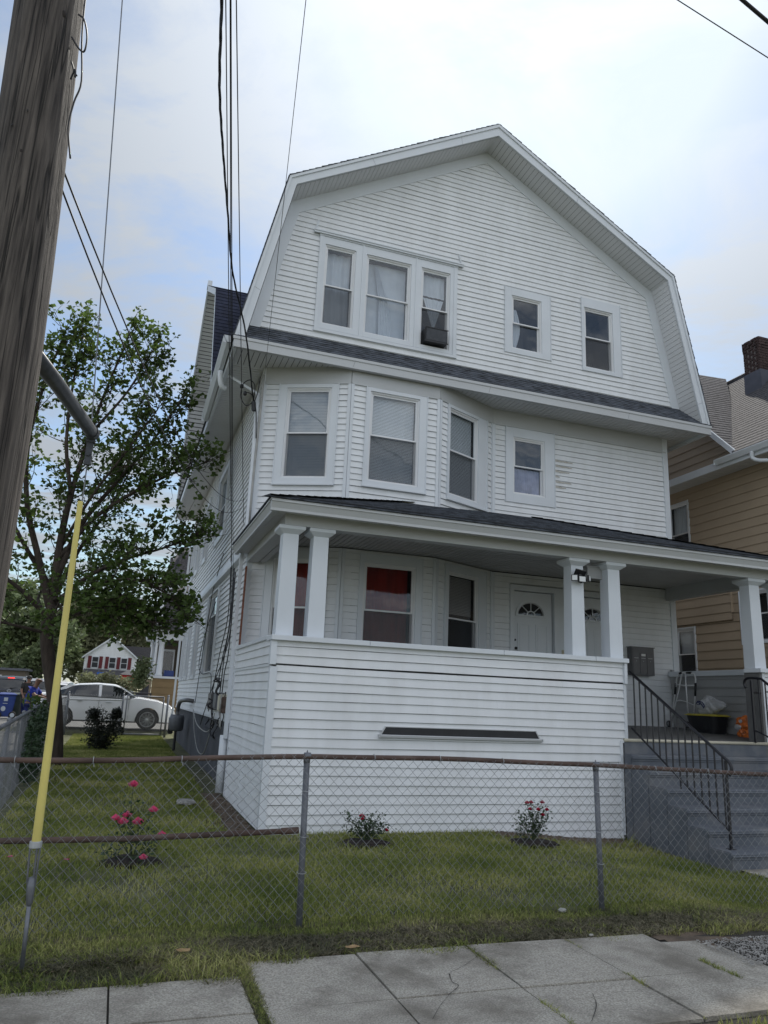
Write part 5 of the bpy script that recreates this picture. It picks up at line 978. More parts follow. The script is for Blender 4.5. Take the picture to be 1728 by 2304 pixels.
# roofs
RX, RZ = 16.2, 11.25
def slab(m_, a, b, c, d, exp=.15, th=.009, hor=None):
    """shingled quad: a-b eave line, d-c upper line (a below d)"""
    a, b, c, d = map(V3, (a, b, c, d)); U_ = (b-a).normalized(); V_ = (d-a)-U_*(d-a).dot(U_); ln = V_.length; V_.normalize(); Nn_ = U_.cross(V_)
    if Nn_.z < 0: Nn_ = -Nn_
    ua, ub_, uc, ud = 0, (b-a).dot(U_), (c-a).dot(U_), (d-a).dot(U_)
    m_.courses(a, U_, V_, Nn_, lambda v: (ua+(ud-ua)*v/ln, ub_+(uc-ub_)*v/ln), 0, ln, exp, th)
m_ = MB()
vy0, vyr = 12.55, 16.4
slab(m_, (12.40, 7.5, 7.28), (12.40, vy0, 7.28), (RX, vyr, RZ), (RX, 7.5, RZ)); 
slab(m_, (12.40, 20.25, 7.28), (12.40, 28, 7.28), (RX, 28, RZ), (RX, vyr+.02, RZ))
# cross gable slopes
sl1 = [(12.40, vy0, 7.28), (RX, vyr, RZ)]
slab(m_, (12.55, vy0, 7.30), (12.75, vy0, 7.31), (RX, vyr, RZ), (12.55, vyr, RZ-.0)); slab(m_, (12.55, 20.25, 7.30), (12.75, 20.25, 7.31), (RX, vyr, RZ), (12.55, vyr, RZ))
m_.quad((RX, 7.5, RZ), (RX, 28, RZ), (20, 28, 7.28), (20, 7.5, 7.28)); m_.build('roof', M['shinglegrey'], nb)
m_ = MB(); m_.tube([(RX, 7.5, RZ+.02), (RX, 28, RZ+.02)], .06, 6); m_.build('ridge_cap', M['shinglegrey'], nb)
m_ = MB(); m_.courses(V3((NX-.05, 0, 0)), YU, ZV, V3((-1, 0, 0)), lambda v: (vy0+.1+(v-7.28)*.98, 20.2-(v-7.28)*.98), 7.25, 10.95, ex, .022, start=7.25); m_.build('gable_wall', M['tan'], nb)
m_ = MB()
for s_ in (1, -1):
    y_a = vy0-.06 if s_ > 0 else 20.3; m_.prism([(12.54, y_a, 7.16), (12.54, y_a, 7.32), (12.54, vyr, RZ+.03), (12.54, vyr, RZ-.16)], (.05, 0, 0))
    m_.quad((12.59, y_a, 7.18), (NX, y_a, 7.18), (NX, vyr, RZ-.12), (12.59, vyr, RZ-.12))
m_.build('rake_board', M['trim'], nb)
ch = MB(); rg = random.Random(1); cx0, cx1, cy0, cy1 = 14.98, 15.38, 13.98, 14.50; zt = 9.7; row = 0
bk = MB(); bk.box((cx0+.012, cy0+.012, 9.4), (cx1-.012, cy1-.012, 11.45)); cm = bk.build('chimney', M['mortar'], nb)
while zt < 11.42:
    o_ = .11 if row % 2 else 0; e_ = .025 if zt > 11.22 else (.012 if zt > 11.12 else 0)
    for (p0, p1, ax) in ((cx0, cx1, 0), (cy0, cy1, 1)):
        q = p0-o_
        while q < p1-.02:
            a, b = max(p0, q)+.004, min(p1, q+.215)
            j = rg.uniform(0, .008)
            if b-a > .03:
                if ax == 0:
                    ch.box((a, cy0-e_-j, zt), (b, cy0+.05, zt+.062)); ch.box((a, cy1-.05, zt), (b, cy1+e_+j, zt+.062))
                else: ch.box((cx0-e_-j, a+.052, zt+.0005), (cx0+.05, b-.0, zt+.0615)) if a+.052 < b else None
            q += .225
    zt += .076; row += 1
ch.build('brickwork', M['brick'], cm)
g = MB(); g.add([(cx0-.03, cy0-.03, 9.4), (cx1+.03, cy0-.03, 9.4), (cx1+.03, cy1+.03, 9.4), (cx0-.03, cy1+.03, 9.4), (cx0-.02, cy0-.02, 10.50), (cx1+.02, cy0-.02, 10.50), (cx1+.02, cy1+.02, 10.50), (cx0-.02, cy1+.02, 10.50)], [(0, 1, 5, 4), (1, 2, 6, 5), (2, 3, 7, 6), (3, 0, 4, 7), (4, 5, 6, 7)]); g.build('flashing', M['flash'], cm)
# ================================================================== ground
gr_x = sorted(set([round(v, 3) for v in list(np.linspace(-400, -10, 12))+list(np.arange(-10, 16, .5))+list(np.linspace(16, 400, 12))]))
gr_y = sorted(set([round(v, 3) for v in list(np.linspace(-60, 0, 6))+list(np.arange(0, 34, .4))+list(np.linspace(34, 900, 14))]))
V = np.array([(x, y, gz(x, y)-.035) for y in gr_y for x in gr_x]); nx = len(gr_x)
Fq = np.array([(j*nx+i, j*nx+i+1, (j+1)*nx+i+1, (j+1)*nx+i) for j in range(len(gr_y)-1) for i in range(nx-1)])
struct(npmesh('ground', V, Fq, M['soil']))
# lawn sheet slightly above, follows the slope
def sheet(name, x0, x1, y0, y1, dz, m, step=.5, edge=None):
    xs = np.arange(x0, x1+1e-6, (x1-x0)/max(1, round((x1-x0)/step))); ys = np.arange(y0, y1+1e-6, (y1-y0)/max(1, round((y1-y0)/step)))
    V = np.array([(x, y, gz(x, y)+dz) for y in ys for x in xs]); n = len(xs)
    F = np.array([(j*n+i, j*n+i+1, (j+1)*n+i+1, (j+1)*n+i) for j in range(len(ys)-1) for i in range(n-1)]); return struct(npmesh(name, V, F, m))
sheet('driveway', -60, 30, 27.0, 34, -.028, M['asphalt'], 1.0)
sheet('road', -10, -2.0, 4.9, 27.0, -.024, M['asphalt'], .7)
sheet('road', -60, 40, 34.0, 58, -.028, M['asphalt'], 3)
sheet('path', 7.2, 9.9, 5.2, 8.0, -.006, M['concrete'], .4)
# sidewalk slabs with gaps
m_ = MB(); rg = random.Random(5)
xs = [-3.70, -2.93, -2.16, -1.39, -.62, .15, .93, 1.67, 2.46, 3.24, 3.92]
def slabp(x0, x1, y0, y1, z, tx=0, ty=0):
    g_ = .006; m_.add([(x0+g_, y0+g_, -.08), (x1-g_, y0+g_, -.08), (x1-g_, y1-g_, -.08), (x0+g_, y1-g_, -.08), (x0+g_, y0+g_, z-tx), (x1-g_, y0+g_, z+tx), (x1-g_, y1-g_, z+tx+ty), (x0+g_, y1-g_, z-tx+ty)], [(0, 3, 2, 1), (4, 5, 6, 7), (0, 1, 5, 4), (1, 2, 6, 5), (2, 3, 7, 6), (3, 0, 4, 7)])
for i, (a, b) in enumerate(zip(xs[:-1], xs[1:])):
    left = b <= .94
    for (y0, y1) in ((2.6, 3.77), (3.77, 4.385), (4.385, 4.93 if left else 5.17)):
        if y0 == 2.6 and not left: continue
        slabp(a, b-(.05 if abs(b-.93) < .01 else 0), y0, y1, rg.uniform(-.003, .004)-(.006 if left else 0), rg.uniform(-.002, .002), rg.uniform(-.003, .003))
slabp(3.93, 5.4, 3.77, 4.37, -.006); slabp(3.93, 4.35, 4.37, 5.0, -.012, -.004)
slabp(5.4, 9.9, 3.7, 5.2, -.10)
sw = m_.build('sidewalk', M['concrete'], None); struct(sw)
m_ = MB(); m_.box((-4, 2.6, -.09), (9.5, 5.16, -.022)); struct(m_.build('sidewalk_bed', M['joint'], None))
g = MB()
def crack(pts, w=.0045):
    P = catmull([(x+rg.uniform(-.006, .006), y+rg.uniform(-.006, .006), 0) for x, y in pts], 4)
    for a, b in zip(P[:-1], P[1:]):
        d = (b-a).normalized(); s = V3((-d.y, d.x, 0))*w*rg.uniform(.4, 1)/2; z = ZV*.0075; g.quad(a-s+z, b-s+z, b+s+z, a+s+z)
crack([(2.421, 4.912), (2.275, 4.788), (2.12, 4.675)], .003); crack([(2.12, 4.675), (2.083, 4.546), (2.086, 4.467), (1.974, 4.36)], .007); crack([(1.974, 4.36), (1.867, 4.226), (1.751, 4.063)], .003)
crack([(2.809, 4.198), (2.73, 4.035), (2.579, 3.861)], .006); crack([(2.94, 4.188), (3.077, 4.165), (3.186, 4.123)], .003)
ck = g.build('crack', M['joint'], sw)
st_ = MB()
def blot(x, y, rx, ry, z=.0065, n=26, seed=0):
    r_ = random.Random(seed); return [(x+rx*(1+.25*r_.uniform(-1, 1))*math.cos(2*math.pi*i/n), y+ry*(1+.25*r_.uniform(-1, 1))*math.sin(2*math.pi*i/n), z) for i in range(n)]
# ---- blades
def blades(name, n, xr, yr, h, w, m, keep=None, lean=.5, seed=0, dens=None, z_off=-.032, label=None):
    r_ = np.random.default_rng(seed); x = r_.uniform(*xr, n); y = r_.uniform(*yr, n)
    if dens is not None: k = r_.uniform(0, 1, n) < dens(x, y); x, y = x[k], y[k]
    if keep is not None: k = keep(x, y); x, y = x[k], y[k]
    n = len(x); z = np.array([gz(a, b) for a, b in zip(x, y)])+z_off
    hh = h*r_.uniform(.45, 1.3, n)*(1+.35*np.sin(x*2.1+y*1.3)*np.sin(y*2.9-x)); a = r_.uniform(0, 6.283, n); ww = w*r_.uniform(.6, 1.4, n); la = r_.uniform(0, 6.283, n); lm = hh*lean*r_.uniform(.2, 1.6, n)
    b0 = np.stack([x-np.cos(a)*ww/2, y-np.sin(a)*ww/2, z], 1); b1 = np.stack([x+np.cos(a)*ww/2, y+np.sin(a)*ww/2, z], 1)
    md = np.stack([x+np.cos(la)*lm*.35, y+np.sin(la)*lm*.35, z+hh*.62], 1); t = np.stack([x+np.cos(la)*lm, y+np.sin(la)*lm, z+hh], 1)
    o = np.stack([np.cos(a)*ww*.38, np.sin(a)*ww*.38, np.zeros(n)], 1)
    V = np.concatenate([b0, b1, md+o, md-o, t]); i = np.arange(n)
    F = np.concatenate([np.stack([i, i+n, i+2*n], 1), np.stack([i, i+2*n, i+3*n], 1), np.stack([i+3*n, i+2*n, i+4*n], 1)])
    return stuff(npmesh(name, V, F, M[m]), label, 'grass' if label else None)
def nohouse(x, y):
    k = ~((x > 1.80) & (y > 9.60)); k &= ~((x > 7.0) & (y > 7.6)); k &= ~((x > 7.2) & (x < 9.9)); k &= (x > -1.15-.03*(y-9)*0)
    for (cx_, cy_, ra, rb) in ((.33, 8.2, .27, .26), (2.95, 8.9, .36, .22), (5.03, 8.72, .28, .26)): k &= (((x-cx_)/ra)**2+((y-cy_)/rb)**2) > 1
    k &= ~((x > 4.9) & (x < 6.9) & (y > 9.25)); k &= ~((x > 1.48) & (x < 1.9) & (y > 9.75) & (y < 13.2)); k &= ~((x > 1.55) & (y > 13))
    return k
ng = lambda x, y: np.clip(.75+.45*np.sin(x*1.9+1)*np.sin(y*1.4+.6*x)+.25*np.sin(x*5+y*4), .25, 1)
blades('lawn_grass', 165000, (-1.2, 9.8), (5.62, 9.6), .050, .0066, 'grass', nohouse, seed=1, dens=ng, label="mown green lawn behind the front fence")
blades('lawn_grass', 75000, (-1.3, 1.9), (9.6, 17), .045, .0085, 'grass', nohouse, seed=2, dens=ng, label="shaded strip of lawn along the side of the house")
blades('lawn_grass', 42000, (-1.7, 1.9), (17, 26.9), .05, .014, 'grass', nohouse, seed=3, label="lawn at the back of the side yard around the dark bush")
blades('lawn_weeds', 26000, (-1.2, 7.5), (5.75, 9.5), .085, .010, 'grass', lambda x, y: nohouse(x, y) & (np.sin(x*6.1+2*np.sin(y*3.7))*np.sin(y*7.3+1.7*np.sin(x*4.1)) > .80), lean=.9, seed=15, label="scattered taller tufts and weeds in the front lawn")
def edge(x, y): return (y > np.where(x < .95, 4.86, 5.12)+.06*np.sin(x*5)+.05*np.sin(x*13+1)) & ~((x > 3.95) & (y < 4.98+.1*np.sin(x*3)))
blades('trampled_grass', 95000, (-3, 9.5), (4.80, 5.9), .035, .006, 'grassedge', edge, lean=1.5, seed=4, label="trampled dry grass between the fence and the sidewalk")
blades('green_tufts', 42000, (-3, 8.5), (4.86, 5.75), .06, .006, 'grass', lambda x, y: edge(x, y) & ((np.sin(x*3.1+1.2)*np.sin(y*7+x) > -.45)) & ~((x > .9) & (y > 5.2) & (y < 5.62) & (np.sin(x*17+y*23) > -.5)), lean=1.1, seed=5, label="green tufts sprouting along the edge of the sidewalk")
blades('joint_weeds', 60000, (.88, 3.98), (3.77, 5.15), .022, .0035, 'grass', lambda x, y: ((np.abs(x-.915) < .035) | ((np.abs(x-2.46) < .022) & (np.sin(y*6.5+1) > .1)) | ((np.abs(x-3.24) < .014) & (np.sin(y*9) > .5)) | ((np.abs(x-3.93) < .03) & (np.sin(y*7+2) > .3))), lean=1.3, seed=6, z_off=-.008, label="weeds growing in the sidewalk joints")
blades('joint_weeds', 24000, (.86, 2.5), (3.77, 5.15), .022, .004, 'grassedge', lambda x, y: ((np.abs(x-.915) < .045) | ((np.abs(x-2.46) < .03) & (y > 4.75))), lean=1.4, seed=8, z_off=-.010, label="dry grass filling the wide crack between sidewalk slabs")
blades('verge_grass', 12000, (3.0, 9), (2.9, 3.78), .06, .006, 'grass', lambda x, y: y < 3.70+.10*np.clip(x-3.05, 0, 1), lean=.5, seed=7, label="sunlit verge grass at the bottom right corner")
blades('cut_grass', 34000, (.5, 9), (5.06, 5.72), .030, .007, 'thatch', lambda x, y: (y > 5.15+.05*np.sin(x*9)) & (np.abs(y-5.42-.05*np.sin(x*3)) < .24) & ~((x > 3.95) & (y < 5.0)), lean=2.6, seed=18, z_off=-.012, label="dark cut grass and thatch lying along the foot of the fence")
blades('cut_grass', 16000, (-3, .6), (5.0, 5.6), .030, .007, 'thatch', lambda x, y: np.abs(y-5.36-.04*np.sin(x*4)) < .10, lean=2.6, seed=19, z_off=-.012, label="dark cut grass lying beside the anchor of the guy wire")
# flat soil patches
def patch(name, pts, z, m, kind='structure'):
    o = MB().quad(*[(x, y, gz(x, y)+z) for x, y in pts]); o = o.build(name, M[m], None); o['kind'] = kind; return o
rg2 = random.Random(8)
def ragged(pts, n=7, j=.03):
    o = []
    for a, b in zip(pts, pts[1:]+pts[:1]):
        for i in range(n): t = i/n; o.append((a[0]+(b[0]-a[0])*t+rg2.uniform(-j, j), a[1]+(b[1]-a[1])*t+rg2.uniform(-j, j)))
    return o
patch('bare_soil', ragged([(4.85, 9.2), (6.95, 8.95), (7.03, 9.62), (4.85, 9.62)]), -.024, 'dirt')
patch('bare_soil', ragged([(1.45, 9.75), (1.80, 9.55), (1.80, 13.2), (1.45, 13.2), (1.42, 11.5)]), -.024, 'dirt')
patch('bare_soil', ragged([(3.95, 4.85), (4.4, 4.9), (6.5, 4.95), (6.5, 5.2), (4.0, 5.18)], 9, .05), -.014, 'dirt')
patch('bare_soil', ragged([(-3, 5.36), (.6, 5.46), (2.0, 5.56), (6.5, 5.44), (6.5, 5.52), (2.0, 5.65), (.6, 5.54), (-3, 5.44)], 14, .025), -.016, 'mulch')
# gravel
def pebbles(name, n, fn, r0, r1, m, label, z=0.0, seed=1):
    r_ = random.Random(seed); g = MB()
    for _ in range(n):
        x, y = fn(r_); r = r_.uniform(r0, r1); c = V3((x, y, gz(x, y)+z+r*.3)); w = r_.uniform(0, 3); e1, e2 = V3((math.cos(w), math.sin(w), 0))*r, V3((-math.sin(w), math.cos(w), 0))*r*r_.uniform(.5, .9); e3 = ZV*r*r_.uniform(.4, .7)
        g.add([c+e1, c+e2, c-e1, c-e2, c+e3, c-e3], [(0, 1, 4), (1, 2, 4), (2, 3, 4), (3, 0, 4), (1, 0, 5), (2, 1, 5), (3, 2, 5), (0, 3, 5)])
    return stuff(g.build(name, M[m], None), label, 'gravel')
pebbles('gravel', 6500, lambda r_: (4.2+r_.random()**.9*2.3, 4.40+r_.random()*.55), .004, .011, 'stone', "patch of pale gravel at the right end of the sidewalk", .0, 3)
pebbles('soil_clods', 700, lambda r_: (r_.uniform(-1, 6.5), r_.uniform(5.15, 5.6)), .004, .013, 'dirt', "crumbs of soil along the foot of the fence", -.01, 4)
pebbles('soil_clods', 900, lambda r_: r_.choice([(r_.uniform(4.9, 6.95), r_.uniform(9.2, 9.62)), (r_.uniform(1.25, 1.8), r_.uniform(9.6, 13))]), .006, .022, 'dirt', "crumbs of soil along the foot of the porch wall", -.02, 5)
def leafobj(name, label, x, y, s, m, cat, z=.012, seed=0):
    r_ = random.Random(seed); g = MB(); n = 9
    top = [(x+s*math.cos(w)*(1+.3*r_.uniform(-1, 1)), y+s*.6*math.sin(w)*(1+.3*r_.uniform(-1, 1)), gz(x, y)+z+.012*r_.random()) for w in [2*math.pi*i/n for i in range(n)]]
    g.add([(x, y, gz(x, y)+z-.006)]+top, [(0, 1+i, 1+(i+1) % n) for i in range(n)]); o = g.build(name, M[m], None, loc=(x, y, gz(x, y))); tag(o, label, cat); return o
leafobj('dry_leaf', "curled tan leaf lying in the trampled grass left of the wide sidewalk crack", .59, 5.33, .05, 'deadleaf', 'leaf', .03, 1)
leafobj('dry_leaf', "dry tan leaf at the sidewalk edge in front of the left fence post", 1.67, 5.24, .045, 'deadleaf', 'leaf', .015, 2)
leafobj('fallen_petal', "pink petal lying in the lawn behind the yellow guard", -.26, 8.17, .035, 'pink', 'petal', .03, 3)
leafobj('fallen_petal', "pink petal lying in the lawn at the far left", -.77, 8.36, .035, 'pink', 'petal', .03, 4)
wr = crumple('litter', 'litterplastic', None, (3.62, 5.80, .018), (.035, .028, .016), 3, n=12, mm=8); tag(wr, "crumpled clear plastic wrapper in the grass near the right fence post", "litter")
pb = MB(); pb.sphere((3.48, 5.19, .008), (.019, .014, .010), 10, 6); tag(pb.build('pebble', M['stone'], None, smooth=True), "pale pebble at the edge of the sidewalk in front of the right fence post", "stone")
rk = crumple('rock', 'stone', None, (1.15, 12.1, .03), (.14, .24, .04), 6, n=12, mm=8, amp=.2); tag(rk, "pale flat stone in the dirt beside the porch side wall", "stone")
# ================================================================== roses
def leafcloud(r_, g, pts, size, jit, cup=.3):
    for p in pts:
        c = V3(p)+V3((r_.gauss(0, jit), r_.gauss(0, jit), r_.gauss(0, jit))); d = V3((r_.gauss(0, 1), r_.gauss(0, 1), r_.gauss(0, .6))).normalized(); s = d.orthogonal().normalized(); s = (Matrix.Rotation(r_.uniform(0, 6.28), 3, d) @ s); l = size*r_.uniform(.6, 1.3); w = l*.36; n = d.cross(s)*l*cup*.4
        g.add([c, c+d*l*.45+s*w+n, c+d*l, c+d*l*.45-s*w+n], [(0, 1, 2), (0, 2, 3)])
def bloom(c, r, par, m, seed):
    r_ = random.Random(seed); g = MB(); c = V3(c)
    for ring, (n, rr_, up, ln) in enumerate(((5, .9, .15, 1.0), (5, .65, .5, .9), (4, .38, .8, .75), (3, .15, 1, .6))):
        for i in range(n):
            w = 2*math.pi*i/n+ring*.7+r_.uniform(-.2, .2); o = V3((math.cos(w), math.sin(w), 0)); t = V3((-math.sin(w), math.cos(w), 0)); b = c-ZV*r*.35; q = c+o*r*rr_+ZV*r*up*.5; e = c+o*r*rr_*1.15*ln+ZV*r*(up*.75+.1)
            g.add([b, b+o*r*rr_*.5-t*r*.42, q-t*r*.5, e, q+t*r*.5, b+o*r*rr_*.5+t*r*.42], [(0, 1, 2, 3), (0, 3, 4, 5)])
    return g.build('bloom', M[m], par)
def rose(base, label, stems, blooms, leaves, lsize, m, rb, seed, spread):
    t = thing('rose_bush', label, 'rose bush', base); r_ = random.Random(seed); b = V3(base); g = MB(); lp = []
    for s in stems:
        e = V3(s); mid = b.lerp(e, .5)+V3((r_.uniform(-.03, .03), r_.uniform(-.03, .03), .02)); P = catmull([b+V3((r_.uniform(-.02, .02), r_.uniform(-.02, .02), -.03)), mid, e], 5); g.tube(P, [.006-.0035*i/(len(P)-1) for i in range(len(P))], 5)
        lp += [tuple(p+V3((r_.gauss(0, spread), r_.gauss(0, spread), r_.gauss(0, spread*.8)))) for p in P[3:] for _ in range(leaves)]
    g.build('stem', M['stem'], t); lg = MB(); leafcloud(r_, lg, lp, lsize, .008); lg.build('leaves', M['leafrose'], t)
    for i, c in enumerate(blooms): bloom(c, rb*r_.uniform(.8, 1.15), t, m, seed*10+i)
    mu = crumple('mulch_ring', 'mulch', t, (b.x, b.y, b.z-.025), (.30, .27, .05), seed, n=30, mm=8, amp=.25)
    return t
g1 = 0.0
b1 = [(.26, 8.20, .70), (.13, 8.12, .40), (.235, 8.18, .42), (.34, 8.08, .37), (.48, 8.22, .46), (.585, 8.2, .23), (.20, 8.1, .37), (.42, 7.98, .07)]
rose((.33, 8.25, .0), "tallest rose bush with large pink blooms, on the lawn left of the porch", b1+[(.15, 8.3, .22), (.5, 8.3, .25), (.05, 8.2, .1), (.55, 8.0, .12)], b1, 3, .042, 'pink', .050, 21, .045)
b2 = [(2.88, 8.9, .285), (2.885, 8.88, .255), (3.19, 8.9, .13)]
rose((2.95, 8.93, -.0), "small rose bush with few red blooms in front of the middle porch wall", b2+[(2.68, 8.9, .33), (2.72, 8.9, .25), (3.1, 8.9, .31), (2.8, 8.95, .2), (3.0, 8.9, .3), (3.12, 8.85, .2), (3.22, 8.9, .2), (2.95, 8.8, .25), (2.7, 8.9, .15), (3.05, 9, .22)], b2, 7, .030, 'redpetal', .032, 22, .035)
b3 = [(4.955, 8.7, .455), (5.015, 8.7, .46), (5.17, 8.7, .46), (4.985, 8.68, .385), (5.10, 8.68, .38), (5.155, 8.66, .32), (5.235, 8.7, .375)]
rose((5.05, 8.75, -.0), "rose bush with a cluster of red blooms near the right end of the porch wall", b3+[(4.82, 8.7, .25), (4.85, 8.7, .33), (5.24, 8.7, .27), (5.0, 8.65, .3), (5.1, 8.8, .3), (4.92, 8.7, .3), (5.2, 8.75, .2), (4.8, 8.7, .15)], b3, 7, .030, 'redpetal', .034, 23, .035)
# ================================================================== bush and vines
def bushy(name, label, base, blobs, n, size, m, seed, cat='bush', stem=True):
    t = thing(name, label, cat, base); r_ = random.Random(seed); g = MB(); pts = []
    for _ in range(n):
        c, r = r_.choice(blobs); d = V3((r_.gauss(0, 1), r_.gauss(0, 1), r_.gauss(0, 1))).normalized()*(r_.random()**.45)*(1+.15*r_.gauss(0, 1)); pts.append((c[0]+d.x*r[0], c[1]+d.y*r[1], max(base[2]+.02, c[2]+d.z*r[2])))
    leafcloud(r_, g, pts, size, .01); g.build('leaves', M[m], t)
    if stem:
        s = MB()
        for c, r in blobs: s.tube(catmull([base, (V3(base)+V3(c))/2+V3((.03, 0, 0)), V3(c)+V3((0, 0, r[2]*.6))], 4), [.02-.0017*i for i in range(9)], 5)
        s.build('stem', M['bark'], t)
    return t
bushy('bush', "dark leafy shrub standing alone on the side lawn in front of the back fence", (-.25, 21.4, .12), [((-.42, 21.4, .75), (.30, .3, .40)), ((-.5, 21.3, .98), (.15, .2, .14)), ((.02, 21.4, .72), (.24, .28, .36)), ((.05, 21.4, 1.0), (.12, .15, .13)), ((-.25, 21.4, .42), (.42, .35, .32)), ((-.28, 21.4, .30), (.30, .3, .2))], 5200, .055, 'leafdark', 31)
bushy('climbing_vine', "leafy vine growing on the left fence beside the tree trunk", (-1.25, 14.5, .05), [((-1.28, 14.3, .95), (.16, .9, .28)), ((-1.28, 15.0, .6), (.16, .9, .5)), ((-1.2, 13.6, .5), (.15, .5, .4)), ((-1.3, 16.0, 1.0), (.2, .6, .25)), ((-1.25, 14.6, .35), (.2, 1.0, .3))], 2600, .07, 'leafrose', 32, 'vine')
bushy('vine_shoots', "vine shoots arching above the fence rail near the man in blue", (-1.55, 17.5, .3), [((-1.7, 17.6, 1.32), (.22, .3, .07)), ((-1.5, 17.8, 1.22), (.2, .3, .1)), ((-1.42, 16.5, 1.1), (.12, .8, .12))], 120, .11, 'leaf', 33, 'vine')
# ================================================================== trees
def limb(g, pts, r0, r1, n=8):
    P = catmull(pts, 5); g.tube(P, [r0+(r1-r0)*i/(len(P)-1) for i in range(len(P))], n); return P
mt = thing('maple_tree', "leafy green tree in the side yard left of the gambrel house", 'tree', (-1.05, 17.3, .08))
r_ = random.Random(12); g = MB()
limb(g, [(-1.02, 17.3, 0.0), (-1.10, 17.3, .7), (-1.22, 17.3, 1.4), (-1.42, 17.3, 2.1), (-1.55, 17.3, 2.75), (-1.52, 17.3, 3.3)], .165, .12, 12)
mains = [([(-1.52, 17.3, 3.1), (-1.9, 17.2, 4.2), (-2.3, 17.1, 5.4), (-2.45, 17.0, 6.8), (-2.3, 17, 8.2), (-2.1, 17, 9.3)], .085), ([(-1.52, 17.3, 3.2), (-1.55, 17.3, 4.4), (-1.5, 17.2, 5.4), (-1.35, 17.2, 6.6), (-1.1, 17.1, 8.0), (-.75, 17, 9.5)], .10), ([(-1.5, 17.3, 3.9), (-1.2, 17.2, 5.0), (-.6, 17.0, 6.0), (.05, 16.8, 7.0), (.5, 16.6, 7.9)], .07), ([(-1.5, 17.3, 4.3), (-1.0, 17.0, 5.1), (-.3, 16.7, 5.7), (.5, 16.4, 6.2), (1.15, 16.2, 6.5)], .06), ([(-1.5, 17.3, 3.3), (-.9, 17.0, 3.9), (-.2, 16.7, 4.3), (.6, 16.4, 4.6), (1.2, 16.2, 4.9)], .055), ([(-1.5, 17.3, 2.9), (-1.0, 16.8, 3.1), (-.3, 16.4, 3.2), (.3, 16.2, 3.1)], .045), ([(-1.55, 17.3, 3.0), (-2.1, 17.0, 3.5), (-2.8, 16.8, 4.0), (-3.4, 16.6, 4.7)], .06), ([(-1.55, 17.3, 3.6), (-2.3, 17.4, 4.6), (-3.0, 17.4, 5.8), (-3.3, 17.4, 7.0)], .06), ([(-1.52, 17.3, 3.4), (-1.2, 17.9, 4.6), (-.7, 18.5, 5.8), (-.3, 18.8, 7.0)], .06), ([(-1.55, 17.3, 2.7), (-2.2, 16.9, 2.8), (-2.9, 16.6, 2.9)], .04), ([(-1.5, 17.2, 2.9), (-1.3, 16.4, 3.3), (-1.2, 15.8, 3.0)], .03), ([(-1.5, 17.2, 3.2), (-.8, 16.4, 3.4), (-.1, 16.0, 3.2), (.5, 15.8, 2.95)], .03), ([(-1.5, 17.2, 3.4), (-.9, 16.3, 3.5), (-.4, 15.8, 3.1)], .025), ([(-1.5, 17.2, 3.4), (-.8, 16.6, 3.6), (-.1, 16.0, 3.8), (.6, 15.8, 3.6), (1.1, 15.8, 3.2)], .04), ([(-1.5, 17.3, 4.6), (-1.0, 16.6, 5.6), (-.4, 16.2, 6.6), (.1, 16.2, 7.6)], .04), ([(-1.5, 17.3, 2.9), (-1.9, 18.2, 3.6), (-1.2, 18.8, 4.2), (-.4, 19, 4.6)], .04), ([(-1.45, 17.2, 5.6), (-1.7, 17.0, 6.8), (-1.75, 17, 8.2), (-1.7, 17, 9.4)], .05), ([(-1.2, 17.1, 7.2), (-.6, 17, 8.2), (-.2, 16.9, 9.2)], .035)]
lp = []; tw = 0
def twig(p, d, ln, rad, depth):
    d = d.normalized(); q = p+d*ln*.5+V3((r_.gauss(0, .05), r_.gauss(0, .05), r_.gauss(0, .04)))*ln; e = p+d*ln+ZV*ln*.12; P = catmull([p, q, e], 3); g.tube(P, [rad*(1-.7*i/(len(P)-1)) for i in range(len(P))], 4, caps=False)
    if depth == 0:
        for i in range(int(3+ln*13)):
            f = r_.random()**.8; c = p.lerp(e, f)+V3((r_.gauss(0, .07), r_.gauss(0, .07), r_.gauss(0, .07))); lp.append(tuple(c))
        for i in range(3): lp.append(tuple(e+V3((r_.gauss(0, .04),)*3)))
    else:
        for i in range(3+(ln > .6)):
            f = .3+.7*(i+r_.random())/4; nd = d+V3((r_.gauss(0, .75), r_.gauss(0, .75), r_.gauss(.1, .55))); twig(p.lerp(e, f), nd, ln*r_.uniform(.5, .8), rad*.55, depth-1)
for pts, rad in mains:
    P = limb(g, pts, rad, .014, 7)
    for i in range(5, len(P), 1):
        f = i/len(P)
        for _ in range(1 if f < .45 else 2):
            d = (P[i]-P[i-1]).normalized()+V3((r_.gauss(0, .7), r_.gauss(0, .7), r_.gauss(.15, .5))); twig(P[i], d, r_.uniform(.55, .95)*(1-.35*f), .014, 1)
    twig(P[-1], P[-1]-P[-2], .7, .012, 0)
for sx, sz, h_ in ((-2.1, 9.0, 1.0), (-1.9, 8.3, .9), (-.75, 9.3, 1.15), (-.95, 8.8, 1.0), (-.25, 9.0, 1.25), (.2, 8.6, .9), (.55, 7.9, .9), (-2.6, 7.6, .8), (-1.5, 8.6, 1.1)):
    b_ = V3((sx, 17.0, sz-.2)); e_ = b_+V3((r_.uniform(-.1, .3), 0, h_)); g.tube([b_-ZV*.5, b_, e_], [.014, .010, .004], 4)
    for i in range(int(42*h_)): f = r_.random(); lp.append(tuple(b_.lerp(e_, f)+V3((r_.gauss(0, .075), r_.gauss(0, .08), 0))))
g.build('trunk', M['bark'], mt, smooth=True)
lp = [p for p in lp if not (p[0] > 1.6 and p[1] > 12) ] ; lg = MB(); leafcloud(r_, lg, lp, .122, .02, .35); lg.build('crown', M['leaf'], mt)
print('maple leaves', len(lp))
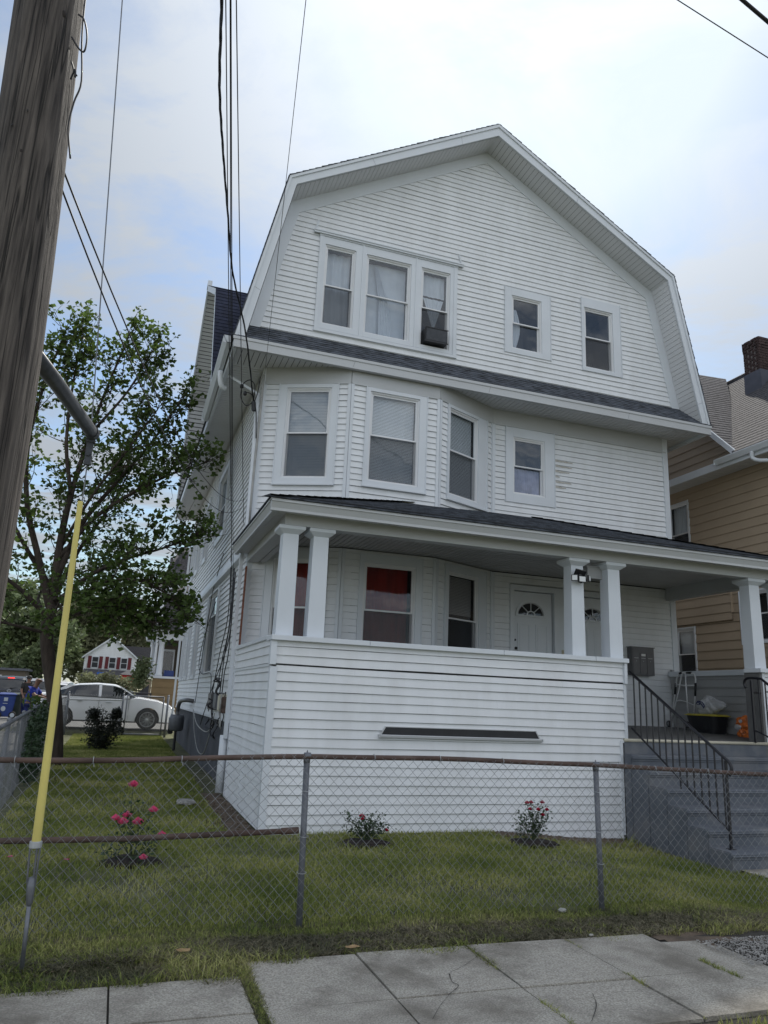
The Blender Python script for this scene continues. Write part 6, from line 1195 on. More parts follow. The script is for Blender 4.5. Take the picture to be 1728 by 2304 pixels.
def bgtree(base, label, h, r, n, size, m, seed, blobs=9):
    t = thing('tree', label, 'tree', base, 'trees beyond the street'); r_ = random.Random(seed); s = MB(); b = V3(base); s.tube(catmull([b, b+V3((r_.uniform(-.3, .3), 0, h*.35)), b+V3((r_.uniform(-.6, .6), 0, h*.75))], 4), [.35-.035*i for i in range(9)], 7)
    bl = [((b.x+r_.uniform(-r, r)*.65, b.y+r_.uniform(-r, r)*.5, b.z+h*r_.uniform(.28, .86)), r*r_.uniform(.32, .55)) for _ in range(blobs)]; g = MB(); pts = []
    for c, q in bl: s.tube([b+ZV*h*.35, c], [.12, .03], 5)
    s.build('trunk', M['bark'], t)
    for _ in range(n):
        c, q = r_.choice(bl); d = V3((r_.gauss(0, 1), r_.gauss(0, 1), r_.gauss(0, .8))).normalized()*q*(r_.random()**.4)*(1+.1*r_.gauss(0, 1)); pts.append((c[0]+d.x, c[1]+d.y, max(b.z+.3, c[2]+d.z)))
    leafcloud(r_, g, pts, size, .1); g.build('crown', M[m], t); return t
bgtree((-13.5, 92, .3), "big dense tree at the far left behind the brown building", 14, 6, 5200, .75, 'leafbg', 41)
bgtree((-8.3, 84, .3), "dark round tree behind the parked cars, left of the maple trunk", 9, 4.2, 4200, .6, 'leafbg', 42)
bgtree((-4.5, 112, .3), "tall pale tree rising behind the left side of the white far house", 15.5, 5.5, 5000, .75, 'leafbg2', 43)
bgtree((.5, 122, .3), "tall olive tree rising directly behind the white far house", 15.5, 6, 5200, .8, 'leafbg2', 44)
bgtree((3.6, 110, .3), "airy tree between the white far house and the ochre house", 14.0, 4.2, 3000, .7, 'leafbg2', 45)
bgtree((-19, 100, .3), "dense tree past the left edge behind the brown building", 14, 6, 4000, .75, 'leafbg', 46)
bgtree((-5.6, 70, .3), "dark bushy tree just left of the white far house", 7.2, 2.6, 3200, .45, 'leafbg', 47)
bushy('hedge', "hedge of mixed green bushes in front of the white far house", (-.5, 60, .3), [((-2.2, 60, 2.3), (.7, .7, .5)), ((-.9, 60, 2.3), (.8, .7, .6)), ((.1, 60, 2.0), (1.0, .7, .6)), ((1.2, 60, 2.0), (1.0, .7, .6)), ((-.5, 60, 1.2), (2.5, .7, .9))], 2600, .22, 'leafbg2', 51, 'hedge')
bushy('bush', "bush growing against the ochre porch wall under the maple branches", (1.1, 36.5, .3), [((1.05, 36.5, 2.6), (.45, .5, .6)), ((.85, 36.5, 2.2), (.4, .5, .5))], 900, .14, 'leafbg', 52)
# ================================================================== vehicles
def loft_side(g, xs, top, bot, wid, y0, sgn, rows=6):
    """side skin between bot(x) and top(x); wid(x,t) half width at relative height t"""
def car(name, label, org, heading, Lc, Wc, prof, paint, details):
    """profile in local x (rear 0 .. front Lc), z up; built then rotated by heading about org"""
    ca, sa = math.cos(heading), math.sin(heading); O = V3(org)
    def T(x, y, z): x -= Lc/2; return (O.x+x*ca-y*sa, O.y+x*sa+y*ca, O.z+z)
    t = thing(name, label, 'car', org)
    def interp(pts, x):
        for (a, za), (b, zb) in zip(pts[:-1], pts[1:]):
            if x <= b: f = (x-a)/(b-a) if b > a else 0; f2 = f; return za+(zb-za)*f2
        return pts[-1][1]
    wr, wx = prof['wheel_r'], prof['wheel_x']; ar = wr*1.16
    def bot(x):
        z = interp(prof['bottom'], x)
        for w in wx:
            d = abs(x-w)
            if d < ar: z = max(z, wr+math.sqrt(ar*ar-d*d)*.98)
        return z
    def plan(x): # half width in plan
        f = x/Lc; return Wc/2*(1-.16*max(0, (f-.82)/.18)**2-.12*max(0, (.14-f)/.14)**2)
    xs = sorted(set([round(v, 3) for v in np.linspace(0.0, Lc, 60)]+[w+s*ar for w in wx for s in (-1, -.999, 1, .999)])); xs = [x for x in xs if 0 <= x <= Lc]
    R_ = 8; vs = []; 
    for x in xs:
        b, tp = bot(x), interp(prof['belt'], x); w = plan(x); row = []
        for k in range(R_+1):
            f = k/R_; z = b+(tp-b)*f; h = (z-.25)/max(.3, tp-.25); yy = w*(1-.055*max(0, h-.45)**1.5*3-.03*max(0, .3-h)); row.append((yy, z))
        cr_ = [(w*.86, tp+.022), (w*.5, tp+.045), (0, tp+.055)]
        full = [(-a, c) for a, c in row]+[(-a, c) for a, c in cr_]+[(a, c) for a, c in cr_[::-1][1:]]+[(a, c) for a, c in row[::-1]]
        vs += [T(x, a, c) for a, c in full]
    m__ = len(full); g = MB(); g.add(vs, [(i*m__+k, i*m__+k+1, (i+1)*m__+k+1, (i+1)*m__+k) for i in range(len(xs)-1) for k in range(m__-1)]+[tuple(range(m__)), tuple((len(xs)-1)*m__+k for k in range(m__))])
    g.build('body', M[paint], t, smooth=False); 
    # cabin glass loft
    cab = prof['cabin']; cx = np.linspace(cab[0][0], cab[-1][0], 34); vs = []
    for x in cx:
        tp = interp(cab, x); b = interp(prof['belt'], x)-.01; w = plan(x)*.93; wt = w-.16-.05
        row = [(w, b), (w-(w-wt)*.5, b+(tp-b)*.5), (wt, b+(tp-b)*.93), (wt*.8, tp-.004), (0, tp+.01)]
        full = [(-a, c) for a, c in row]+[(a, c) for a, c in row[::-1][1:]]; vs += [T(x, a, c) for a, c in full]
    q = len(full); g = MB(); g.add(vs, [(i*q+k, i*q+k+1, (i+1)*q+k+1, (i+1)*q+k) for i in range(len(cx)-1) for k in range(q-1)]); g.build('window_glass', M['carglass'], t)
    g = MB(); s_ = prof['cabin'][1][0]; e_ = prof['cabin'][-2][0]; g.add([T(x, y, z) for x in (s_+.2, e_-.4) for y in (-.55, .55) for z in (interp(prof['belt'], x)-.4, interp(cab, (s_+e_)/2)-.12)], [(0, 1, 3, 2), (4, 6, 7, 5), (0, 4, 5, 1), (2, 3, 7, 6), (1, 5, 7, 3)]); g.build('cabin_interior', M['interior'], t)
    # roof skin and pillars
    rx = np.linspace(prof['roof'][0], prof['roof'][1], 18); vs = []
    for x in rx:
        tp = interp(cab, x); b = interp(prof['belt'], x); w = plan(x)*.93; wt = w-.21; row = [(wt+.012, b+(tp-b)*.90), (wt+.008, b+(tp-b)*.955), (wt*.8, tp+.012), (0, tp+.028)]
        full = [(-a, c) for a, c in row]+[(a, c) for a, c in row[::-1][1:]]; vs += [T(x, a, c) for a, c in full]
    q = len(full); g = MB(); g.add(vs, [(i*q+k, i*q+k+1, (i+1)*q+k+1, (i+1)*q+k) for i in range(len(rx)-1) for k in range(q-1)])
    for (xa, za, xb, zb, w_) in prof['pillars']:
        for sg in (-1, 1):
            def yo(x, z): b = interp(prof['belt'], x); tp = interp(cab, x); f = max(0, min(1, (z-b)/max(.05, tp-b))); return plan(x)*.93-.21*f
            P_ = []
            for i in range(6):
                f = i/5; x, z = xa+(xb-xa)*f, za+(zb-za)*f; P_.append((x, sg*(yo(x, z)+.010), z))
            for a, b in zip(P_[:-1], P_[1:]): g.quad(T(a[0]-w_/2, a[1], a[2]), T(a[0]+w_/2, a[1], a[2]), T(b[0]+w_/2, b[1], b[2]), T(b[0]-w_/2, b[1], b[2]))
    g.build('roof', M[paint], t, smooth=False)
    for x in wx:
        for sg in (-1, 1):
            y = sg*(Wc/2-.11); c = V3(T(x, y, wr)); ax = V3((-sa, ca, 0))*sg; g = MB(); prf = [(wr*.55, -.10), (wr*.94, -.10), (wr, -.07), (wr, .07), (wr*.95, .10), (wr*.70, .105)]; vs = []; n = 28; e1 = V3((ca, sa, 0))
            for (r, h) in prf:
                for k in range(n): w = 2*math.pi*k/n; vs.append(c+e1*r*math.cos(w)+ZV*r*math.sin(w)+ax*h)
            g.add(vs, [(j*n+k, j*n+(k+1) % n, (j+1)*n+(k+1) % n, (j+1)*n+k) for j in range(len(prf)-1) for k in range(n)]); g.add([c+ax*.04]+[c+e1*wr*.72*math.cos(2*math.pi*k/n)+ZV*wr*.72*math.sin(2*math.pi*k/n)+ax*.04 for k in range(n)], [(0, 1+k, 1+(k+1) % n) for k in range(n)])
            wl = g.build('wheel', M['rubber'], t); g = MB()
            for k in range(prof.get('spokes', 10)):
                w = 2*math.pi*k/prof.get('spokes', 10); g.tube([c+ax*.085, c+e1*wr*.68*math.cos(w+.12)+ZV*wr*.68*math.sin(w+.12)+ax*.10], .007, 4); g.tube([c+ax*.085, c+e1*wr*.68*math.cos(w-.12)+ZV*wr*.68*math.sin(w-.12)+ax*.10], .007, 4)
            g.tube([c+e1*wr*.70*math.cos(2*math.pi*k/n)+ZV*wr*.70*math.sin(2*math.pi*k/n)+ax*.10 for k in range(n+1)], .009, 6); g.sphere(c+ax*.09, .045, 8, 6); g.build('rim', M['alloy'], wl)
    # underbody shade
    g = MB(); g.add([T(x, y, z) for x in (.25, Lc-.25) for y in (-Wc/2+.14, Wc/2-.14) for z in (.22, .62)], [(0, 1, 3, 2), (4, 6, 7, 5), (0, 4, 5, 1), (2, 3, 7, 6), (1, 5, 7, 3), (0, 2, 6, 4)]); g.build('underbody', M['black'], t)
    for nm, mm, kind, pts in details:
        g = MB()
        if kind == 'tube': g.tube([T(*p) for p in pts[0]], pts[1], 6)
        elif kind == 'box':
            (x0_, x1_, y0_, y1_, z0_, z1_) = pts; g.add([T(x, y, z) for z in (z0_, z1_) for x, y in ((x0_, y0_), (x1_, y0_), (x1_, y1_), (x0_, y1_))], [(0, 3, 2, 1), (4, 5, 6, 7), (0, 1, 5, 4), (1, 2, 6, 5), (2, 3, 7, 6), (3, 0, 4, 7)])
        elif kind == 'quad': g.add([T(*p) for p in pts], [tuple(range(len(pts)))])
        elif kind == 'ball': g.sphere(T(*pts[0]), pts[1], 12, 8)
        g.build(nm, M[mm], t, smooth=kind == 'ball', bevel=.01 if kind == 'box' else 0)
    return t
sed = dict(wheel_r=.34, wheel_x=[.98, 3.70], bottom=[(0, .42), (.1, .28), (4.5, .26), (4.62, .34)], spokes=10,
    belt=[(0, .80), (.03, 1.02), (.55, 1.07), (1.2, 1.03), (3.1, .98), (3.35, 1.02), (4.0, .93), (4.4, .80), (4.58, .66), (4.63, .5)],
    cabin=[(.48, 1.06), (.95, 1.30), (1.4, 1.41), (2.0, 1.455), (2.55, 1.43), (2.9, 1.32), (3.4, 1.02)], roof=(1.15, 2.75), pillars=[(.55, 1.05, 1.2, 1.38, .22), (2.12, .98, 2.10, 1.44, .09), (3.32, 1.03, 2.72, 1.39, .07)])
yy = -.895
car('white_sedan', "white sedan with multi-spoke wheels parked sideways behind the back fence", (-.33, 28.2, gz(0, 28.2)), 0, 4.63, 1.79, sed, 'carwhite',
    [('door_seam', 'interior', 'box', (2.10, 2.11, yy-.004, yy+.1, .36, .96)), ('door_seam', 'interior', 'box', (3.06, 3.07, yy-.004, yy+.1, .36, .94)), ('belt_trim', 'black', 'tube', ([(.75, yy+.05, 1.05), (2.0, yy+.055, 1.02), (3.1, yy+.055, .985)], .018)), ('door_handle', 'galvbright', 'box', (1.42, 1.60, yy-.02, yy+.03, .87, .895)), ('door_handle', 'galvbright', 'box', (2.32, 2.50, yy-.02, yy+.03, .84, .865)), ('wing_mirror', 'carwhite', 'ball', ((2.98, yy-.06, 1.03), (.09, .08, .07))), ('headlight', 'lampclear', 'ball', ((4.40, -.62, .70), (.20, .17, .085))), ('fog_lamp', 'black', 'ball', ((4.46, -.60, .40), (.14, .14, .06))), ('sill_trim', 'black', 'box', (1.4, 3.28, yy+.01, yy+.1, .23, .30)), ('number_plate', 'binlabel', 'box', (4.63, 4.65, -.15, .15, .42, .52)), ('door_handle', 'galvbright', 'box', (2.32, 2.50, -yy-.03, -yy+.02, .84, .865))])
suv = dict(wheel_r=.36, wheel_x=[.95, 3.65], bottom=[(0, .5), (.12, .30), (4.5, .30), (4.62, .42)], spokes=7,
    belt=[(0, 1.0), (.05, 1.08), (.4, 1.10), (3.2, 1.08), (3.5, 1.12), (4.3, .98), (4.62, .75)], cabin=[(.05, 1.09), (.22, 1.5), (.5, 1.67), (1.6, 1.71), (2.6, 1.67), (2.95, 1.5), (3.45, 1.1)], roof=(.30, 2.75), pillars=[(.14, 1.1, .42, 1.62, .22), (1.2, 1.08, 1.2, 1.66, .1), (2.1, 1.08, 2.1, 1.68, .09), (3.4, 1.1, 2.75, 1.6, .07)])
def rear(badge=True, lit=True):
    d = [('tail_light', 'lampred', 'ball', ((.12, .76, .98), (.12, .15, .10))), ('tail_light', 'lampred', 'ball', ((.12, -.76, .98), (.12, .15, .10))), ('high_brake_lamp', 'brakelit' if lit else 'lampred', 'box', (.20, .28, -.15, .15, 1.60, 1.64)), ('number_plate', 'binlabel', 'box', (-.03, .0, -.20, .20, .80, .92)), ('rear_bumper', 'black', 'box', (-.04, .12, -.86, .86, .36, .66)), ('rear_wiper', 'black', 'tube', ([(.02, 0, 1.14), (.09, -.32, 1.17)], .012)), ('roof_rail', 'galvbright', 'tube', ([(.6, .62, 1.72), (2.5, .62, 1.74)], .018)), ('roof_rail', 'galvbright', 'tube', ([(.6, -.62, 1.72), (2.5, -.62, 1.74)], .018)), ('chrome_strip', 'galvbright', 'box', (-.01, .06, -.5, .5, .945, .965))]
    if badge: d.append(('badge', 'galvbright', 'tube', ([(-.02, .08*math.cos(w), 1.02+.06*math.sin(w)) for w in [i*math.pi/6 for i in range(13)]], .010))); d.append(('badge', 'galvbright', 'box', (-.03, -.015, -.10, .10, 1.01, 1.03)))
    return d
car('dark_suv', "dark SUV seen from behind with a lit brake lamp, behind the bins", (-4.98, 42.6, gz(0, 42)), R(93), 4.63, 1.84, suv, 'cargrey', rear())
ct = car('grey_suv', "grey SUV with its side door open, farther down the street behind the man in blue", (-4.38, 50.4, gz(0, 48)), R(90), 4.63, 1.84, suv, 'carsilver', rear(False, False))
car('silver_car', "pale car farther away, its roof just showing above the boot of the white sedan", (-4.1, 68, .38), R(80), 4.5, 1.8, dict(suv, cabin=[(.05, 1.09), (.3, 1.4), (.6, 1.62), (1.6, 1.70), (2.6, 1.62), (2.95, 1.45), (3.45, 1.1)]), 'carwhite', rear(False, False)[:3])
g = MB(); g.tube([(-5.55, 48.9, 1.0), (-5.6, 48.6, 1.5), (-5.35, 48.5, 1.95), (-5.25, 48.9, 1.0), (-5.55, 48.9, 1.0)], .05, 5); g.box((-5.6, 48.7, .7), (-5.25, 48.76, 1.4)); g.build('open_door', M['cargrey'], ct)
# ================================================================== bins
def bin_(x, y, label, m, first=True, rot=.2):
    z = gz(x, y); t = thing('wheelie_bin', label, 'bin', (x, y, z)); ca, sa = math.cos(rot), math.sin(rot)
    def T(a, b, c): return (x+a*ca-b*sa, y+a*sa+b*ca, z+c)
    g = MB(); g.add([T(a, b, c) for c, s_ in ((.06, .76), (.88, 1)) for a, b in ((-.31*s_, -.30*s_), (.31*s_, -.30*s_), (.31*s_, .32), (-.31*s_, .32))], [(0, 3, 2, 1), (4, 5, 6, 7), (0, 1, 5, 4), (1, 2, 6, 5), (2, 3, 7, 6), (3, 0, 4, 7)]); g.build('bin_body', M[m], t, bevel=.03)
    g = MB(); g.add([T(a, b, c) for c, s_ in ((.885, 1.08), (.93, 1.06), (.985, .7)) for a, b in ((-.31*s_, -.32*s_), (.31*s_, -.32*s_), (.31*s_, .36*s_), (-.31*s_, .36*s_))], [(0, 3, 2, 1), (8, 9, 10, 11)]+[(k*4+i, k*4+(i+1) % 4, k*4+4+(i+1) % 4, k*4+4+i) for k in (0, 1) for i in range(4)]); g.build('lid', M[m], t, bevel=.012)
    for s_ in (-1, 1):
        g = MB(); c = V3(T(s_*.26, -.26, .13)); g.lathe(c, [(.05, -.03), (.13, -.03), (.14, 0), (.13, .03), (.05, .03)], 16, 'Y'); w = g.build('wheel', M['rubber'], t); g = MB(); g.lathe(c, [(.085, -.035), (.085, .035)], 10, 'Y'); g.build('hub', M['binlabel'], w)
    if first:
        g = MB(); g.add([T(-.12, -.296, .66), T(.02, -.296, .66), T(.02, -.305, .80), T(-.12, -.305, .80)], [(0, 1, 2, 3)]); g.add([T(-.14, -.285, .56), T(.03, -.285, .56), T(.03, -.290, .585), T(-.14, -.290, .585)], [(0, 1, 2, 3)]); g.build('printed_label', M['binlabel'], t)
        g = MB(); g.add([T(-.10+.085*math.cos(w), -.275, .37+.10*math.sin(w)) for w in [2*math.pi*i/14 for i in range(14)]], [tuple(range(14))]); g.build('printed_label', M['binlabel'], t)
    g = MB(); g.tube([T(-.22, .36, .92), T(-.22, .42, .9), T(.22, .42, .9), T(.22, .36, .92)], .018, 6); g.build('handle', M['black'], t)
    return t
bin_(-4.12, 33.9, "blue wheeled bin with pale printed labels on the pavement at the left edge", 'binblue')
bin_(-3.72, 34.6, "dark bin standing right behind the blue wheeled bin", 'bingreen', False)
# ================================================================== people
def person(label, base, face, J, cloth, hair=None, ht=1.0, skin='skin'):
    """J overrides joints (local: x right of the person's facing...). world axes: x lateral, y depth"""
    t = thing('person', label, 'person', base); B = V3(base)
    j = dict(pel=(0, 0, .93), wst=(0, 0, 1.08), chs=(.02, 0, 1.30), nb=(.04, 0, 1.43), nk=(.06, 0, 1.50), hd=(.09, 0, 1.58), ht=(.09, 0, 1.66),
        sr=(.03, -.19, 1.38), er=(.06, -.24, 1.10), wr=(.22, -.22, .92), sl=(.03, .19, 1.38), el=(.06, .24, 1.10), wl=(.22, .22, .92), hr=(0, -.10, .90), kr=(.03, -.11, .50), ar=(-.02, -.12, .09), tr=(.16, -.13, .03), hl=(0, .10, .90), kl=(.03, .11, .50), al=(-.02, .12, .09), tl=(.16, .13, .03)); j.update(J)
    ca, sa = math.cos(face), math.sin(face)
    def T(p): return V3((p[0]*ca-p[1]*sa, p[0]*sa+p[1]*ca, p[2]))*ht+B
    def skinmesh(name, nodes, edges, m, sub=1):
        me = bpy.data.meshes.new(name); names = list(nodes); me.from_pydata([T(nodes[k][0])-B for k in names], [(names.index(a), names.index(b)) for a, b in edges], [])
        o = bpy.data.objects.new(name, me); COL.objects.link(o); o.parent = t; ORG[o.name] = B
        md = o.modifiers.new('skin', 'SKIN'); md.use_smooth_shade = True
        for i, k in enumerate(names):
            r = nodes[k][1]; r = r if isinstance(r, tuple) else (r, r); me.skin_vertices[0].data[i].radius = (r[0]*ht, r[1]*ht)
        me.skin_vertices[0].data[0].use_root = True
        sb_ = o.modifiers.new('sub', 'SUBSURF'); sb_.levels = sub; sb_.render_levels = sub; me.materials.append(m); return o
    rad = dict(pel=(.15, .12), wst=(.14, .11), chs=(.16, .12), nb=(.07, .07), nk=(.055, .055), hd=(.10, .09), ht=(.085, .085), sr=.06, er=.044, wr=.027, sl=.06, el=.044, wl=.027, hr=.09, kr=.06, ar=.04, tr=.035, hl=.09, kl=.06, al=.04, tl=.035)
    nodes = {k: (j[k], rad[k]) for k in j}; edges = [('pel', 'wst'), ('wst', 'chs'), ('chs', 'nb'), ('nb', 'nk'), ('nk', 'hd'), ('hd', 'ht'), ('chs', 'sr'), ('sr', 'er'), ('er', 'wr'), ('chs', 'sl'), ('sl', 'el'), ('el', 'wl'), ('pel', 'hr'), ('hr', 'kr'), ('kr', 'ar'), ('ar', 'tr'), ('pel', 'hl'), ('hl', 'kl'), ('kl', 'al'), ('al', 'tl')]
    for s_, e, w in (('R', 'er', 'wr'), ('L', 'el', 'wl')):
        W_, E_2 = V3(j[w]), V3(j[e]); d = (W_-E_2).normalized(); sd_ = d.cross(ZV); sd_ = sd_.normalized() if sd_.length > .1 else V3((0, 1, 0)); up = sd_.cross(d)
        nodes['p'+s_] = (tuple(W_+d*.055), (.034, .018)); edges.append((w, 'p'+s_))
        for i, (off, ln) in enumerate(((-.030, .058), (-.010, .070), (.011, .066), (.031, .050))):
            a = W_+d*.095+sd_*off; b = a+d*ln*.55-up*.012; c = b+d*ln*.30-up*.026
            for q, p_, r in (('a', a, .0095), ('b', b, .0085), ('c', c, .007)): nodes[f'{s_}{i}{q}'] = (tuple(p_), r)
            edges += [('p'+s_, f'{s_}{i}a'), (f'{s_}{i}a', f'{s_}{i}b'), (f'{s_}{i}b', f'{s_}{i}c')]
        a = W_+d*.035-sd_*.042; b = a+d*.035-sd_*.015-up*.01; nodes[s_+'ta'] = (tuple(a), .011); nodes[s_+'tb'] = (tuple(b), .009); edges += [(w, s_+'ta'), (s_+'ta', s_+'tb')]
    skinmesh('body', nodes, edges, M[skin], 1)
    ups = lambda a, b, f: tuple(V3(a).lerp(V3(b), f))
    sh = dict(pel=(j['pel'], (.175, .145)), wst=(j['wst'], (.17, .14)), chs=(j['chs'], (.185, .145)), nb=(ups(j['nb'], j['chs'], .25), (.10, .09)), sr=(j['sr'], .085), er=(ups(j['sr'], j['er'], .78), .066), sl=(j['sl'], .085), el=(ups(j['sl'], j['el'], .78), .066))
    skinmesh('shirt', sh, [('pel', 'wst'), ('wst', 'chs'), ('chs', 'nb'), ('chs', 'sr'), ('sr', 'er'), ('chs', 'sl'), ('sl', 'el')], M[cloth[0]], 1)
    tr_ = dict(pel=(ups(j['pel'], j['wst'], .1), (.168, .135)), hr=(j['hr'], .105), kr=(j['kr'], .08), ar=(j['ar'], .065), hl=(j['hl'], .105), kl=(j['kl'], .08), al=(j['al'], .065))
    skinmesh('trousers', tr_, [('pel', 'hr'), ('hr', 'kr'), ('kr', 'ar'), ('pel', 'hl'), ('hl', 'kl'), ('kl', 'al')], M[cloth[1]], 1)
    for k, k2 in (('ar', 'tr'), ('al', 'tl')):
        g = MB(); a, b = T(j[k]), T(j[k2]); g.tube([a+ZV*-.02-(b-a)*.3, a+ZV*-.02, b, b+(b-a)*.25], [.045*ht, .055*ht, .048*ht, .03*ht], 8); g.build('shoe', M['black'], t, smooth=True)
    h = T(j['hd']); f = V3((ca, sa, 0)); l = V3((-sa, ca, 0))
    g = MB(); g.sphere(h+f*.088*ht+ZV*.0, (.018, .018, .022), 8, 6)
    for s_ in (-1, 1): g.sphere(h+l*s_*.078*ht+ZV*.0, (.016, .012, .03), 8, 6)
    g.build('nose_and_ears', M[skin], t, smooth=True)
    g = MB()
    for s_ in (-1, 1): g.tube([h+f*.085+l*s_*.035+ZV*.03+l*.028*math.cos(w)+ZV*.018*math.sin(w) for w in [i*math.pi/6 for i in range(13)]], .004, 4); g.tube([h+f*.083+l*s_*.062+ZV*.032, h+l*s_*.084+ZV*.03], .0035, 4)
    g.build('glasses', M['black'], t)
    g = MB(); g.tube([h+f*.083+l*-.025-ZV*.055, h+f*.09-ZV*.057, h+f*.083+l*.025-ZV*.055], .006, 5); g.build('mouth', M['redpaint'], t)
    if hair: g = MB(); g.sphere(h+ZV*.045*ht-f*.018, (.105*ht, .105*ht, .095*ht), 14, 10); g.build('hair', M[hair], t, smooth=True)
    return t
person("bald man in a blue polo shirt reaching over the left fence towards the tree", (-2.20, 23.0, gz(0, 23)), R(-18), dict(er=(.20, -.26, 1.22), wr=(.44, -.20, 1.17), el=(.22, .20, 1.20), wl=(.44, .10, 1.20), chs=(.04, 0, 1.30), nb=(.07, 0, 1.42), nk=(.10, 0, 1.50), hd=(.135, 0, 1.60), ht=(.13, 0, 1.675)), ('shirt', 'jeans'), ht=1.0)
person("dark-haired person in dark clothes standing behind the man in blue, by the open car door", (-3.35, 33.0, gz(0, 33)), R(-60), {}, ('darkcloth', 'darkcloth'), hair='hair', ht=.98, skin='skin')
# ================================================================== far buildings
oh = thing("ochre_house", "house with ochre clapboards and a white-columned porch beyond the back fence", "house", (2.5, 38, .33))
FO = (V3((0, 38, 0)), XU, V3((0, -1, 0))); FO2 = (V3((1.5, 0, 0)), YU, V3((-1, 0, 0)))
m_ = MB(); m_.courses(FO[0], XU, ZV, FO[2], lambda v: (1.5, 8), .3, 2.22, .30, .02); m_.courses(FO2[0], YU, ZV, FO2[2], lambda v: (38, 44), .3, 2.22, .30, .02); m_.build('porch_wall', M['yellowwall'], oh)
m_ = MB(); m_.box((1.44, 37.93, 2.22), (8, 38.2, 2.32)); m_.box((1.44, 37.9, 4.05), (8, 38.3, 4.36)); m_.box((1.15, 37.6, 4.36), (8, 41.5, 4.48)); m_.box((1.44, 38.3, 4.1), (1.7, 44, 4.36)); m_.build('porch_trim', M['trim'], oh)
for x, y in ((1.78, 38.15), (1.6, 40.6), (1.6, 43.5), (4.2, 38.15)):
    g = MB(); g.lathe((x, y, 2.32), [(.17, 0), (.17, .08), (.14, .12), (.12, 1.5), (.15, 1.62), (.18, 1.66), (.18, 1.76)], 14); g.build('porch_column', M['trim'], oh, smooth=True)
m_ = MB(); m_.box((1.7, 42.0, .3), (8, 42.2, 7.4)); m_.build('wall', M['tanwall'], oh)
g = MB(); g.tube(catmull([(1.35, 37.75, 4.38), (1.4, 37.75, 4.2), (1.52, 37.85, 4.05), (1.52, 37.88, 2.4)], 4), .05, 8); g.build('downspout', M['trim'], oh, smooth=True); g = MB(); g.tube(catmull([(1.1, 40.4, 4.3), (1.15, 40.4, 4.1), (1.42, 40.45, 3.95), (1.42, 40.45, 2.4)], 4), .05, 8); g.build('downspout', M['trim'], oh, smooth=True)
g = MB(); g.box((2.0, 41.9, 2.4), (2.6, 41.98, 3.7)); g.build('window', M['glassdark'], oh); g = MB(); g.box((1.94, 41.86, 2.3), (2.0, 41.99, 3.8)); g.box((2.6, 41.86, 2.3), (2.66, 41.99, 3.8)); g.box((2.0, 41.86, 3.7), (2.6, 41.99, 3.8)); g.build('window_frame', M['trim'], oh)
g = MB(); g.box((2.05, 38.6, 2.3), (2.5, 39.0, 2.62)); g.build('porch_seat', M['binblue'], oh)
g = MB(); g.tube([(2.2, 39.6, 4.04), (2.2, 39.6, 3.9)], .12, 10); g.build('ceiling_lamp', M['black'], oh)
# upper storey with slate-grey shingles and white-trimmed dormer
m_ = MB(); m_.courses(V3((0, 39.5, 0)), XU, ZV, V3((0, -1, 0)), lambda v: (1.55, 8), 4.5, 6.5, .13, .02); m_.courses(V3((1.55, 0, 0)), YU, ZV, V3((-1, 0, 0)), lambda v: (39.5, 46), 4.5, 6.5, .13, .02)
m_.build('shingle_wall', M['shinglegrey'], oh)
m_ = MB(); m_.box((1.48, 39.42, 4.45), (1.72, 39.6, 6.5)); m_.prism([(1.25, 39.2, 6.45), (1.25, 39.2, 6.62), (3.4, 39.2, 7.3), (3.4, 39.2, 7.1)], (0, .12, 0)); m_.box((1.25, 39.25, 6.42), (8, 39.5, 6.55)); m_.build('upper_trim', M['trim'], oh)
m_ = MB(); m_.add([(1.2, 39.2, 6.6), (8, 39.2, 6.6), (8, 43, 9.6), (2.45, 43, 9.6)], [(0, 1, 2, 3)]); m_.add([(1.2, 39.2, 6.6), (2.45, 43, 9.6), (2.45, 47, 9.6), (1.2, 47, 6.6)], [(0, 1, 2, 3)]); m_.build('roof', M['shinglegrey'], oh)
m_ = MB(); m_.box((1.85, 41, 6.6), (2.0, 41.2, 8.6)); m_.box((2.3, 41, 7.1), (3, 42, 8.9)); m_.build('dormer', M['shinglegrey'], oh)
m_ = MB(); m_.box((1.15, 37.3, 4.48), (8, 41.5, 4.53)); m_.build('porch_roof', M['shinglegrey'], oh)
g = MB(); g.prism([(1.35, 36.8, .33), (-.2, 36.8, .33), (-.2, 36.8, .5), (1.35, 36.8, 1.9)], (0, .08, 0)); tag(g.build('stair_side_panel', M['foundation'], None), "dark grey sloping stair side beside the ochre porch wall", "stairs")
wh_ = thing("white_far_house", "white house with dark red shutters and an enclosed grey-roofed porch across the far street", "house", (-1.2, 95, .33))
m_ = MB(); m_.courses(V3((0, 95, 0)), XU, ZV, V3((0, -1, 0)), lambda v: (-4.05, 1.75) if v < 5.4 else (-4.05+(v-5.4)*1.32, 1.75-(v-5.4)*1.32), .3, 7.55, .22, .03, knees=(5.4,)); m_.courses(V3((-4.05, 0, 0)), YU, ZV, V3((-1, 0, 0)), lambda v: (95, 107), .3, 5.4, .22, .03); m_.build('wall', M['vinyl'], wh_)
m_ = MB(); m_.add([(-4.4, 94.7, 5.15), (-1.15, 94.7, 7.72), (-1.15, 107, 7.72), (-4.4, 107, 5.15)], [(0, 1, 2, 3)]); m_.add([(2.1, 94.7, 5.15), (-1.15, 94.7, 7.72), (-1.15, 107, 7.72), (2.1, 107, 5.15)], [(0, 1, 2, 3)]); m_.box((-1.0, 99, 5.2), (4, 106, 6.9)); m_.build('roof', M['shinglegrey'], wh_)
m_ = MB()
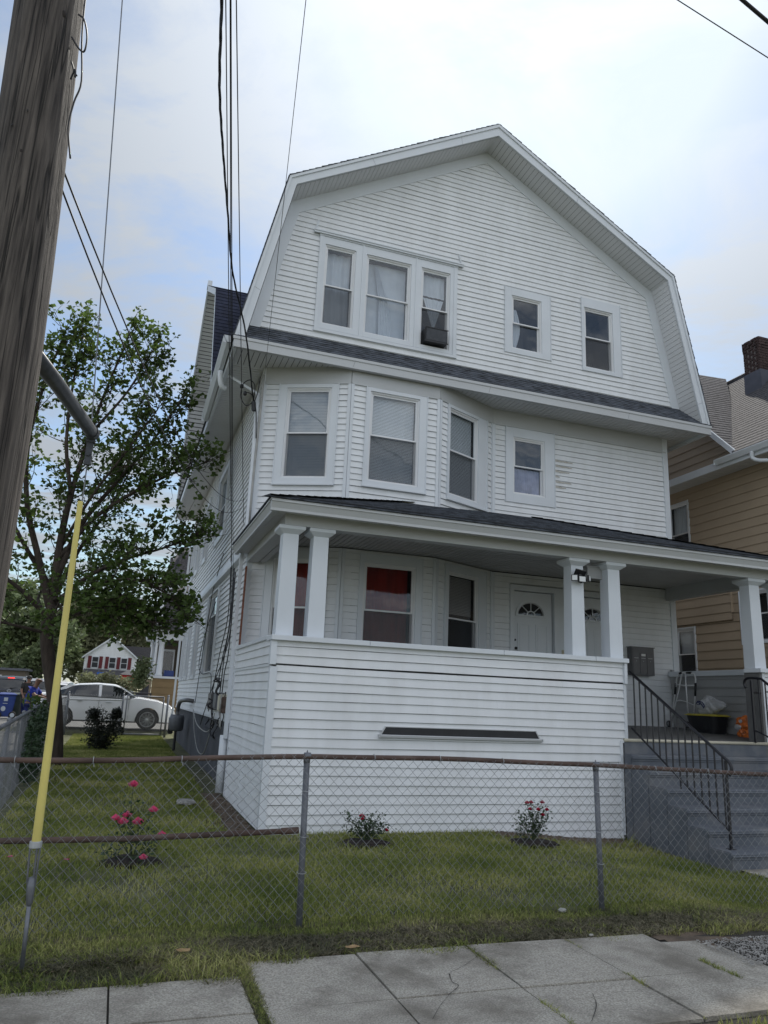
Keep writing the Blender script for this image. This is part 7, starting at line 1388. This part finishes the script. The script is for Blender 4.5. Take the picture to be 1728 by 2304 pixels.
for s_ in (-1, 1): m_.prism([(-1.15+s_*3.2, 94.68, 5.0), (-1.15+s_*3.2, 94.68, 5.18), (-1.15, 94.68, 7.75), (-1.15, 94.68, 7.55)], (0, .1, 0))
m_.build('rake_board', M['trim'], wh_)
for i, x in enumerate((-2.85, -.95, .35)):
    g = MB(); g.box((x-.40, 94.9, 3.98), (x+.40, 94.98, 5.3)); f_ = g.build('window', M['trim'], wh_); g = MB(); g.box((x-.32, 94.88, 4.68), (x+.32, 94.90, 5.22)); g.box((x-.32, 94.88, 4.06), (x+.32, 94.90, 4.62)); g.build('pane', M['interior'], f_)
    for s_ in (-1, 1):
        if i == 1 and s_ == 1: continue
        g = MB(); g.box((x+s_*.62-.19, 94.86, 3.95), (x+s_*.62+.19, 94.93, 5.32)); g.build('shutter', M['redpaint'], wh_)
for y in (97.5, 101): g = MB(); g.box((-4.16, y, 4.0), (-4.08, y+.9, 5.2)); g.build('window', M['interior'], wh_)
m_ = MB(); m_.add([(-4.1, 92.6, 3.0), (1.9, 92.6, 3.0), (1.75, 94.9, 3.85), (-3.95, 94.9, 3.85)], [(0, 1, 2, 3)]); m_.build('porch_roof', M['shinglegrey'], wh_)
m_ = MB(); m_.box((-3.9, 92.9, 2.8), (1.8, 93.0, 2.98)); m_.box((-3.9, 92.9, .3), (1.8, 93.0, 1.7))
for x in np.arange(-3.9, 1.9, .82): m_.box((x, 92.88, 1.7), (x+.10, 93.0, 2.8))
m_.build('porch_frame', M['trim'], wh_); m_ = MB(); m_.box((-3.85, 93.02, 1.7), (1.75, 93.05, 2.8)); m_.build('porch_window', M['glassdark'], wh_); m_ = MB(); m_.box((-3.85, 93.2, 1.0), (1.75, 93.25, 2.9)); m_.build('porch_interior', M['interior'], wh_)
gz_ = thing("red_gazebo", "red canvas gazebo with a grey peaked roof in front of the white far house", "gazebo", (.9, 70, .33))
g = MB(); g.add([(.02, 69, 2.9), (1.75, 69, 2.85), (1.75, 71, 2.85), (.02, 71, 2.9), (.7, 70, 3.35)], [(0, 1, 4), (1, 2, 4), (2, 3, 4), (3, 0, 4)]); g.build('canopy', M['shinglegrey'], gz_)
g = MB(); g.box((.06, 69.1, 1.75), (1.72, 69.14, 2.86)); g.box((.06, 69.1, 1.75), (.10, 70.9, 2.86)); g.build('side_curtain', M['redcloth'], gz_)
for x in (.08, 1.7): g = MB(); g.tube([(x, 69.08, .33), (x, 69.08, 2.9)], .04, 6); g.build('pole', M['iron'], gz_)
bb = thing("brown_building", "low brown building wall behind the parked cars at the far left", "building", (-12, 66, .33))
g = MB(); g.box((-20, 66, .3), (-7.0, 72, 2.75)); g.build('wall', M['tanwall'], bb); g = MB(); g.box((-20.2, 65.8, 2.75), (-6.8, 72.2, 2.92)); g.build('roof', M['flash'], bb)
for x in (-11.0, -9.2): g = MB(); g.box((x, 65.93, 1.3), (x+.9, 65.99, 2.2)); g.build('window', M['interior'], bb)
ss = thing("street_sign", "blue street name sign on a thin pole in front of the white far house", "sign", (-1.95, 80, .33))
g = MB(); g.tube([(-1.95, 80, .33), (-1.95, 80, 3.55)], .03, 6); g.build('pole', M['galv'], ss)
g = MB(); g.box((-2.1, 79.95, 3.02), (-1.45, 79.97, 3.22)); g.build('name_plate', M['signblue'], ss); g = MB(); g.box((-1.96, 79.8, 3.24), (-1.94, 80.4, 3.44)); g.build('name_plate', M['signblue'], ss)
dfn = thing("dark_fence", "dark mesh fence between the white sedan and the ochre house steps", "fence", (.5, 35, .33))
g = MB(); g.tube([(-.6, 35, 1.5), (1.4, 35, 1.5)], .03, 6); g.build('top_rail', M['iron'], dfn)
for x in (-.6, .4, 1.4): g = MB(); g.tube([(x, 35, .2), (x, 35, 1.52)], .03, 6); g.build('post', M['iron'], dfn)
chainlink(dfn, (V3((0, 35, 0)), XU, V3((0, -1, 0))), -.6, 1.4, lambda u: 1.5, lambda u: .4, seed=5, r=.006, dia=.12, m='iron')
